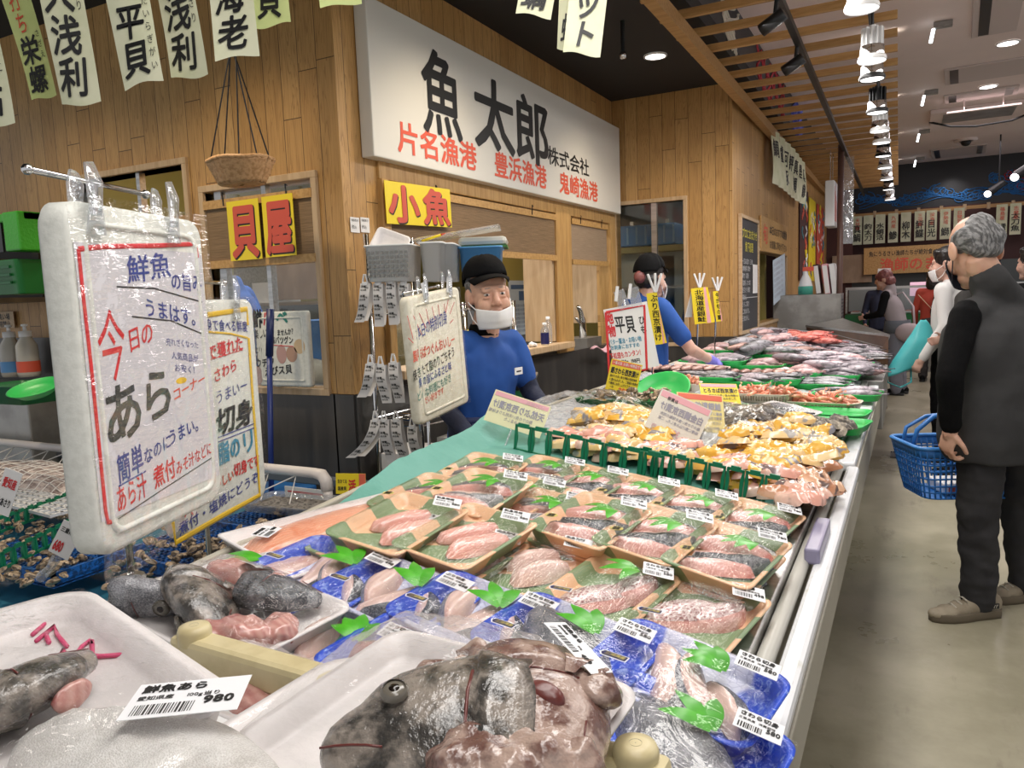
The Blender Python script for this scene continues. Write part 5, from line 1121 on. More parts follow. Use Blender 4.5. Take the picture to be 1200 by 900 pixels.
# ------------------------------------------------------------------ shelf and sink at the far left
q = thing('wall_shelf_unit', 'dark wall shelf with two boards at the left edge', 'shelf', (-5.3, 2.75, 0)); m = MB()
zs = [ony(20, y, 2.6).z for y in (255, 298, 347)]
for z in zs: m.bx((-.9, -.15, z-.03), (.33, .24, z))
m.build('boards', M('shelf_board', (.20, .14, .085), .5), q); MB().bx((-.9, .22, zs[2]), (.33, .24, zs[0])).build('back', M('shelf_back', (.035, .03, .02), .6), q)
p = ony(22, 297, 2.7); q = thing('green_crate', 'bright green crate with a black front on the upper shelf', 'crate', p); m = MB(); m.bx((-.3, -.13, 0), (.08, -.12, .16)); m.build('front', BLACKP, q); m = MB(); m.bx((.10, -.13, 0), (.25, .12, .22)); m.bx((-.5, -.1, .17), (.25, .12, .22))
m.build('body', M('lime_plastic', (.04, .36, .015), .4, bump=(60, .3)), q, bevel=.008)
p = ony(30, 345, 2.7); q = thing('green_tub', 'dark green tub on the lower shelf', 'tub', p); m = MB(); m.loft([rrect(.26, .2, .03, 4, 0), rrect(.30, .24, .03, 4, .20)]); m.build('body', M('tub_green', (.006, .15, .025), .4), q, bevel=.006); m = MB()
for k in range(3): m.bx((-.08, -.125, .06+k*.045), (.08, -.115, .075+k*.045))
m.build('slots', DARKGREEN, q)
q = thing('paper_tag', 'small printed sign under the lower shelf', 'tag'); basis(q, ony(0, 376, 2.98), (1, 0, 0)); MB().bx((-.1, -.05, 0), (.17, .06, .004)).build('paper', PALEWOOD, q); t = MB(); t.text('手洗い場', (-.05, .01, .005), h=.045, b=.02); t.text('使用禁止', (-.05, -.04, .005), h=.045, b=.02); t.build('lettering', INK, q)
for i, (px, c) in enumerate(((16, SKYBLUEP), (35, REDO))):
    p = ony(px, 441, 2.85); q = thing('pump_bottle', 'clear pump bottle with %s label at the sink' % ('a blue', 'an orange')[i], 'bottle', p, 0, 'pump bottles at the sink')
    MB().lathe([(.001, 0), (.062, .0), (.066, .02), (.062, .20), (.035, .245), (.035, .262)], 18).build('body', M('bottle_plastic%d' % i, (.48, .46, .40), .25), q, True); MB().lathe([(.038, .255), (.038, .29), (.012, .292), (.010, .32), (.022, .322), (.02, .335), (.001, .336)], 14).build('pump', WHITEP, q, True); MB().lathe([(.067, .03), (.067, .10)], 18).build('band', c, q, True)
m = MB(); m.bx((-6.2, 2.45, .0), (-4.35, 2.98, .99)); m.build('sink_counter', DULLSTEEL, label='steel sink counter against the dark wall at left', cat='sink', bevel=.01)
def bowl(name, lab, px, py, z, rx, tilt, mat):
    p = onz(px, py, z); q = thing(name, lab, 'colander', p); q.rotation_euler = tilt; MB().lathe([(.001, .0), (rx*.62, 0), (rx*.85, rx*.2), (rx, rx*.34), (rx*1.06, rx*.34), (rx*.97, rx*.32), (rx*.8, rx*.19), (rx*.6, .012), (.001, .012)], 28).build('bowl', mat, q, True); return q
q = thing('green_basket', 'dark green rectangular basket under the colander at the sink', 'basket', onz(28, 470, .99)); tray(MB(), .42, .26, .09, .03).build('body', DARKGREEN, q, True)
bowl('colander', 'bright green round colander tilted on the sink basket', 44, 462, 1.075, .105, (.30, .10, 0), BRIGHTGREEN)
# behind the hatch: worker shapes, shelves, jars
m = MB(); m.bx((-4.6, 3.3, 1.0), (-3.70, 3.34, 1.9)); m.build('cardboard_sheet', M('tan_board', (.42, .27, .13), .6), label='tan cardboard filling the hatch behind the big foam board', cat='board')
q = thing('kitchen_shelf', 'steel kitchen shelf seen through the shell hatch', 'shelf', (-4.05, 4.45, 0)); m = MB()
for z in (1.0, 1.42, 1.78): m.bx((-.6, -.2, z), (.75, .2, z+.025))
for x in (-.58, .72): m.bx((x-.015, -.19, 0), (x+.015, .19, 2.0))
m.build('frame', STEEL, q)
MB().bx((-.16, -.23, 1.46), (.62, -.21, 1.74)).build('mat', BLINDX, q); MB().bx((-.45, -.15, 1.44), (-.2, .1, 1.6)).build('box', GREYPLA, q); MB().bx((-.3, -.15, 1.80), (.3, .1, 1.95)).build('box', WHITEP, q)
q = thing('blue_tub', 'blue tub inside the shell hatch under the bamboo mat', 'tub', (-3.04, 3.45, 1.0)); m = MB(); m.loft([rrect(.3, .3, .03, 4, -.1), rrect(.36, .34, .03, 4, .33)]); m.build('body', BLUEP, q); MB().ell((.02, -.18, .02), (.2, .06, .10), 14).build('white_bag', M('grey_bag', (.5, .48, .46), .5), q, True)
# ------------------------------------------------------------------ rack with label strips
RX, RY = -2.16, 3.05
q = thing('wire_rack', 'chrome wire rack with shelves beside the signboard wall', 'rack', (RX, RY, 0)); m = MB()
pa = onx(425, 275, RX-.1); pts = []
PX = [(-2.42, 3.08), (-2.13, 3.06), (-2.42, 4.0), (-2.08, 4.0)]
tops = (1.76, 1.72, 1.40, 1.40)
for (x, y), zt in zip(PX, tops): MB().tube([(x-RX, y-RY, 0), (x-RX, y-RY, zt)], .0135, 10).build('post', CHROME, q, True)
m = MB()
for z in (.45, .8, 1.36):
    for a, b in ((0, 1), (1, 3), (3, 2), (2, 0)):
        for dz in (0, .03): m.tube([(PX[a][0]-RX, PX[a][1]-RY, z+dz), (PX[b][0]-RX, PX[b][1]-RY, z+dz)], .005, 6)
    for k in range(12):
        y = .04+k*.075; m.tube([(-.26, y, z+.03), (.06, y, z+.03)], .003, 5)
m.build('shelf', CHROME, q)
ROLLP = M('label_roll_paper', (.64, .62, .60), .5)
def strip(lab, px, py, d, w, L, sway, grp='hanging strips of price labels'):
    q = thing('label_strip', lab, 'label strip', ond(px, py, d), .35, grp)
    f = lambda s, t: ((s-.5)*w+sway*t*t*L, -.012*math.sin(t*5)-.01*abs(sway)*t, -t*L)
    MB().grid(f, 3, 16).build('paper', ROLLP, q, True); MB().grid(lambda s, t: ((s-.5)*w*.95+sway*.7*t*t*L+.006, .02*math.sin(PI*t)+.012, -t*L*.97), 3, 16).build('back_loop', ROLLP, q, True)
    mb = MB(); n = int(L/.042)
    for k in range(n): mb.text('消費', (-w*.42, -.018-k*.042, 0), h=.012, b=.03); mb.text('100g', (-w*.05, -.022-k*.042, 0), h=.010, b=.02); mb.text('名古屋', (-w*.42, -.032-k*.042, 0), h=.009, b=.02)
    mb.v = [(x+sway*(y/L)**2*L, -.012*math.sin(-y/L*5)-.01*abs(sway)*(-y/L)-.002, y) for x, y, z in mb.v]; mb.build('print', INKG, q)
    c = MB(); c.box((-.008, 0, .018), (.006, .012, .045), Matrix.Rotation(.2, 3, 'Y')); c.box((.008, 0, .018), (.006, .012, .045), Matrix.Rotation(-.2, 3, 'Y')); c.box((0, 0, -.002), (.022, .014, .016)); c.build('clip', CLEARP if False else WHITEP, q, bevel=.002)
for i, (px, py, L, sw, t) in enumerate(((428, 332, .17, -.25, 'top row, leftmost, curling white'), (443, 332, .19, -.05, 'top row, second'), (458, 330, .19, .0, 'top row, third'), (473, 332, .16, .05, 'top row beside the post'),
  (434, 426, .15, -.35, 'middle row, leftmost, kicked outward'), (446, 428, .17, .1, 'middle row, second'), (461, 425, .18, .1, 'middle row, third by the foam board'),
  (440, 492, .17, -.75, 'bottom row, swung far to the left'), (450, 492, .20, .12, 'bottom row, second'), (464, 492, .20, .18, 'bottom row, third'), (483, 500, .19, .2, 'bottom row, under the foam board'))):
    strip('white strip of printed labels clipped to the rack, '+t, px, py, 3.33, .045, L, sw)
# things on the rack
def crate(name, lab, cat, px, py, d, w, dp, h, mat, rz=.3, slots=None, flare=.01):
    q = thing(name, lab, cat, ond(px, py, d), rz); mb = MB(); t = .006
    mb.loft([rrect(w-2*flare, dp-2*flare, .02, 4, 0), rrect(w, dp, .025, 4, h), rrect(w+.014, dp+.014, .028, 4, h), rrect(w+.014, dp+.014, .028, 4, h+.008), rrect(w-2*t, dp-2*t, .022, 4, h+.008), rrect(w-2*flare-2*t, dp-2*flare-2*t, .018, 4, .008)]); mb.build('body', mat, q, True)
    if slots:
        m = MB()
        for i in range(slots[0]):
            for j in range(slots[1]): m.bx((-w*.42+i*w*.84/(slots[0]-1)-.006, -dp/2-.003, h*.16+j*h*.66/(slots[1]-1)-.006), (-w*.42+i*w*.84/(slots[0]-1)+.006, -dp/2+.02, h*.16+j*h*.66/(slots[1]-1)+.006))
        m.build('slots', M('slot_shadow_grey', (.20, .20, .19), .6) if 'slot_shadow_grey' not in bpy.data.materials else bpy.data.materials['slot_shadow_grey'], q)
    return q
crate('white_basket', 'white slotted basket on top of the rack', 'basket', 464, 330, 3.42, .20, .26, .15, GREYPLA, .38, (9, 6))
crate('white_bin', 'smooth grey white bin beside the slotted basket', 'bin', 512, 330, 3.5, .10, .26, .165, GREYPLA, .4)
crate('white_bin', 'grey white bin next to the blue basket', 'bin', 527, 330, 3.6, .08, .26, .165, GREYPLA, .4)
crate('blue_basket', 'light blue ribbed basket above the cap', 'basket', 566, 332, 3.75, .20, .26, .165, SKYBLUEP, .45, None, .012)
q = thing('foam_tray', 'white foam tray leaning in the slotted basket', 'tray'); basis(q, ond(457, 288, 3.45), (CR*.94-CD*(-.34)).normalized(), (Vector((0, 0, 1))*.8+CF*.5+CR*.25)); mb = MB(); tray(mb, .16, .13, .025, .02); mb.build('body', FOAMTRAY, q, True)
q = thing('clear_cover', 'clear curved plastic cover lying over the bins', 'cover', ond(535, 290, 3.65), .4); MB().grid(lambda s, t: ((s-.5)*.42, (t-.5)*.2, .03+.05*s+.02*math.sin(PI*t)), 10, 6).build('sheet', CLEARP, q, True, solid=.004)
q = thing('storage_box', 'frosted storage box with a green lid on the blue basket', 'box', ond(567, 292, 3.78), .45); MB().bx((-.12, -.1, .012), (.12, .1, .055)).build('body', M('frosted_plastic', (.60, .60, .55), .3), q, bevel=.02); MB().bx((-.11, -.1, 0), (.12, .1, .012)).build('lid', M('lid_green', (.03, .16, .02), .4), q)
q = thing('yellow_marker', 'yellow and red marker lying on the clear cover', 'pen', ond(505, 279, 3.5)); MB().tube([(-.05, 0, -.01), (.05, .01, .012)], .006, 8).build('barrel', YELLOWC, q, True); MB().tube([(.05, .01, .012), (.075, .012, .018)], [.005, .001], 8).build('tip', REDO, q, True)
q = thing('cardboard_box', 'white printed box on the floor shelf of the rack', 'box', (-2.28, 3.2, .485), .2); MB().bx((-.14, -.1, 0), (.2, .2, .16)).build('body', PAPERW, q); t = MB(); t.text('ニュー氷結', (-.1, -.101, .03), (1, 0, 0), (0, 0, 1), h=.045, b=.03); t.build('lettering', DARKGREEN, q)
m = MB(); m.grid(lambda s, t: (-2.15+s*.45, 2.72+t*.26, .60+.12*math.sin(PI*s)*math.sin(PI*t)+.05*fbm(s*9, t*7)), 30, 16); m.build('plastic_bags', BAGFILM, smooth=True, label='crumpled clear plastic bags below the label rack', cat='bag')
# hatch sill: bottles, paper, bin, poster; tap hatch
for i, (px, py, h, lab) in enumerate(((639, 410, .17, 'water bottle with a navy label on the hatch sill'), (643, 409, .21, 'taller clear bottle behind the labelled one on the sill'))):
    p = onx(px, py, XS+.04-.05*i); q = thing('water_bottle', lab, 'bottle', (p.x, p.y, 1.05), 0, 'bottles on the sill')
    MB().lathe([(.001, 0), (.03, 0), (.032, .01), (.032, h*.66), (.014, h*.86), (.014, h*.92)], 16).build('body', CLEARP, q, True); MB().lathe([(.016, h*.9), (.016, h), (.001, h)], 12).build('bottle_cap', WHITEP, q, True)
    if i == 0: MB().lathe([(.0325, h*.05), (.0325, h*.55)], 16).build('wrap_label', STICKN, q, True)
p = onx(626, 411, XS+.04); q = thing('crumpled_tissue', 'crumpled white tissue on the hatch sill', 'tissue', (p.x, p.y, 1.065)); me = remesh(lumps(MB(), ((0, 0, 0, .03, .04, .015, .4), (0, -.04, .005, .02, .03, .02, 1)), 3), .006, 1); link_mesh('tissue', me, PAPERW, q, (60, .008))
q = thing('poster', 'pale blue information poster inside the hatch', 'poster'); p = onx(598, 394, -3.33); basis(q, p, (0, 1, 0)); MB().bx((0, 0, 0), (.42, .52, .004)).build('sheet', M('poster_blue', (.55, .62, .66), .5), q); t = MB(); t.bx((.04, .44, .0045), (.38, .48, .005)); t.bx((.2, .33, .0045), (.36, .42, .005))
for k in range(7): t.text('衛生管理のお願い', (.04, .27-k*.04, .0045), h=.03, w=.04)
t.build('lettering', M('poster_ink', (.08, .14, .25), .5), q)
q = thing('yellow_bin', 'yellow plastic bin inside the hatch', 'bin', (-2.95, 5.0, .98)); m = MB(); m.loft([rrect(.26, .26, .03, 4, -.3), rrect(.3, .3, .03, 4, .20)]); m.build('body', M('bin_yellow', (.62, .50, .10), .4), q)
p = onx(683, 385, -2.6); q = thing('sink_tap', 'chrome tap with a lever in the narrow hatch', 'tap', p); MB().tube([(0, 0, -.1), (0, 0, .08), (0, -.05, .16), (0, -.10, .20)], [.035, .03, .02, .016], 10).build('spout', CHROME, q, True); MB().tube([(0, 0, .05), (.02, -.12, .06), (.02, -.2, .10)], .012, 8).build('lever', CHROME, q, True); MB().bx((-.15, -.15, -.3), (.1, .2, -.08)).build('pedestal', DULLSTEEL, q)
p = onx(700, 404, XS+.1); q = thing('pink_cloth', 'pink cloth hung over the edge of the tap hatch', 'cloth', p); m = MB(); m.grid(lambda s, t: (.02+.03*t, -.22+.42*s, -.02-.05*s*t+.02*math.sin(s*7)), 12, 4); m.build('cloth', M('pink_cloth', (.70, .42, .48), .8), q, True, solid=.008)
# spring scale behind the counter
p = onz(655, 500, .86); q = thing('spring_scale', 'dark green kitchen scale with a steel pan behind the counter', 'scale', (-1.95, 3.75, .70), .4); m = MB(); m.loft([rrect(.2, .15, .01, 3, 0), rrect(.13, .12, .01, 3, .2)]); m.build('body', DARKGREEN, q); MB().bx((-.015, -.015, .2), (.015, .015, .27)).build('stem', BLACKM, q); MB().bx((-.12, -.1, .27), (.12, .1, .29)).build('pan', STEEL, q, bevel=.004); MB().tube([(.06, -.05, .22), (.16, -.1, .03)], .008, 6).build('arm', DULLSTEEL, q)
m = MB(); m.bx((-2.2, 3.3, .60), (-1.68, 4.4, .70)); m.build('back_table', DULLSTEEL, label='steel back table holding the green scale', cat='table')
# far kitchen through the corner window
q = thing('kitchen_rack', 'steel rack with a yellow shelf edge seen through the far window', 'rack', (-2.3, 8.0, 0)); m = MB(); m.bx((-.6, -.15, 1.84), (.8, .3, 1.90)); m.build('shelf', M('yellow_edge', (.58, .46, .16), .5), q); m = MB()
for z in (1.1, 1.45): m.bx((-.6, -.15, z), (.8, .3, z+.03))
for x in (-.45, -.05): m.bx((x-.02, .2, 0), (x+.02, .24, 2.2))
m.build('frame', STEEL, q); MB().bx((-.35, .1, 1.12), (.05, .2, 1.8)).build('white_sheet', KITCHEN, q); MB().bx((.15, .05, 1.12), (.55, .25, 1.75)).build('grey_sheet', DULLSTEEL, q)
q = thing('blue_crate', 'light blue crate on the yellow edged kitchen shelf', 'crate', (-2.5, 8.02, 1.91)); MB().bx((-.3, -.14, 0), (.32, .2, .22)).build('body', SKYBLUEP, q, bevel=.01); m = MB()
for k in range(7): m.bx((-.30+k*.1, -.15, .02), (-.28+k*.1, -.14, .2))
m.build('ribs', M('pale_blue_rib', (.3, .55, .8), .4), q)
q = thing('white_bowl', 'white bowl with dark contents on the high kitchen shelf', 'bowl', (-1.93, 8.05, 1.96)); MB().lathe([(.001, 0), (.08, 0), (.15, .06), (.17, .13), (.16, .13), (.001, .09)], 20).build('body', WHITEP, q, True); MB().ell((0, 0, .12), (.13, .13, .05), 12).build('contents', DARKGREEN, q, True)
q = thing('tube_lamp', 'bright fluorescent tube on the kitchen ceiling', 'lamp', (-1.95, 8.2, 2.55)); MB().bx((-.06, -.6, 0), (.06, .6, .03)).build('housing', WHITEP, q); MB().tube([(0, -.58, -.02), (0, .58, -.02)], .018, 10).build('tube', LAMPTUBE, q, True)
MB().bx((-3.3, 7.02, 2.6), (-1.52, 8.7, 2.65)).build('ceiling_kitchen', KITCHEN, kind='structure')
# ------------------------------------------------------------------ foam lid boards and price cards
class Face:
    """a flat sign set up in the room; pixels of the photo are read off on its plane"""
    def __init__(s, name, lab, cat, org, u, v=(0, 0, 1), group=None):
        s.q = thing(name, lab, cat, group=group); basis(s.q, org, u, v); s.inv = s.q.matrix_basis.inverted(); s.ink = {}
    def at(s, px, py):
        o = s.inv @ CO; d = s.inv.to_3x3() @ ray(px, py); t = -o.z/d.z; p = o+d*t; return p.x, p.y
    def mb(s, mat): return s.ink.setdefault(mat.name, (mat, MB()))[1]
    def text(s, t, x0, y0, x1, y1, ph, mat, b=.0, jit=.02, z=.0015, vert=False, skew=0.0, mirror=False):
        a = Vector((*s.at(x0, y0), z)); e = Vector((*s.at(x1, y1), z)); c = Vector((*s.at(x0, y0-ph), z)); n = sum(1.0 if ord(k) > 0x2e80 else .62 for k in t)
        d = e-a; h = (c-a).length
        if vert:
            n = len(t); d.normalize(); s.mb(mat).text(t, a+(e-a)/n*.9, (1, 0, 0), (0, 1, 0), h=(e-a).length/n, w=h, vert=True, b=b, jit=jit); return
        if mirror: s.mb(mat).text(t, e, -d/d.length, (0, 1, 0), h=h, w=d.length/n, b=b, jit=jit, skew=skew); return
        s.mb(mat).text(t, a, d/d.length, (0, 1, 0), h=h, w=d.length/n, b=b, jit=jit, skew=skew)
    def line(s, pts, mat, w=.003, z=.0015):
        p = [Vector((*s.at(*q), z)) for q in pts]; s.mb(mat).tube(p, w, 6, flat=.0 if False else .25)
    def ring(s, px, py, r, mat, w=.003):
        c = Vector((*s.at(px, py), .0015)); s.mb(mat).tube([c+Vector((r*math.cos(i*PI/8), r*math.sin(i*PI/8), 0)) for i in range(17)], w, 6, flat=.25)
    def blob(s, px, py, rx, ry, mat, z=.001):
        c = s.at(px, py); s.mb(mat).prism([(c[0]+rx*math.cos(i*PI/10), c[1]+ry*math.sin(i*PI/10)) for i in range(20)], z-.0008, z)
    def done(s):
        for mat, mb in s.ink.values(): mb.build('lettering', mat, s.q)
def lid(q, w, h, t, mat=FOAM, r=.03, ridge=True):
    """a foam box lid: x from 0 to w, y from 0 down to -h, front at z=0"""
    sh = lambda pts: [(x+w/2, y-h/2, z) for x, y, z in pts]
    MB().loft([sh(rrect(w-.012, h-.012, r, 5, -t)), sh(rrect(w, h, r, 5, -t+.008)), sh(rrect(w, h, r, 5, -.008)), sh(rrect(w-.008, h-.008, r, 5, -.002)), sh(rrect(w-.02, h-.02, r, 5, 0))]).build('lid', mat, q, True, bevel=0)
    if ridge:
        k = MB(); k.loft([sh(rrect(w-.055, h-.055, r*.8, 5, -.001)), sh(rrect(w-.060, h-.060, r*.8, 5, .004)), sh(rrect(w-.072, h-.072, r*.8, 5, .004)), sh(rrect(w-.078, h-.078, r*.8, 5, -.001))], cap0=False, cap1=False); k.build('ridge', mat, q, True)
        for fx, fy in ((-.5, -.12), (-.5, .25), (.5, -.2)): pass
def tstand(q, w, x0, foot, barz, name='stand'):
    pass
def clip_pair(q, x, y, big=1.0):
    c = MB()
    c.tube([(x-.004, y-.02, .012), (x-.004, y+.03, .014), (x-.008, y+.06, .010)], [.011*big, .015*big, .009*big], 10, flat=.4); c.tube([(x+.004, y-.02, -.03), (x+.004, y+.03, -.025), (x+.01, y+.05, -.03)], [.011*big, .015*big, .009*big], 10, flat=.4)
    c.tube([(x, y-.05, .006), (x, y-.01, .010)], [.019*big, .013*big], 10, flat=.3); c.build('clip', CLEARP, q, True)
def stand(lab, foot, z_top, u, hw):
    s = thing('sign_stand', lab, 'stand', foot); u = Vector(u).normalized()
    MB().tube([(0, 0, 0), (0, 0, z_top-foot.z)], .0065, 10).build('pole', CHROME, s, True)
    h = Vector((0, 0, z_top-foot.z)); MB().tube([h-u*hw, h+u*hw], .005, 10).ell(h-u*hw, (.009, .009, .009), 10).ell(h+u*hw, (.009, .009, .009), 10).build('crossbar', CHROME, s, True)
    MB().lathe([(.001, .006), (.022, .006), (.025, 0), (.001, 0)], 20).build('foot', DULLSTEEL, s); return s
U0 = Vector((-.34, .94, 0)).normalized()
# board A, nearest
A0 = ond(76, 232, 1.14); wA, hA = .382, .565
F = Face('foam_sign_board', 'biggest white foam lid board, nearest, with red frame and black あら', 'sign board', A0, U0)
lid(F.q, wA, hA, .055, FOAM, .035)
# paper sheet under the wrap
a, b = F.at(88, 288), F.at(246, 290); MB().prism([(a[0]-.004, a[1]+.006), (wA-.012, a[1]+.006), (wA-.012, -hA+.05), (a[0]-.004, -hA+.06)], .0005, .001).build('paper', M('sheet_white', (.63, .615, .645), .5), F.q)
F.line([(91, 292), (120, 289), (180, 288), (226, 286), (230, 292), (231, 302)], RED, .0042)
F.line([(91, 292), (97, 350), (106, 430), (116, 530), (123, 600), (126, 612), (134, 611)], RED, .0042); F.line([(238, 400), (243, 460), (248, 515)], RED, .0036)
F.text('鮮魚', 148, 330, 200, 322, 34, NAVYINK, .012); F.text('の旨み', 200, 338, 236, 340, 22, NAVYINK, .014); F.text('うまはす。', 168, 368, 236, 382, 24, NAVYINK, .012)
F.line([(136, 336), (180, 338), (236, 354)], INK, .0014); F.line([(154, 371), (200, 376), (238, 392)], INK, .0014)
F.text('今', 117, 446, 150, 432, 92, RED, -.012); F.text('日の', 149, 412, 180, 398, 30, RED, .012)
F.text('売れざくなった', 194, 404, 232, 408, 10, NAVYINK, .0, .03); F.text('人気商品が', 200, 420, 232, 424, 10, NAVYINK, .0, .03); F.text('お安く！', 204, 434, 232, 438, 10, NAVYINK, .0, .03)
F.text('あ', 122, 520, 170, 498, 78, INKG, .022); F.text('ら', 166, 498, 206, 478, 68, INKG, .022); F.text('コーナー', 202, 470, 240, 448, 16, REDO, .016)
F.text('簡単', 138, 565, 168, 548, 36, NAVYINK, .02); F.text('なのに', 168, 544, 200, 522, 20, NAVYINK, .016); F.text('うまい。', 196, 522, 238, 500, 20, NAVYINK, .016)
F.text('あら汁', 136, 600, 172, 578, 34, RED, .012); F.text('煮付', 180, 572, 206, 556, 28, RED, .018); F.text('みそ汁などに', 206, 556, 248, 530, 18, RED, .012)
F.line([(138, 608), (180, 580), (248, 536)], INKG, .0012); F.line([(138, 570), (170, 552)], NAVYINK, .0014)
F.blob(212, 446, .018, .006, YELLOWINK, .0012); F.done()
def wr(s, t):
    x, y = -.004+s*(wA+.012), .012-t*(hA+.03+.05*math.sin(s*4+1)*.6); return (x, y, .006+.006*fbm(x*14, y*14)+.004*fbm(x*45, y*30)+.010*max(0, t-.8)*fbm(x*20, y*20)*5)
MB().grid(wr, 36, 52).build('plastic_wrap', WRAP, F.q, True)
clip_pair(F.q, .055, .0, 1.25); clip_pair(F.q, .27, .0, 1.1)
fp = onz(163, 722, zc(-1.33)); n0 = U0.cross(Vector((0, 0, 1)))
ctr = F.q.matrix_basis @ Vector((wA*.45, 0, -.075)); foot = Vector((ctr.x, ctr.y, zc(ctr.x)))
stand('chrome stand carrying the biggest foam board', foot, A0.z+.050, U0, .15)
# board B, behind A
B0 = ond(192, 352, 1.63); wB, hB = .37, .50
F = Face('foam_sign_board', 'foam lid board with a yellow frame, half behind the biggest board', 'sign board', B0, U0)
wB = F.at(306, 480)[0]; hB = -F.at(196, 648)[1]; lid(F.q, wB, hB, .05, FOAM, .03, False)
for pts in ([(243, 369), (289, 362), (290, 381)], [(291, 396), (296, 470), (300, 520), (304, 580), (260, 604), (205, 636), (202, 612)]): F.line(pts, YELLOWINK, .0065)
F.text('身で食べる鮮度', 241, 386, 290, 388, 15, NAVYINK, .01); F.line([(244, 389), (270, 391), (290, 396)], YELLOWINK, .0025)
F.text('で獲れた', 243, 422, 285, 408, 20, RED, .02); F.line([(243, 422), (284, 410)], RED, .001); F.text('さわら', 250, 448, 278, 432, 17, RED, .016); F.text('うまいー', 252, 474, 290, 456, 18, NAVYINK, .004)
F.text('切身', 254, 508, 297, 492, 34, INK, .045, skew=.15); F.line([(255, 513), (298, 496)], NAVYINK, .0014); F.line([(255, 518), (298, 501)], NAVYINK, .0014)
F.text('脂の', 256, 544, 282, 530, 28, TEALINK, .04); F.text('リ', 282, 534, 300, 522, 30, TEALINK, .02)
F.text('一番のいしい', 226, 590, 274, 560, 15, REDO, .022); F.text('切身です', 274, 558, 304, 544, 17, RED, .025); F.text('煮付・塩焼にどうぞ', 209, 628, 303, 562, 17, NAVYINK, .012)
F.text('八', 215, 606, 226, 602, 13, RED, .02); F.done()
MB().grid(lambda s, t: (-.003+s*(wB+.006), .006-t*(hB+.02), .005+.004*fbm(s*6, t*8)), 24, 32).build('plastic_wrap', WRAP, F.q, True)
clip_pair(F.q, .07, 0); clip_pair(F.q, .3, 0)
ctr = F.q.matrix_basis @ Vector((wB*.5, 0, -.066)); foot = Vector((ctr.x, ctr.y, zc(ctr.x) if ctr.x > xb(ctr.y) else .32))
stand('chrome stand carrying the yellow framed foam board', foot, B0.z+.045, U0, .18)
# board C, in front of the fishmonger
C0 = ond(478, 349, 2.72); e = ond(538, 336, 3.04); uC = e-C0; vC = (C0-ond(478, 504, 2.74)); wC, hC = uC.length*1.0, vC.length
F = Face('foam_sign_board', 'small foam lid board with red rays beside the fishmonger', 'sign board', C0, uC, vC)
lid(F.q, wC, hC, .045, FOAMC, .02)
for a, b in (((477, 370), (484, 398)), ((484, 370), (494, 392)), ((491, 367), (499, 385)), ((499, 362), (503, 380)), ((506, 359), (509, 374)), ((513, 357), (515, 370)), ((520, 356), (522, 367)), ((525, 351), (522, 367)), ((532, 354), (527, 368)), ((531, 374), (527, 379)), ((478, 396), (484, 402))): F.line([a, b], RED, .0016)
F.text('本日の特別切身', 488, 398, 524, 376, 18, NAVYINK, .012, .05); F.text('風味ばつぐんおいしー', 484, 424, 533, 402, 15, REDO, .022, .04); F.text('焼きたて脂のりごちそう', 484, 446, 533, 416, 14, INK, .012, .04); F.text('魚の旨にふるさと味', 491, 454, 529, 432, 12, NAVYINK, .02, .04); F.text('どんな料理にも好き', 489, 470, 529, 446, 12, GREENINK, .008, .04); F.text('だい好きです', 497, 474, 520, 460, 9, REDO, .016, .04)
F.done(); MB().grid(lambda s, t: (s*wC, -t*hC, .004+.003*fbm(s*5, t*8)), 16, 24).build('plastic_wrap', WRAP, F.q, True)
for x in (.3, .78):
    MB().box((wC*x, .015, .004), (.035, .06, .004), Matrix.Rotation(.5-x, 3, 'Z')).build('clip_label', WHITEP, F.q); clip_pair(F.q, wC*x, .015, .8)
ctr = F.q.matrix_basis @ Vector((wC*.5, 0, -.06)); s = stand('chrome stand behind the small foam board with red rays', Vector((ctr.x, ctr.y, .02)), C0.z+.03, uC, .12)
# board E, leaning in the shell hatch
E0 = ony(297, 366, 2.93); wE, hE = ony(358, 365, 2.93).x-E0.x, E0.z-ony(330, 453, 2.93).z
F = Face('foam_sign_board', 'foam lid board with shell drawings leaning in the left hatch', 'sign board', E0, (1, 0, .0)); lid(F.q, wE, hE, .04, FOAM, .015)
F.text('鮮', 297, 382, 308, 382, 22, INK, .06); F.text('バー', 309, 380, 323, 380, 20, RED, .06); F.text('ベ', 324, 378, 338, 378, 17, GREENINK, .06); F.text('楽しい', 298, 397, 314, 394, 12, INK, .01); F.text('ませんか？', 325, 393, 346, 391, 8, INK, .02); F.text('食感バツグン', 312, 402, 344, 402, 9, INK, .02); F.line([(312, 404), (344, 406)], RED, .002)
F.text('とり', 299, 414, 308, 413, 9, INK, .01); F.text('ウチワ', 300, 430, 322, 428, 11, INK, .02); F.text('えびス貝', 310, 440, 343, 436, 11, INK, .02)
F.blob(330, 415, .035, .05, M('shell_pink', (.50, .30, .27), .5)); F.blob(342, 415, .038, .042, M('shell_brown', (.46, .28, .20), .5)); F.blob(351, 406, .038, .038, M('shell_tan', (.62, .46, .28), .5)); F.blob(303, 440, .03, .05, M('shell_mauve', (.40, .28, .27), .5)); F.done()
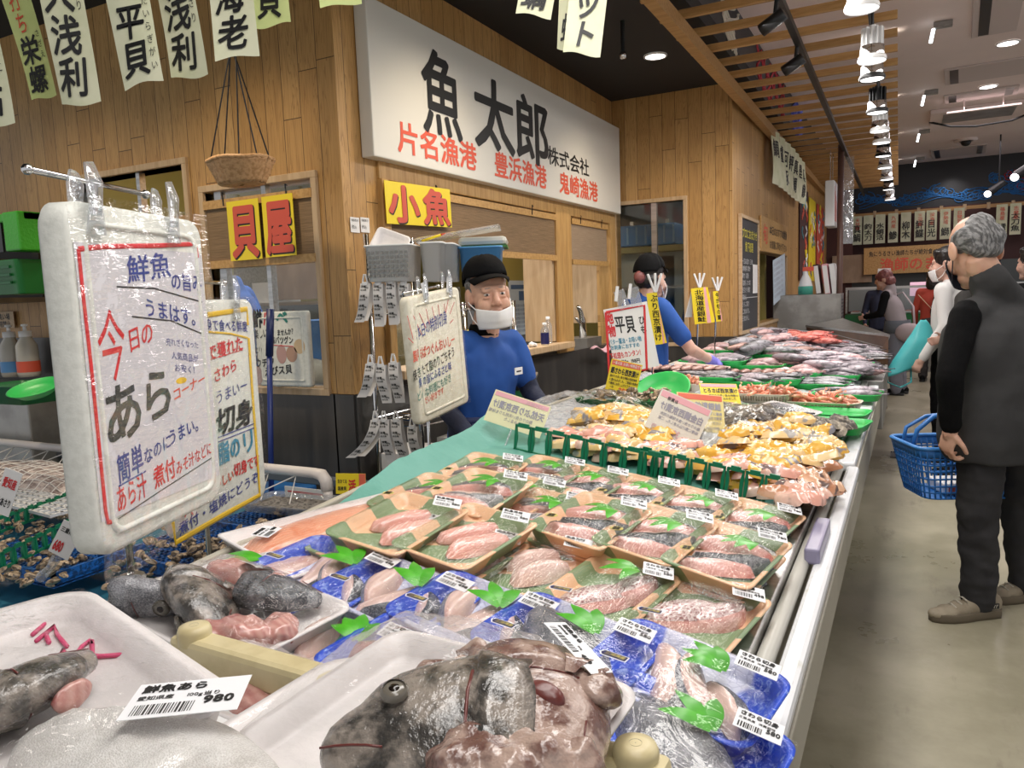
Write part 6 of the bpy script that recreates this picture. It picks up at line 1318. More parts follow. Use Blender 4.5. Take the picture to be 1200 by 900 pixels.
# board D, flat placard on clips
d0 = ond(707, 363, 3.55); e = ond(758, 353, 3.55); dn = ond(711, 440, 3.55); F = Face('placard', 'white placard with red border reading 地物 平貝ひも', 'sign', d0, e-d0, d0-dn, 'placards on the counter'); w, h = (e-d0).length, (d0-dn).length
MB().bx((0, -h, -.004), (w, 0, 0)).build('card', PAPERW, F.q); F.line([(710, 366), (755, 358), (758, 433), (714, 440), (710, 366)], RED, .006)
F.text('地物', 711, 366, 711, 396, 9, RED, .045, vert=True); F.text('平貝', 722, 389, 746, 387, 22, INK, .02); F.text('ひも', 749, 370, 749, 392, 8, INK, .02, vert=True); F.text('バター醤油・お吸い物', 714, 404, 752, 399, 7, TEALINK, .02); F.text('お刺身におすすめ', 716, 410, 750, 406, 6, TEALINK, .02); F.text('下処理もカンタン！', 715, 421, 754, 415, 8, RED, .02); F.text('100g 198円', 728, 426, 756, 424, 6, INK, .02); F.done()
for x in (.45, .75): MB().box((w*x, .03, .004), (.05, .09, .01), Matrix.Rotation(.4-x*.5, 3, 'Z')).build('clip', CLEARP, F.q); MB().box((w*x-.02, .06, .01), (.014, .07, .014), Matrix.Rotation(-.3, 3, 'Z')).build('clip', WHITEP, F.q)
MB().tube([(w*.5, .03, -.01), (w*.5, -(d0.z-.86), -.02)], .005, 8).build('pole', CHROME, F.q, True)
# yellow and pale cards
def card(lab, c4, d, base, head, lines, mirror=False, foot=True, grp='price cards'):
    (x0, y0), (x1, y1), (x2, y2) = c4; d0 = d[0]; dd = (cnt((x1+x2)/2, y2+(14 if not mirror else 22))-CO).dot(CF); d = [k/d0*dd for k in d]; a, b, c = ond(x0, y0, d[0]), ond(x1, y1, d[1]), ond(x2, y2, d[2]); F = Face('price_card', lab, 'price card', a, b-a, a-c, grp); w = (b-a).length; h = (a-c).length*(.86 if mirror else .95)
    MB().bx((0, -h, -.003), (w, 0, 0)).build('card', base, F.q); MB().bx((.005, -h*.17, .0002), (w-.005, -.004, .0012)).build('header', head, F.q)
    mats = {}
    for s, x, y, hh, ww, mat, b in lines:
        mb = F.mb(mat)
        if mirror: mb.text(s, (w*(1-x), -h*y, .0018), (-1, 0, 0), (0, 1, 0), h=hh*h, w=ww*w, b=b)
        else: mb.text(s, (w*x, -h*y, .0018), h=hh*h, w=ww*w, b=b)
    F.done()
    if foot:
        m = MB(); m.bx((w*.3, -h-.012, -.012), (w*.7, -h+.008, .012)); m.tube([(w*.5, -h-.01, 0), (w*.5, -h-.05, 0)], [.012, .008], 8); m.build('clip', CLEARP, F.q)
    bt = F.q.matrix_basis @ Vector((w*.5, -h, -.005)); vz = (F.q.matrix_basis.to_3x3() @ Vector((0, 1, 0))).z; MB().tube([(w*.5, -h+.01, -.006), (w*.5, -h-max(.02, bt.z-zc(max(bt.x, -1.3)))/max(.3, vz), -.006)], .0035, 6).build('pole', CLEARP, F.q)
    MB().bx((-.006, -h-.006, .002), (w+.006, .006, .003)).build('sleeve', SLEEVE, F.q); return F
ln = lambda big, mat, red: (('一番人気 お買い得商品です', .06, .13, .10, .075, FADEDPINK if mat is FADED else WHITEP, .01), (big, .05, .40, .20, .9/len(big), mat, .05), ('脂のりの良い魚を特製の西京味噌', .06, .53, .09, .058, mat, .02), ('に漬け込みました。ご家庭の魚焼き', .06, .64, .09, .058, mat, .02), ('で簡単にお召し上がり下さい！', .06, .75, .09, .058, mat, .02), ('一切', .12, .85, .08, .06, mat, .02), ('本体価格', .10, .95, .07, .05, mat, .02))
card('yellow price card reading 290 clipped upright over the clams', ((717, 420), (753, 428), (703, 459)), (3.3, 3.3, 3.3), YELLOWC, REDSTRIP, ln('銀さわら西京漬け', INK, RED)+(('290', .42, .97, .24, .20, REDO, .05), ('円', .80, .97, .10, .08, REDO, .03)))
TAN = M('faded_yellow_card', (.72, .62, .26), .45); BACKGREY = M('greyish_card', (.60, .56, .50), .45)
card('pale card seen from its back beside the fishmonger apron', ((581, 456), (646, 477), (589, 499)), (2.75, 2.7, 2.7), PALECARD, PINKC, (('天然ぶり西京漬け', .04, .50, .26, .115, FADED, .04), ('脂のりの良い天然ぶりを味噌', .2, .68, .12, .06, FADED, .01), ('に漬け込みました', .2, .82, .12, .06, FADED, .01), ('人気商品', .1, .15, .11, .08, FADEDPINK, .02)), True, False)
card('bright yellow price card reading とろさば near the white shrimp basket', ((819, 449), (863, 450), (836, 475)), (3.9, 3.9, 3.8), YELLOWC, PINKC, (('とろさば西京漬け', .06, .42, .22, .115, INK, .04), ('脂のりの良い魚を特製の', .2, .60, .12, .07, INK, .02), ('味噌に漬け込みました', .2, .74, .12, .07, INK, .02), ('390', .25, .96, .22, .14, REDO, .04), ('円', .7, .95, .14, .09, REDO, .03)))
card('tan price card standing behind the grey one on the counter', ((793, 459), (847, 464), (808, 505)), (3.4, 3.4, 3.3), TAN, REDSTRIP, (('赤魚粕漬銀鮭', .10, .40, .20, .14, FADED, .04), ('お弁当やおかずに最適', .3, .55, .09, .065, FADED, .02), ('ご家庭の魚焼きで簡単', .34, .67, .09, .06, FADED, .02), ('ぜひお試しください', .38, .80, .09, .06, FADED, .02), ('税込価格', .6, .93, .08, .07, FADED, .02)))
card('large greyish price card seen from its back, reversed 390', ((776, 455), (835, 481), (766, 511)), (3.0, 2.95, 2.95), M('ghost_card', (.66, .63, .54), .45), PINKC, (('白金鯛西京漬け', .06, .44, .20, .12, FADED, .05), ('脂のりの良い魚を特製の西京', .06, .58, .085, .06, FADED, .02), ('味噌に漬け込みました。ご家', .06, .69, .085, .06, FADED, .02), ('390', .35, .95, .22, .14, FADEDPINK, .03), ('円', .80, .93, .1, .09, FADEDPINK, .03), ('お買得', .62, .2, .1, .07, INK, .02)), True, False)
# bunches of clipped cards on wires
for i, (px, py, L, w, foot, lab) in enumerate(((768, 336, .29, .055, (762, 470), 'bunch of yellow cards on a wire in front of the blue apron worker'), (820, 332, .20, .085, (812, 435), 'thick bunch of yellow and pink cards on a wire by the wood wall'), (841, 336, .17, .035, (832, 425), 'thin single yellow card on a wire right of the thick bunch'))):
    dd = (3.95, 5.2, 5.4)[i]; p = ond(px, py, dd); q = thing('card_bunch', lab, 'card bunch', p, .4, 'clipped bunches of cards'); L = L*dd/4.2
    for k in range(3 if i < 2 else 2):
        MB().box((.008*k-.006+.02*k*(i == 1), .012*k, -L/2-.03), (w*(1-.12*k), .004, L), Matrix.Rotation(-.10-.05*k, 3, 'Y')).build('card', (YELLOWC, PINKC, YELLOWC)[k], q)
    t = MB(); s = ('ぶり西京漬け', '北海道産銀鮭', '今が旬の鯖')[i]; t.text(s, (-w*.36+.0, -.012, -.075), (1, 0, 0), (0, 0, 1), h=L*.9/len(s), w=w*.7, vert=True, b=.02); t.v = [(x+(-z-L/2)*.10+.0, -.0035, z) for x, y, z in t.v]; t.build('lettering', INK, q)
    c = MB()
    for a in (-.35, 0, .3): c.box((a*.06, .005, .02), (.012, .02, .10), Matrix.Rotation(a, 3, 'Y'))
    c.build('clip', WHITEP, q, bevel=.003); MB().tube([(0, .03, .03), (-.02, .03, -p.z+.95)], .006, 6).build('wire', CHROME, q)
    if i: MB().grid(lambda a, b: (-.05-.05*math.sin(PI*a)*b, .02, -.03-b*.2), 6, 6).build('blank_tag', WHITEP, q, solid=.003)
# ------------------------------------------------------------------ people
def Vv(*a): return Vector(a)
def head_prims(mb, c, R, s=1.0):
    """c = centre, R = 3x3 with columns side, forward, up"""
    def P(x, y, z): return c+R @ (Vv(x, y, z)*s)
    def E(x, y, z, a, b, d, n=16): mb.ell(P(x, y, z), (a*s, b*s, d*s), n, 0, R)
    E(0, -.012, .032, .076, .097, .086, 20); E(0, .022, -.025, .064, .078, .085, 20); E(0, .050, -.088, .044, .044, .034)
    E(0, .078, .026, .052, .018, .016)
    for k in (1, -1):
        E(k*.036, .066, -.038, .030, .030, .032); E(k*.080, -.012, -.012, .011, .027, .038); E(k*.070, -.002, -.014, .012, .014, .022)
        E(k*.031, .084, .015, .018, .012, .005); E(k*.031, .085, -.008, .018, .012, .006); E(k*.013, .106, -.034, .009, .010, .008)
    mb.cap(P(0, .094, .010), P(0, .114, -.026), .009*s, .014*s, 12); E(0, .092, -.060, .026, .013, .007); E(0, .088, -.072, .024, .013, .008); E(0, .082, -.105, .024, .020, .018)
def hand_prims(mb, w, d, nrm, s=1.0, curl=.35, thumb=1):
    """w = wrist, d = towards the fingertips, nrm = out of the back of the hand, thumb = side the thumb leaves on"""
    d = Vector(d).normalized(); nrm = Vector(nrm); nrm = (nrm-d*nrm.dot(d)).normalized(); u = d.cross(nrm)*thumb
    R = Matrix((u, d, nrm)).transposed()
    mb.cap(w-d*.02*s, w+d*.02*s, .026*s, .027*s, 10); mb.ell(w+d*.050*s, (.038*s, .050*s, .014*s), 14, 0, R); mb.ell(w+d*.070*s, (.037*s, .026*s, .012*s), 14, 0, R)
    for i, (off, L) in enumerate(((.0305, .070), (.0105, .078), (-.0100, .073), (-.0300, .057))):
        p = w+d*(.088-.004*abs(i-1.2))*s+u*off*s; a = .12+.05*i; ph = (.45, .30, .25)
        for k in range(3):
            a += curl*(1, 1.35, .9)[k]; q = p+(d*math.cos(a)-nrm*math.sin(a)+u*(off*.8 if k == 0 else 0))*(L*ph[k]*s); mb.cap(p, q, (.0084, .0078, .0072)[k]*s, (.0078, .0072, .0062)[k]*s, 8); p = q
    p = w+d*.022*s+u*.026*s-nrm*.004*s; q = p+(d*.62+u*.72-nrm*.35).normalized()*.042*s; mb.cap(p, q, .014*s, .010*s, 8); r = q+(d*.85+u*.25-nrm*.5).normalized()*.030*s; mb.cap(q, r, .010*s, .0082*s, 8)
def rotz3(a): return Matrix.Rotation(a, 3, 'Z')
def headR(yaw, pitch=0.0, roll=0.0): return Matrix.Rotation(yaw, 3, 'Z') @ Matrix.Rotation(roll, 3, 'Y') @ Matrix.Rotation(pitch, 3, 'X')
def cap_hat(q, c, R, s=1.0, mat=BLACKC, brim=.085, strap=False):
    R = R @ Matrix.Rotation(.16, 3, 'X'); c = c+R @ Vv(0, -.012, .020)*s
    def P(x, y, z): return c+R @ (Vv(x, y, z)*s)
    mb = MB()
    def f(a, b):
        an = 2*PI*a; el = b*PI/2; lo = -.012*math.cos(an)*(1-b)
        return P(.087*max(0, math.cos(el))**.8*math.cos(an), -.010+.108*max(0, math.cos(el))**.8*math.sin(an), .048+.088*math.sin(el)+(0 if math.sin(an) > -.2 else -.020*(1-b))+.002*math.sin(an*6))
    mb.grid(f, 36, 10)
    o = mb.build('cap', mat, q, True, solid=.005*s)
    m = MB(); m.grid(lambda a, b: P((a-.5)*.165*(1-.18*b*b), .088-.045*abs(2*a-1)**2.2+b*brim*(1-.55*abs(2*a-1)**2.4), .050-.024*b-.014*(2*a-1)**2), 20, 8); m.build('brim', mat, o, True, solid=.004*s); return o
def mask(q, c, R, mat, s=1.0, z0=-.048, z1=-.125, ear=True):
    def P(x, y, z): return c+R @ (Vv(x, y, z)*s)
    mb = MB()
    def f(a, b):
        an = (a-.5)*2.2; z = z0+(z1-z0)*b; r = 1+.06*math.sin(PI*b); nb = .022*max(0, 1-abs(an)*1.5)*(1-b*.7)
        return P(.082*math.sin(an)*r*(1-.12*b), .016+(.093+nb)*max(0, math.cos(an))**.8*r-.012*b, z+.012*abs(an)*(1-b)+.004*math.sin(b*20)*.3)
    mb.grid(f, 26, 12); o = mb.build('face_mask', mat, q, True, solid=.003*s)
    if ear:
        for k in (1, -1):
            m = MB(); m.tube([P(k*.070, .062, z0+.005), P(k*.084, .015, z0+.030), P(k*.088, -.018, -.002), P(k*.086, -.025, -.022), P(k*.078, .02, z1+.040), P(k*.066, .055, z1+.016)], .0022*s, 6)
            m.build('ear_loop', mat, o)
def eyes(q, c, R, s=1.0, squint=.6):
    def P(x, y, z): return c+R @ (Vv(x, y, z)*s)
    for k in (1, -1):
        o = MB().ell(P(k*.031, .0865, .003), (.0120*s, .0085*s, .0125*s*squint), 14, 0, R).build('eye', EYEW, q, True); MB().ell(P(k*.031+.001, .0930, .003), (.0058*s, .0035*s, .0058*s*min(1, squint+.25)), 12, 0, R).build('iris', EYED, o, True)
        m = MB(); m.tube([P(k*(.016+.009*i), .096-.0030*i*i*.5, .029-.0012*i) for i in range(5)], [.0012*s, .0022*s, .0024*s, .002*s, .001*s], 6, flat=.6); m.build('eyebrow', HAIRG, q, True)
def hair(q, c, R, mat, s=1.0, style='short', name='hair'):
    mb = MB()
    def P(x, y, z): return c+R @ (Vv(x, y, z)*s)
    def E(x, y, z, a, b, d): mb.ell(P(x, y, z), (a*s, b*s, d*s), 18, 0, R)
    if style == 'balding':                                   # sides and back only, thin on top
        E(0, -.062, .012, .078, .058, .070); E(0, -.075, -.025, .064, .036, .045); E(.046, -.038, .020, .040, .064, .048); E(-.046, -.038, .020, .040, .064, .048); E(0, -.058, .056, .054, .056, .054)
    elif style == 'bob': E(0, -.022, .042, .092, .105, .092); E(0, -.050, -.045, .094, .070, .075); E(0, .04, .085, .07, .05, .03)
    elif style == 'long': E(0, -.022, .042, .092, .105, .092); E(0, -.062, -.075, .094, .065, .13); E(0, .04, .085, .07, .05, .03)
    else: E(0, -.025, .046, .084, .100, .086); E(0, -.055, -.01, .080, .060, .060)
    return link_mesh(name, remesh(mb, .006*s, 3), mat, q, wr=(42, .0045*s, (1, 1, .5)))
def shoe(q, a, d, mat, sole, s=1.0, lace=True):
    d = Vector((d[0], d[1], 0)).normalized(); u = Vv(d.y, -d.x, 0); R = Matrix((u, d, Vv(0, 0, 1))).transposed(); a = Vector((a[0], a[1], 0)); mb = MB()
    for y, w, z, h in ((-.055, .036, .052, .05), (-.02, .040, .055, .055), (.03, .042, .050, .046), (.085, .046, .040, .036), (.135, .046, .034, .028), (.175, .038, .030, .022)): mb.ell(a+R @ Vv(0, y, z)*s, (w*s, .045*s, h*s), 14, 0, R)
    me = remesh(mb, .006*s, 4); o = link_mesh('shoe', me, mat, q, wr=(30, .002)); rings = []
    prof = [(-.092, .018), (-.075, .036), (-.03, .040), (.03, .042), (.085, .050), (.14, .049), (.185, .036), (.212, .014)]
    for z, k in ((0, .96), (.012, 1.02), (.030, 1.04), (.036, .98)):
        rings.append([a+R @ Vv(w*k, y, z)*s for y, w in prof]+[a+R @ Vv(-w*k, y, z)*s for y, w in reversed(prof)])
    MB().loft(rings).build('sole', sole, o, True)
    if lace:
        m = MB()
        for i in range(4): y = .045+i*.024; m.tube([a+R @ Vv(-.024, y, .093-i*.012)*s, a+R @ Vv(0, y+.006, .102-i*.012)*s, a+R @ Vv(.024, y, .093-i*.012)*s], .0032*s, 6)
        m.tube([a+R @ Vv(0, .04, .103)*s, a+R @ Vv(.04, .03, .098)*s, a+R @ Vv(.03, .05, .09)*s], .003*s, 6); m.build('lace', LACE, o)
    return o
def torso_prims(mb, J, s, k=1.0, arms=True, slen=1.0, depth=1.0):
    sh = [Vector(p) for p in J['sh']]; hips = (Vector(J['hip'][0])+Vector(J['hip'][1]))/2; mid = (sh[0]+sh[1])/2; ax = (sh[1]-sh[0]); ax.z = 0; ya = math.atan2(ax.y, ax.x); R = rotz3(ya); sw = (sh[1]-sh[0]).length/2; g = J.get('girth', 1.0)
    up = mid-hips
    rings = []
    for t, a, b in ((-.30, .55, .40), (-.28, .90, .64), (-.12, .97, .70), (.06, .97, .72), (.22, .95, .72), (.38, .95, .73), (.54, .98, .73), (.70, 1.0, .70), (.84, .97, .62), (.95, .80, .50), (1.02, .50, .34)):
        c = hips+up*t; rings.append([c+R @ Vv(sw*a*k*g*math.copysign(abs(math.cos(2*PI*i/24))**.85, math.cos(2*PI*i/24)), sw*b*k*depth*g*math.copysign(abs(math.sin(2*PI*i/24))**.9, math.sin(2*PI*i/24)), 0) for i in range(24)])
    mb.loft(rings)
    mb.cap(sh[0]*.86+mid*.14, sh[1]*.86+mid*.14, .062*s*k, .062*s*k, 14); mb.cap(mid+Vv(0, 0, -.02)*s, mid+Vv(0, 0, .055)*s, .085*s*k, .062*s*k, 14)
    if arms:
        for i in (0, 1):
            a, e, w = sh[i], Vector(J['el'][i]), Vector(J['wr'][i])
            if slen <= .5: mb.cap(a, a+(e-a)*(slen*2), .066*s*k, .060*s*k, 14)
            else: mb.cap(a, e, .062*s*k, .050*s*k, 14); mb.cap(e, e+(w-e)*min(1, (slen-.5)*2), .050*s*k, .040*s*k, 14)
def person(label, loc, face, J, c, s=1.0, vox=.006):
    """J in the person's frame: x to their right, y forward, z up"""
    q = thing('person', label, 'person', loc, face-PI/2, c.get('group')); H = Vector(J['head']); R = headR(*J.get('hr', (0, 0, 0))); hs = J.get('hs', s)
    b = MB(); head_prims(b, H, R, hs); mid = (Vector(J['sh'][0])+Vector(J['sh'][1]))/2; b.cap(H+R @ Vv(0, -.03, -.07)*hs, mid+Vv(0, 0, .01), .052*hs, .060*hs, 14)
    torso_prims(b, J, s, .86, False)
    for i in (0, 1):
        a, e, w = Vector(J['sh'][i]), Vector(J['el'][i]), Vector(J['wr'][i]); b.cap(a, e, .046*s, .038*s, 12); b.cap(e, w, .039*s, .027*s, 12)
        hd = J.get('hand', {}).get(i, {}); d = Vector(hd.get('d', (w-e))); n = Vector(hd.get('n', (1 if i else -1, 0, .1))); hand_prims(b, w+(w-e).normalized()*.015*s, d, n, s*J.get('hands', .95), hd.get('curl', .3), hd.get('t', 1 if i == 0 else -1))
        h, k, an = Vector(J['hip'][i]), Vector(J['knee'][i]), Vector(J['ank'][i]); b.cap(h, k, .068*s, .05*s, 12); b.cap(k, an, .05*s, .036*s, 12)
    link_mesh('body', remesh(b, vox, 2), c.get('skin', SKIN), q)
    t = MB(); torso_prims(t, J, s, 1.0, True, c.get('sleeve', 1.0)) if not c.get('vest') else torso_prims(t, J, s, 1.03, False)
    if c.get('collar'): t.cap(mid+Vv(0, -.005, .02), mid*.24+(H+R @ Vv(0, -.040, -.095)*hs)*.76, .086*s, .071*s, 16)
    link_mesh(c.get('topname', 'shirt'), remesh(t, .010, 12), c['top'], q, wr=c.get('wr', (6, .007, (1, 1, .7))))
    for i in (0, 1):                                         # sleeves under a vest, or long under-sleeves
        um = c.get('under')
        if um:
            m = MB(); a, e, w = Vector(J['sh'][i]), Vector(J['el'][i]), Vector(J['wr'][i]); m.cap(a, e, .058*s, .049*s, 14); m.cap(e, w, .050*s, .037*s, 14); link_mesh('sleeve', remesh(m, .008, 3), um, q, wr=(13, .004, (1, 1, 1)))
    m = MB(); hp = (Vector(J['hip'][0])+Vector(J['hip'][1]))/2; sw = (Vector(J['hip'][1])-Vector(J['hip'][0])).length; g = J.get('girth', 1.0); hx = Vector(J['hip'][1])-Vector(J['hip'][0]); RH = rotz3(math.atan2(hx.y, hx.x))
    m.ell(hp+Vv(0, -.01, .02)*s, (.168*s*g, .125*s*g, .13*s), 18, 0, RH); lg = c.get('legw', 1.0)
    for i in (0, 1):
        h, k, an = Vector(J['hip'][i]), Vector(J['knee'][i]), Vector(J['ank'][i]); m.cap(h, k, .094*s*lg, .074*s*lg, 16); m.cap(k, an+(k-an)*.02, .074*s*lg, .062*s*lg, 16)
    link_mesh('trousers', remesh(m, .010, 3), c['bottom'], q, wr=c.get('wrl', (10, .008, (1, 1, 1.3))))
    for i in (0, 1):
        an = Vector(J['ank'][i]); shoe(q, an, J.get('foot', {}).get(i, (0, 1)), c.get('shoe', BLACKC), c.get('sole', BLACKP), s, c.get('lace', False))
    return q, H, R, hs
def std(s=1.0, arms=None, lean=0.0):
    """a standing skeleton for a body s * 1.65 m tall"""
    J = dict(head=Vv(0, .03+lean, 1.525)*s, sh=[Vv(-.165, lean*.8, 1.325)*s, Vv(.165, lean*.8, 1.325)*s], el=[Vv(-.225, -.02+lean*.6, 1.06)*s, Vv(.225, -.02+lean*.6, 1.06)*s], wr=[Vv(-.225, .09+lean*.4, .84)*s, Vv(.225, .09+lean*.4, .84)*s],
             hip=[Vv(-.085, 0, .86)*s, Vv(.085, 0, .86)*s], knee=[Vv(-.095, .02, .46)*s, Vv(.095, .02, .46)*s], ank=[Vv(-.10, -.01, .075)*s, Vv(.10, -.01, .075)*s])
    if arms: J.update(arms)
    return J
# the fishmonger, behind the counter
fa = math.atan2(-.35, .94)
J = std(.955, dict(head=Vv(.012, .075, 1.437), sh=[Vv(-.165, .02, 1.215), Vv(.165, .02, 1.225)], el=[Vv(-.235, .07, .97), Vv(.225, -.02, .97)], wr=[Vv(-.165, .27, .885), Vv(.215, .17, .83)], hip=[Vv(-.085, -.03, .84), Vv(.085, -.03, .84)], hand={0: dict(d=(.25, .9, -.25), n=(-.2, .2, 1), curl=.35, t=-1), 1: dict(d=(-.1, .8, -.4), n=(.2, .2, 1), curl=.45, t=1)}, girth=1.04, hs=1.12, hr=(-.42, -.05, .07)))
q, H, R, hs = person('elderly fishmonger in a black cap, blue shirt and pulled down white mask behind the counter', (-1.72, 2.98, 0), fa, J, dict(top=BLUESHIRT, sleeve=.36, bottom=NAVY, under=NAVY, wr=(11, .009, (1, 1, .6))), .955, .0045)
cap_hat(q, H, R, hs*1.0, BLACKC, .078); mask(q, H, R, MASKW, hs, -.060, -.130); eyes(q, H, R, hs, .42); hair(q, H+R @ Vv(0, -.004, -.012), R, HAIRG, hs*.965, 'short')
MB().ell(H+R @ Vv(0, .098, -.058)*hs, (.019*hs, .006, .0035), 12, 0, R).build('lips', LIP, q, True)
me = MB(); me.lathe([(.068, -.0), (.066, .03), (.058, .05)], 20, 0, (0, .02, 1.255)); me.build('inner_collar', BLACKC, q, True, solid=.004)
o = MB().bx((-.03, -.002, -.016), (.03, .002, .016)).bx((-.02, -.0026, -.004), (.018, -.0022, .002), 1).build('name_badge', [PAPERW, INK], q); o.location = (-.085, .150, 1.09); o.rotation_euler = (0, 0, PI+.25)
m = MB(); m.grid(lambda a, b: ((a-.5)*.36*(1+.2*b), .130+.03*math.cos((a-.5)*3)+.01*math.sin(a*14)*b, .885-.42*b), 18, 12); m.build('apron', NAVYAPRON, q, True, solid=.006); MB().tube([(.19*math.cos(k*PI/10), .005+.15*math.sin(k*PI/10), .885) for k in range(21)], .014, 6, cap=False, flat=1.6).build('apron_band', NAVYAPRON, q, True)
# light blue glove bundle held low beside him
p = ond(658, 503, 3.35); q = thing('blue_plastic_bag', 'pale blue plastic bag behind the pale card by the apron', 'bag', p); me = remesh(lumps(MB(), ((0, 0, 0, .09, .05, .05, .2), (.05, 0, -.03, .06, .05, .04, .6), (-.05, .02, .03, .04, .03, .04, .1)), 3), .007, 2); link_mesh('bag_film', me, M('pale_blue_film', (.18, .27, .42), .25), q, wr=(26, .012))
# second worker, seen from behind at the corner window
J = std(1.0, dict(head=Vv(.0, .05, 1.50), el=[Vv(-.24, .05, 1.06), Vv(.27, .14, 1.06)], wr=[Vv(-.2, .2, .95), Vv(.20, .36, .97)], hs=1.03, hr=(.35, -.12, 0), hand={1: dict(d=(0, 1, -.1), n=(.3, 0, 1), curl=.5, t=1)}))
wl = ond(757, 400, 4.85); fb = math.atan2(.80, .60)
q, H, R, hs = person('worker in a black cap and blue shirt with a purple glove, seen from behind', (wl.x, wl.y, 0), fb, J, dict(top=BLUESHIRT, sleeve=.36, bottom=NAVYAPRON, skin=SKINF), 1.0, .006)
cap_hat(q, H, R, hs*1.02, BLACKC, .075); hair(q, H, R, HAIRB, hs, 'short'); MB().ell(H+R @ Vv(0, -.125, .0)*hs, (.035, .045, .04), 14, 0, R).build('hair_bun', HAIRR, q, True); mask(q, H, R, WHITEP, hs)
t = MB(); t.text('魚太郎', (0, -.140, 1.27), (1, 0, 0), (0, 0, 1), h=.085, w=.10, vert=True, b=.03); o = t.build('back_print', PAPERW, q); o.location = (-.02, -.008, 0)
m = MB(); m.grid(lambda a, b: ((a-.5)*.40, -.145-.02*math.cos((a-.5)*3), .96-.13*b), 14, 5); m.build('apron_back', M('worker_apron', (.045, .055, .085), .7), q, True, solid=.006)
m = MB(); w = Vector(J['wr'][1]); e = Vector(J['el'][1]); hand_prims(m, w+(w-e).normalized()*.015, (0, 1, -.1), (.3, 0, 1), 1.06, .5, 1); m.cap(w-(w-e).normalized()*.03, w+(w-e).normalized()*.02, .034, .034, 12); link_mesh('glove', remesh(m, .006, 2), LAVENDER, q)
p = onz(823, 426, .95); q = thing('price_sheet', 'small pale printed sheet held over the fish baskets', 'sheet', cnt(822, 434, .05)); q.rotation_euler = (.25, .1, .2); MB().bx((-.16, -.10, 0), (.16, .10, .004)).build('paper', M('sheet_tan', (.56, .44, .38), .6), q); t = MB()
for k in range(4): t.text('本日の特価', (-.12, .05-k*.04, .005), h=.03, w=.05)
t.build('lettering', INK, q)
# third worker inside the kitchen, worker behind the shell hatch
J = std(1.0); p = ond(800, 360, 7.0); q, H, R, hs = person('blue shirted kitchen worker cut off by the corner window frame', (-1.78, 7.65, 0), math.atan2(.9, -.2), J, dict(top=BLUESHIRT, sleeve=.36, bottom=NAVY, skin=SKINF), 1.0, .009); cap_hat(q, H, R, hs, BLACKC); hair(q, H, R, HAIRB, hs)
t = MB(); t.text('魚太郎', (-.16, -.150, 1.24), (1, 0, 0), (0, 0, 1), h=.10, w=.11, vert=True, b=.03); t.build('back_print', PAPERW, q)
J = std(1.10, dict(head=Vv(-.05, .22, 1.66), sh=[Vv(-.18, .10, 1.53), Vv(.18, .10, 1.51)])); p = ony(294, 345, 3.62); q, H, R, hs = person('blue shirted worker behind the glass of the left shell hatch', (p.x-.0, 3.62, 0), math.atan2(-.5, -1), J, dict(top=BLUESHIRT, sleeve=1.0, bottom=NAVY), .95, .009); hair(q, H, R, HAIRB, hs)
# the old man with the basket
fb = math.atan2(.62, -.78); base = Vv(.36, 3.60, 0); bq = Matrix.Translation(base) @ Matrix.Rotation(fb-PI/2, 4, 'Z'); bi = bq.inverted()
def L_(px, py, d): return bi @ ond(px, py, d)
J = dict(head=L_(1141, 292, 3.10), hs=1.12, hr=(-.50, -.38, .0), sh=[L_(1132, 368, 3.02), L_(1218, 356, 3.24)], el=[L_(1113, 440, 2.96), L_(1228, 440, 3.35)], wr=[L_(1114, 499, 3.02), L_(1190, 480, 3.50)],
         hip=[L_(1152, 497, 3.12), L_(1196, 497, 3.24)], knee=[L_(1146, 604, 3.16), L_(1196, 604, 3.34)], ank=[L_(1147, 703, 3.21), L_(1205, 702, 3.38)], girth=1.10, hands=1.02, hand={0: dict(d=(0.05, .25, -1), n=(-1, .2, 0), curl=.5, t=-1)})
fd = bi.to_3x3() @ (-CR*.98-CF*.12); J['foot'] = {0: (fd.x, fd.y), 1: (fd.x, fd.y)}
q, H, R, hs = person('grey haired elderly man in charcoal vest and dark mask with a shopping basket', base, fb, J, dict(top=CHARC, vest=True, topname='vest', collar=True, under=BLACKC, bottom=TROUS, shoe=SHOE, sole=SOLE, lace=True, legw=1.02, wr=(7, .010, (1, 1, .9)), wrl=(12, .012, (1, 1, 1.3))), 1.03, .0042)
hair(q, H, R, HAIRG, hs, 'balding'); mask(q, H, R, MASKB, hs, -.030, -.120); eyes(q, H, R, hs, .5)
for i in (0, 1):
    an = Vector(J['ank'][i]); fdv = Vv(fd.x, fd.y, 0).normalized(); sd = Vv(fdv.y, -fdv.x, 0)*(1 if (bi.to_3x3() @ (-CF)).dot(Vv(fdv.y, -fdv.x, 0)) > 0 else -1); cc = Vv(an.x, an.y, 0)-fdv*.035+sd*.0445+Vv(0, 0, .060); m = MB(); m.box(cc, (.045, .004, .022), Matrix.Rotation(math.atan2(fdv.y, fdv.x), 3, 'Z')); m.build('shoe_badge', BLACKP, q)
    m = MB(); [m.tube([cc+sd*.003+fdv*(-.016+.010*k+.008*math.cos(t*.4))+Vv(0, 0, -.007+.013*math.sin(t*.4)) for t in range(5)], .0014, 5) for k in range(3)]; m.build('shoe_badge_mark', LACE, q)
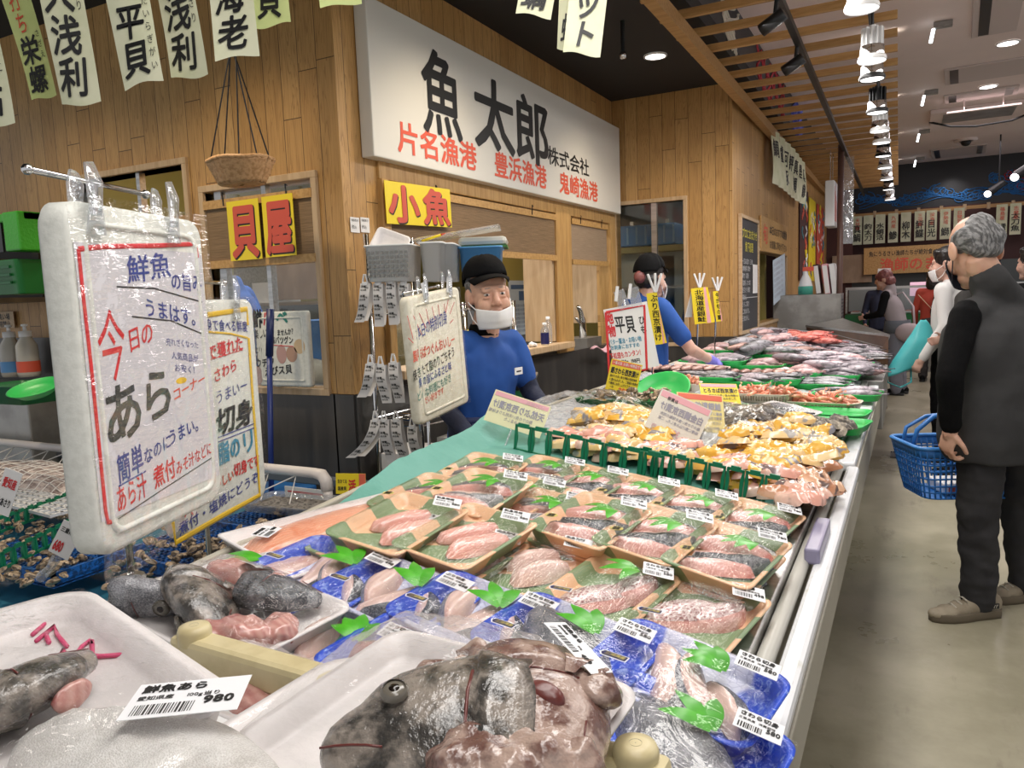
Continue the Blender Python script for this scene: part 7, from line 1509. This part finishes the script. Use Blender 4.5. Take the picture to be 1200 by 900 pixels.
# his basket
bp = ond(1092, 548, 3.42); BK = thing('shopping_basket', 'blue plastic shopping basket carried by the elderly man', 'basket', (0, 0, 0), 0); w0, d0, hh = .235, .165, .225; BK.location = (bp.x+.10, bp.y+.06, bp.z-hh/2); BK.rotation_euler.z = .42
def bwall(a, b):                                             # perimeter position, height
    k = .80+.20*b; P = rrect(2*w0*k, 2*d0*k, .05, 6); n = len(P); sg = [math.dist(P[i][:2], P[(i+1) % n][:2]) for i in range(n)]; L = (a % 1.0)*sum(sg)
    for j in range(n):
        if L <= sg[j] or j == n-1: break
        L -= sg[j]
    f = min(1, L/max(1e-6, sg[j])); p, r_ = P[j], P[(j+1) % n]; return Vv(p[0]+(r_[0]-p[0])*f, p[1]+(r_[1]-p[1])*f, hh*b)
m = MB(); nb = 56
for i in range(nb): a = i/nb; m.tube([bwall(a, t/6) for t in range(7)], .0042, 5)
for b in (0, .12, .25, .40, .55, .68, .80): m.tube([bwall(i/72, b) for i in range(73)], .0045, 5, cap=False)
m.build('lattice', BLUEP, BK, True); m = MB()
m.grid(lambda a, b: bwall(a, .84+.16*b), 72, 2); m.build('band', BLUEP, BK, True, solid=.006)
for k, rr in ((1, .011),): MB().tube([bwall(i/72, 1.0)*1.0+Vv(0, 0, .004) for i in range(73)], .011, 8, cap=False, flat=.8).build('rim', M('basket_rim_blue', (.05, .22, .58), .35), BK, True)
MB().prism([(p[0], p[1]) for p in rrect(2*w0*.8, 2*d0*.8, .05, 5)], 0, .004).build('bottom', BLUEP, BK)
MB().tube([(-w0+.02, -.05, hh), (-w0+.03, -.06, hh+.07), (-w0+.10, -.05, hh+.125), (-.05, -.04, hh+.145), (.12, -.04, hh+.14), (w0-.05, -.05, hh+.08), (w0-.02, -.05, hh)], .011, 8).build('handle', M('handle_blue', (.04, .20, .58), .35), BK, True); MB().tube([(-w0+.02, .05, hh), (-w0+.04, .07, hh+.06), (-w0+.12, .06, hh+.11), (.05, .05, hh+.13), (w0-.04, .06, hh+.07), (w0-.02, .05, hh)], .009, 8).build('handle', BLUEP, BK, True)
t = thing('grocery_pack', 'red and white grocery pack lying in the shopping basket', 'pack', Vector(BK.location)+Vv(.02, .0, .008), .42); MB().bx((-.12, -.09, 0), (.08, .07, .05)).build('wrapper', PAPERW, t, bevel=.008); MB().bx((-.10, -.092, .012), (.02, -.089, .035)).build('red_print', REDO, t)
# person in white sweater with the teal bag
J = std(1.02, dict(el=[Vv(-.25, -.05, 1.08), Vv(.24, .0, 1.08)], wr=[Vv(-.30, .08, .84), Vv(.2, .2, .95)], hs=1.06, hr=(.1, -.1, 0), hand={0: dict(curl=.6)}))
p = ond(1112, 420, 5.95); q, H, R, hs = person('shopper in a white sweater and black trousers holding a teal bag behind the elderly man', (p.x, p.y, 0), math.atan2(.35, -.92), J, dict(top=M('white_sweater', (.62, .61, .60), .85), sleeve=1.0, bottom=BLACKC, skin=SKINF), 1.02, .008); hair(q, H, R, HAIRB, hs, 'bob'); mask(q, H, R, MASKW, hs)
m = MB()
for k in (1, -1):
    c = H+R @ Vv(k*.031, .098, .003)*hs; m.tube([c+R @ Vv(.02*math.cos(i*PI/8), 0, .016*math.sin(i*PI/8)) for i in range(17)], .0016, 5)
m.tube([H+R @ Vv(-.011, .1, .004)*hs, H+R @ Vv(.011, .1, .004)*hs], .0016, 5); m.build('glasses', BLACKM, q)
p = ond(1112, 405, 5.5); q = thing('person', 'shopper in a dark brown coat with a bent arm just behind the elderly man', 'person', (p.x+.10, p.y, 0), math.atan2(.4, -.9)-PI/2); J = std(.98, dict(el=[Vv(-.30, -.04, 1.02), Vv(.24, 0, 1.06)], wr=[Vv(-.12, .12, .98), Vv(.1, .2, 1.0)])); q.name = 'tmp_coat'; bpy.data.objects.remove(q)
q, H, R, hs = person('shopper in a dark brown coat with a bent arm just behind the elderly man', (p.x+.14, p.y, 0), math.atan2(.4, -.9), J, dict(top=M('brown_coat', (.016, .014, .012), .8), topname='coat', sleeve=1.0, bottom=BLACKC, skin=SKINF, wr=(8, .012, (1, 1, .8))), .98, .009); hair(q, H, R, HAIRB, hs, 'bob')
p = ond(1082, 372, 5.85); q = thing('carrier_bag', 'teal plastic carrier bag hanging from the white sleeved hand', 'bag', p, .3); TEAL = M('teal_bag', (.06, .40, .42), .35, bump=(14, .3))
def bagf(a, b):
    an = 2*PI*a; w = .02+.135*min(1, b*1.5)**.8; sw = -.16*b*b; return (w*math.cos(an)*(1.0-.15*b)+sw, .055*math.sin(an)*min(1, b*2+.2), -.02-.40*b+.05*b*math.cos(an)+.008*fbm(a*9, b*6)+.012*math.sin(a*40)*b*(1-b))
MB().grid(bagf, 28, 16).build('bag_film', TEAL, q, True, solid=.002); MB().tube([(-.27, 0, -.40), (-.25, -.02, -.50), (-.16, -.02, -.54), (-.08, -.01, -.50), (-.08, 0, -.40)], .014, 6, flat=.4).build('handle_loop', TEAL, q, True)
# far shoppers
def shopper(label, px, foot, face, s, c, hairm, style, lean=.0, arms=None, hr=(0, 0, 0)):
    p = onz(px, foot, 0); J = std(s, arms, lean); J['hr'] = hr; q, H, R, hs = person(label, (p.x, p.y, 0), face, J, c, s, .010); hair(q, H, R, hairm, hs, style); return q, H, R, J
q, H, R, J = shopper('woman in a pale grey vest leaning over the end of the counter', 1052, 462, math.atan2(.25, -.95), .96, dict(top=M('grey_vest', (.34, .29, .30), .8), topname='vest', vest=True, collar=True, under=BLACKC, bottom=M('grey_trousers', (.16, .16, .19), .8), skin=SKINF, legw=1.25), HAIRR, 'bob', .16, dict(el=[Vv(-.22, .16, 1.04), Vv(.22, .16, 1.04)], wr=[Vv(-.14, .36, 1.0), Vv(.14, .36, 1.0)]), (0, -.5, 0))
o = MB().ell((-.16, -.16, .80), (.10, .17, .12), 16).build('shoulder_bag', M('mauve_bag', (.42, .34, .35), .6), q, True); MB().tube([(-.16, -.08, .88), (-.05, .16, 1.08), (.12, .2, 1.22), (.13, .0, 1.30), (.0, -.16, 1.12), (-.16, -.22, .88)], .014, 6, flat=.4).build('strap', M('mauve_strap', (.42, .34, .35), .6), o, True)
m = MB(); m.loft([[(r*math.cos(a*PI/10), .02+r*.75*math.sin(a*PI/10), z) for a in range(20)] for r, z in ((.19, .95), (.20, .86), (.205, .80))], cap0=False, cap1=False); m.build('jacket_hem', M('slate_hem', (.09, .10, .115), .8), q, True, solid=.006)
q, H, R, J = shopper('woman in a rust red sweater with long dark hair at the far case', 1090, 447, math.atan2(.95, .1), .96, dict(top=M('rust_sweater', (.36, .045, .025), .85), sleeve=1.0, bottom=M('dark_skirt', (.04, .035, .035), .8), skin=SKINF), HAIRB, 'long', .06)
MB().tube([(-.17, -.06, 1.24), (.0, -.17, 1.05), (.17, -.12, .86)], .010, 6, flat=.4).build('strap', M('tan_strap', (.40, .28, .16), .6), q, True)
q, H, R, J = shopper('dark haired shopper half hidden behind the white masked one', 1112, 449, math.atan2(.95, .3), .95, dict(top=BLACKC, bottom=BLACKC, skin=SKINF), HAIRB, 'bob')
q, H, R, J = shopper('dark haired shopper at the right edge behind the elderly man', 1206, 560, math.atan2(.6, -.6), 1.0, dict(top=BLACKC, bottom=BLACKC, skin=SKINF), HAIRB, 'bob')
q, H, R, J = shopper('far worker in navy behind the lit case', 1030, 436, math.atan2(-1, 0.05), .95, dict(top=NAVY, bottom=NAVY, skin=SKINF), HAIRB, 'short')
# ------------------------------------------------------------------ far half of the counter: ice, baskets and fish
m = MB(); 
def iz(x, y): return zc(x)+.004+.035*max(0, min(1, (y-5.2)/1.0))
m.grid(lambda s, t: (lambda x, y: (x, y, iz(x, y)+.014*abs(fbm(x*30, y*30))))(-1.365+s*1.105, 2.36+t*6.4), 60, 200); m.build('ice_bed', ICE, smooth=True, label='bed of crushed ice under film along the fish counter', cat='ice', kind='stuff')
def fish_mb(L=.26, fat=.26, deep=1.0, tail=1.0, seed=0):
    """a whole fish lying on its side: head at -x, back at +y, flat side up"""
    mb = MB(); rings = []; n = 14; P = ((-.50, .02), (-.47, .22), (-.40, .48), (-.30, .76), (-.16, .98), (0, 1.0), (.14, .82), (.26, .52), (.34, .28), (.40, .18))
    for x, w in P:
        hh = fat*L*.5*w*deep; th = fat*L*.30*w**.8
        rings.append([(x*L, hh*math.cos(2*PI*i/n), th*math.sin(2*PI*i/n)+.0) for i in range(n)])
    mb.loft(rings)
    def fin(pts): mb.add([(x*L, y*L, z*L) for x, y, z in pts], [tuple(range(len(pts)))], 0)
    f = fat*.5*deep
    t = .003
    mb.loft([[(.38*L, .03*L, -t), (.38*L, -.03*L, -t), (.38*L, -.03*L, t), (.38*L, .03*L, t)], [(.46*L, .09*L*tail, -t), (.44*L, .0, -t), (.44*L, .0, t), (.46*L, .09*L*tail, t)], [(.54*L, .13*L*tail, -t), (.49*L, .06*L, -t), (.49*L, .06*L, t), (.54*L, .13*L*tail, t)]])
    mb.loft([[(.38*L, .03*L, -t), (.38*L, -.03*L, -t), (.38*L, -.03*L, t), (.38*L, .03*L, t)], [(.44*L, .0, -t), (.46*L, -.09*L*tail, -t), (.46*L, -.09*L*tail, t), (.44*L, .0, t)], [(.49*L, -.06*L, -t), (.54*L, -.13*L*tail, -t), (.54*L, -.13*L*tail, t), (.49*L, -.06*L, t)]])
    mb.loft([[(-.2*L, f*.85*L, -t), (-.2*L, f*.85*L, t), (-.2*L, f*.9*L, 0)], [(-.1*L, f*.95*L, -t), (-.1*L, f*.95*L, t), (-.08*L, f*1.35*L, 0)], [(.2*L, f*.6*L, -t), (.2*L, f*.6*L, t), (.22*L, f*.85*L, 0)]])
    mb.loft([[(.05*L, -f*.9*L, -t), (.05*L, -f*.9*L, t), (.06*L, -f*1.0*L, 0)], [(.14*L, -f*.75*L, -t), (.14*L, -f*.75*L, t), (.2*L, -f*1.1*L, 0)], [(.22*L, -f*.5*L, -t), (.22*L, -f*.5*L, t), (.24*L, -f*.7*L, 0)]])
    ex, ez = -.385*L, fat*L*.30*.52**.8
    mb.ell((ex, .02*L*fat*2, ez*.86), (.020*L, .020*L, .010*L), 10, 1); mb.ell((ex, .02*L*fat*2, ez*.86+.006*L), (.011*L, .011*L, .007*L), 8, 2)
    mb.tube([(-.29*L, fat*L*.30*math.cos(a), fat*L*.27*math.sin(a)) for a in (.5, 1.0, 1.57, 2.1, 2.6)], .003*L*1.5, 4, 2); return mb
FISHM = {}
for k, L, fat, deep, mat in (('silver', .27, .34, 1.0, FSILVER), ('bream', .25, .46, 1.0, FPINK), ('dark', .24, .24, 1.0, FDARK), ('red', .30, .36, 1.0, FRED), ('bigsilver', .42, .36, 1.0, FDARK), ('lav', .30, .36, 1.0, FSILVER), ('slim', .26, .17, 1.0, FDARK), ('squid', .20, .26, 1.0, SQUID), ('brown', .20, .42, 1.0, FBROWN)):
    FISHM[k] = fish_mb(L, fat, deep).mesh('fish', [mat, EYEW, EYED], True)
rf = random.Random(11)
FLAB = {}
def put_fish(kind, p, rz, tilt, label, group):
    o = bpy.data.objects.new('fish', FISHM[kind]); COL.objects.link(o); s = rf.uniform(.62, .95)
    o.location = p; o.rotation_euler = (tilt[0], tilt[1], rz); o.scale = (s, s, s); tag(o, label, 'fish', group); return o
_bk = {}
def basket(name, lab, px, py, L, Wd, rz, mat, h=.035, lift=.012, holes=False):
    p = cnt(px, py, lift); p.z += .035*max(0, min(1, (p.y-5.2)/1.0)); q = thing(name, lab, 'basket', p, rz, 'baskets on the fish counter'); key = (mat.name, round(L, 2), round(Wd, 2))
    if key not in _bk:
        mb = MB(); tray(mb, L, Wd, h, .05, .006, .01)
        for i in range(0 if not holes else 22): mb.box((-L/2+.02+i*(L-.04)/21, -Wd/2+.009, h*.5), (.006, .008, h*.5), None, 1)
        _bk[key] = mb.mesh('body', [mat, M('basket_hole', (.22, .18, .12), .7) if 'basket_hole' not in bpy.data.materials else bpy.data.materials['basket_hole']], True)
    child('body', _bk[key], q); return q, p
ORD = ['first', 'second', 'third', 'fourth', 'fifth', 'sixth', 'seventh']
def fishbasket(px, py, kinds, n, txt, L=.36, Wd=.23, rz=.0, mat=None, across=True):
    q, p = basket('green_basket', 'bright green basket '+txt, px, py, L, Wd, rz, mat or BRIGHTGREEN)
    for i in range(n*2):
        k = kinds[i % len(kinds)]; f = ((i//2)+.5)/n-.5; sd = (i % 2-.5)
        off = Vector((sd*L*.44+rf.uniform(-.02, .02), f*Wd*.86, .034+.012*((i//2) % 2))); off.rotate(Matrix.Rotation(rz, 3, 'Z'))
        put_fish(k, p+off, rz+rf.uniform(-.25, .25), (rf.uniform(-.3, .15), rf.uniform(-.08, .08)), 'whole fish in the basket '+txt, 'fish in the basket '+txt)
B = [(832, 447, ('slim', 'dark'), 6, 'of slim dark fish nearest the worker'), (868, 452, ('slim', 'silver'), 5, 'of silver fish behind the とろさば card'), (905, 449, ('dark',), 6, 'of dark fish behind the left shrimp basket'), (958, 455, ('slim', 'dark'), 6, 'of dark slim fish behind the right shrimp basket'), (993, 467, ('dark', 'silver'), 3, 'small one of dark fish by the counter lip'),
     (838, 427, ('bream', 'lav'), 5, 'of pink fish near the purple glove'), (880, 432, ('lav', 'bream'), 5, 'of lavender fish in the middle row'), (930, 441, ('squid', 'bream'), 5, 'of pink squid like fish in the middle row'), (975, 444, ('silver', 'lav'), 4, 'of silver fish at the right of the middle row'),
     (860, 417, ('bream', 'squid'), 4, 'of pink fish at the far left of the ice'), (897, 422, ('squid', 'bream'), 5, 'of pink fillets beyond the middle row'), (936, 430, ('squid', 'lav'), 5, 'of pink pieces at centre of the ice'), (982, 434, ('silver', 'squid'), 5, 'of pale fish next to the steel end box')]
for px, py, k, n, txt in B: fishbasket(px, py, k, n, txt, .34 if py > 440 else .44, .22 if py > 440 else .30, -.05)
# black trays with brown roe like pieces
for px, py, txt in ((800, 437, 'black tray of brown fish left of the middle row'), (880, 441, 'black tray of brown fish across the middle row')):
    p = cnt(px, py, .02); q = thing('black_tray', txt, 'tray', p, -.05); tray(MB(), .55, .16, .025, .02).build('body', BLACKP, q, True)
    for i in range(8): put_fish('brown', p+Vector((-.22+i*.063, .0, .03)), 1.4, (0, 0), 'small brown fish lying in the '+txt, 'fish in the '+txt)
# shrimp in white baskets, round red and white baskets
sm = MB(); sm.tube([(.0, 0, 0), (.018, .004, .004), (.034, -.003, .005), (.046, -.017, .002), (.048, -.030, 0)], [.004, .008, .0085, .007, .002], 8); sm.tube([(0, 0, 0), (-.022, .012, .01)], [.0016, .0006], 5); sm.add([(.048, -.03, 0), (.056, -.042, .004), (.044, -.044, -.003)], [(0, 1, 2)]); SHM = sm.mesh('shrimp', SHRIMP, True)
CREAMB = M('cream_basket', (.70, .62, .50), .45)
for px, py, L, n, txt in ((893, 470, .30, 46, 'left cream basket'), (962, 480, .36, 60, 'right cream basket'), (798, 458, .20, 34, 'white tray behind the round green colander')):
    q, p = basket('cream_basket', '%s of orange shrimp' % txt if 'tray' not in txt else 'white tray of orange shrimp behind the round green colander', px, py, L, .17, -.10, CREAMB, .045, .015, True)
    for i in range(n):
        o = bpy.data.objects.new('shrimp', SHM); COL.objects.link(o); x, y = rf.uniform(-.42, .42)*L, rf.uniform(-.06, .06); s = rf.uniform(.8, 1.15)
        off = Vector((x, y, .038+.022*(1-(2*x/L)**2)*rf.random()*1.4)); off.rotate(Matrix.Rotation(-.1, 3, 'Z')); o.location = p+off; o.rotation_euler = (rf.uniform(-.9, .9), rf.uniform(-.6, .6), rf.uniform(0, 6.3)); o.scale = (s, s, s); tag(o, 'orange shrimp heaped in the '+txt, 'shrimp', 'shrimp in the '+txt)
# heaps of loose fish on the ice
def heap(poly, n, kinds, lab, grp, rz=0.0, base=.05, jit=.45):
    for px, py in sorted(scatter(poly, n, rf), key=lambda a: a[1]):
        p = cnt(px, py, 0); dz = .035*max(0, min(1, (p.y-5.2)/1.0)); p = cnt(px, py, dz+base+rf.uniform(-.012, .03)); put_fish(rf.choice(kinds), p, rz+rf.uniform(-jit, jit), (rf.uniform(-.25, .2), rf.uniform(-.08, .08)), lab, grp)
heap([(925, 410), (1010, 418), (1025, 436), (985, 432), (930, 424)], 60, ('lav', 'silver', 'lav', 'bream'), 'lavender silver fish laid on the ice before the end cabinet', 'lavender fish on the ice', .0)
heap([(975, 398), (1035, 410), (1030, 420), (975, 410)], 34, ('silver', 'slim'), 'thin silver fish stacked against the brown end cabinet', 'thin silver fish by the cabinet', -.5)
heap([(862, 402), (895, 392), (905, 402), (870, 412)], 14, ('bigsilver', 'bigsilver', 'brown'), 'big dark silver fish on the ice below the blackboard', 'big fish below the blackboard', .9, .07)
heap([(898, 400), (945, 402), (960, 412), (905, 412)], 42, ('lav', 'bigsilver', 'brown', 'bream'), 'mixed silver and brown fish in the middle of the far ice', 'mixed fish on the far ice', .1)
heap([(925, 388), (970, 392), (974, 400), (935, 397)], 16, ('red',), 'bright red fish heaped before the steel box', 'red fish before the steel box', -.3, .09)
heap([(888, 386), (920, 388), (930, 398), (900, 398)], 20, ('bream', 'lav'), 'pinkish fish heaped at the far left of the ice', 'pink fish at the far left', .5, .09)
# marinated fillets in bags behind the fence
mo = {}; FA, FB = cnt(597, 531), cnt(913, 603)
def slabo(kind, seed):
    k = (kind, seed)
    if k not in mo: mo[k] = slab(.17, .085, .03, .012*(seed % 3-1), (2, 3), 14, 8, .35, .012, seed*3).mesh('fillet', {'miso': MISO, 'pale': MISOPALE, 'pink': MISOPINK, 'brown': MISOBROWN}[kind], True)
    return mo[k]
def fillets(poly, n, kinds, lab, grp, sc=.74, base=.02, hs=.05, rz=.3):
    for px, py in sorted(scatter(poly, n, rf), key=lambda a: a[1]):
        o = bpy.data.objects.new('marinated_fillet', slabo(rf.choice(kinds), rf.randrange(4))); COL.objects.link(o); pt = cnt(px, py, base+rf.uniform(0, hs)); fy = FA.y+(pt.x-FA.x)/(FB.x-FA.x)*(FB.y-FA.y)
        if pt.x < FB.x and pt.y < fy+.09: pt.y = fy+.09+rf.uniform(0, .10)
        o.location = pt; o.rotation_euler = (rf.uniform(-.35, .35), rf.uniform(-.25, .25), rz+rf.uniform(-.7, .7)); s = sc*rf.uniform(.8, 1.15); o.scale = (s, s, s*1.15); tag(o, lab, 'fillet', grp)
fillets([(690, 482), (760, 478), (772, 500), (770, 520), (720, 520), (680, 500)], 58, ('pale', 'pale', 'miso'), 'pale yellow marinated fillet heaped left of the reversed price cards', 'pale marinated fillets')
fillets([(650, 512), (700, 500), (740, 530), (790, 548), (760, 552), (690, 540)], 42, ('pink', 'pale', 'miso'), 'pink and yellow fillet just behind the left arch fence', 'fillets behind the left fence')
fillets([(780, 520), (850, 520), (905, 545), (905, 578), (840, 570), (760, 548)], 56, ('pink', 'pink', 'miso'), 'pink fillet just behind the right arch fence', 'fillets behind the right fence')
fillets([(858, 500), (940, 490), (975, 520), (970, 545), (900, 548), (850, 520)], 74, ('miso', 'miso', 'pale'), 'bright yellow marinated fillet heaped right of the price cards', 'yellow marinated fillets', .75, .03, .06)
fillets([(905, 545), (962, 552), (968, 578), (950, 590), (915, 586)], 20, ('brown', 'brown', 'pink'), 'brown fish collar at the right end of the arch fence', 'fish collars by the lip', .85, .03, .05, -.6)
def filmheap(lab, x0, x1, y0, y1, h, seed):
    m = MB(); m.grid(lambda s, t: (lambda x, y: (x, y, zc(x)+.02+h*max(0, math.sin(PI*s))**.5*max(0, math.sin(PI*t))**.5+.02*fbm(x*9+seed, y*9)+.01*fbm(x*30, y*30)))(x0+(x1-x0)*s, y0+(y1-y0)*t), 50, 50); m.build('plastic_bag', FILM, smooth=True, label=lab, cat='plastic bag')
filmheap('loose clear bag film over the pale marinated fillets', -1.36, -.85, 2.45, 3.15, .085, 1); filmheap('loose clear bag film over the yellow marinated fillets', -.80, -.34, 2.45, 3.4, .095, 5)
# oysters, clam crate, colander, tray pack
oy = MB(); oy.grid(lambda a, b: (math.cos(2*PI*a)*.055*b*(1+.15*math.sin(3*2*PI*a)), math.sin(2*PI*a)*.035*b, .020*(1-b*b)+.007*fbm(math.cos(2*PI*a)*3*b, math.sin(2*PI*a)*3*b)+.004*math.sin(b*18)), 22, 10); OYM = oy.mesh('oyster', OYSTER, True)
def oysters(px, py, n, spread, lab, zz=.045):
    for i in range(n):
        p = cnt(px+rf.uniform(-1, 1)*spread[0], py+rf.uniform(-1, 1)*spread[1], zz+rf.uniform(0, .03)); o = bpy.data.objects.new('oyster', OYM); COL.objects.link(o); o.location = p; o.rotation_euler = (rf.uniform(-.4, .4), rf.uniform(-.4, .4), rf.uniform(0, 6.3)); s = rf.uniform(1.0, 1.5); o.scale = (s, s, s); tag(o, lab, 'oyster', 'oysters: '+lab)
q, p = basket('green_basket', 'green basket of oysters right beside the counter lip', 966, 503, .34, .24, -.2, BRIGHTGREEN); oysters(964, 499, 22, (24, 5), 'dark oyster in the green basket beside the counter lip')
q, p = basket('green_basket', 'green basket with a little white shell meat behind the oysters', 968, 490, .36, .22, -.15, BRIGHTGREEN); q, p = basket('green_basket', 'green basket of oysters left of the fish tray pack', 888, 488, .30, .22, -.1, BRIGHTGREEN); oysters(888, 485, 14, (18, 3), 'oyster in the green basket left of the fish tray pack'); oysters(861, 489, 4, (4, 4), 'oyster lying beside the yellow card')
p = cnt(922, 487, .055); q = thing('fish_pack', 'white tray with teal lining and one silver fish among the baskets', 'fish pack', p, -.45); q.rotation_euler = (.05, .12, -.42); tray(MB(), .24, .16, .028, .02).build('foam_tray', FOAMTRAY, q, True); MB().bx((-.10, -.062, .011), (.10, .062, .013)).build('liner', M('teal_liner', (.10, .26, .28), .5), q); o = bpy.data.objects.new('fish', FISHM['slim']); COL.objects.link(o); o.parent = q; o.location = (0, 0, .03); o.scale = (.75, 1.3, 1); o.rotation_euler.z = -.2; dome(.24, .16, .028, .015).build('cling_film', FILM, q, True)
p = cnt(735, 478, .0); q = thing('green_crate', 'flat green crate of clams under the 290 card', 'crate', p, -.05); m = MB(); tray(m, .42, .22, .05, .015); m.build('body', DARKGREEN, q, True)
for i in range(70):
    o = bpy.data.objects.new('clam', cl); COL.objects.link(o); o.location = p+Vector((rf.uniform(-.19, .19), rf.uniform(-.09, .09), .045+rf.uniform(0, .03))); o.rotation_euler = (rf.uniform(-.7, .7), rf.uniform(-.7, .7), rf.uniform(0, 6.3)); s = rf.uniform(.8, 1.2); o.scale = (s, s, s); tag(o, 'clam in the flat green crate under the 290 card', 'clam', 'clams in the green crate')
p = cnt(776, 466, .05); bowl('colander', 'empty round bright green colander propped up behind the clams', 0, 0, 1, .13, (0, 0, 0), BRIGHTGREEN); o = [x for x in S.objects if x.get('label') == 'empty round bright green colander propped up behind the clams'][0]; o.location = p; o.rotation_euler = (.55, -.1, 0)
# end of the counter: brown cabinet with a sloped steel top, steel box
q = thing('end_cabinet', 'brown end cabinet with a sloping steel top closing the counter', 'cabinet'); c4 = [onz(944, 381, .97), onz(1037, 405, .93), onz(1043, 392, 1.03), onz(988, 373, 1.06)]
cen = sum(c4, Vector())/4; m = MB(); m.loft([[tuple(p-Vector((0, 0, .02))) for p in c4], [tuple(p) for p in c4]]); m.build('steel_top', STEEL, q)
BRW = M('brown_board', (.19, .10, .055), .5, nz=(4, (.14, .07, .04))); c5 = [c4[0]+(cen-c4[0])*.03, c4[1]+(cen-c4[1])*.03, c4[2]+(cen-c4[2])*.03, c4[3]+(cen-c4[3])*.03]
m = MB(); m.loft([[(p.x, p.y, .45) for p in c5], [tuple(p-Vector((0, 0, .021))) for p in c5]]); m.build('body', BRW, q)
q = thing('steel_box', 'dull stainless steel box standing at the far end of the counter', 'box', (-1.05, 9.75, .88), .04); MB().bx((-.40, -.3, 0), (.34, .5, .44)).build('body', DULLSTEEL, q, bevel=.006); m = MB()
for k in range(8): m.bx((.341, -.1, .08+k*.04), (.346, .3, .095+k*.04))
m.build('vent_slots', BLACKP, q)
MB().bx((-1.37, 9.4, .2), (-.70, 10.3, .88)).build('box_base', DULLSTEEL, label='steel base under the far steel box', cat='base')
p = onz(939, 340, 1.33); q = thing('spray_bottle', 'white and teal spray bottle standing on the far steel box', 'bottle', (-1.12, 9.8, 1.32)); MB().lathe([(.001, 0), (.085, 0), (.085, .10)], 16).build('base_band', M('teal_band', (.08, .42, .32), .4), q, True); MB().lathe([(.08, .1), (.06, .18), (.03, .24), (.03, .28), (.001, .28)], 16).build('body', WHITEP, q, True); MB().bx((-.03, -.03, .28), (.09, .03, .33)).build('trigger', REDO, q)
for i, (x, c) in enumerate(((-.98, 'red_binder'), (-.88, 'pale_folder'), (-.80, 'white_folder'))):
    q = thing('folder', ('dark red', 'pale pink', 'white')[i]+' folder leaning upright on the far steel box', 'folder', (x, 10.05, 1.32)); q.rotation_euler = (0, -.12, 0); MB().bx((-.03, -.15, 0), (.03, .15, .36)).build('cover', (MAROON, PINKC, WHITEP)[i], q); MB().bx((-.026, -.152, .01), (.026, -.148, .34)).build('pages', PAPERW, q)
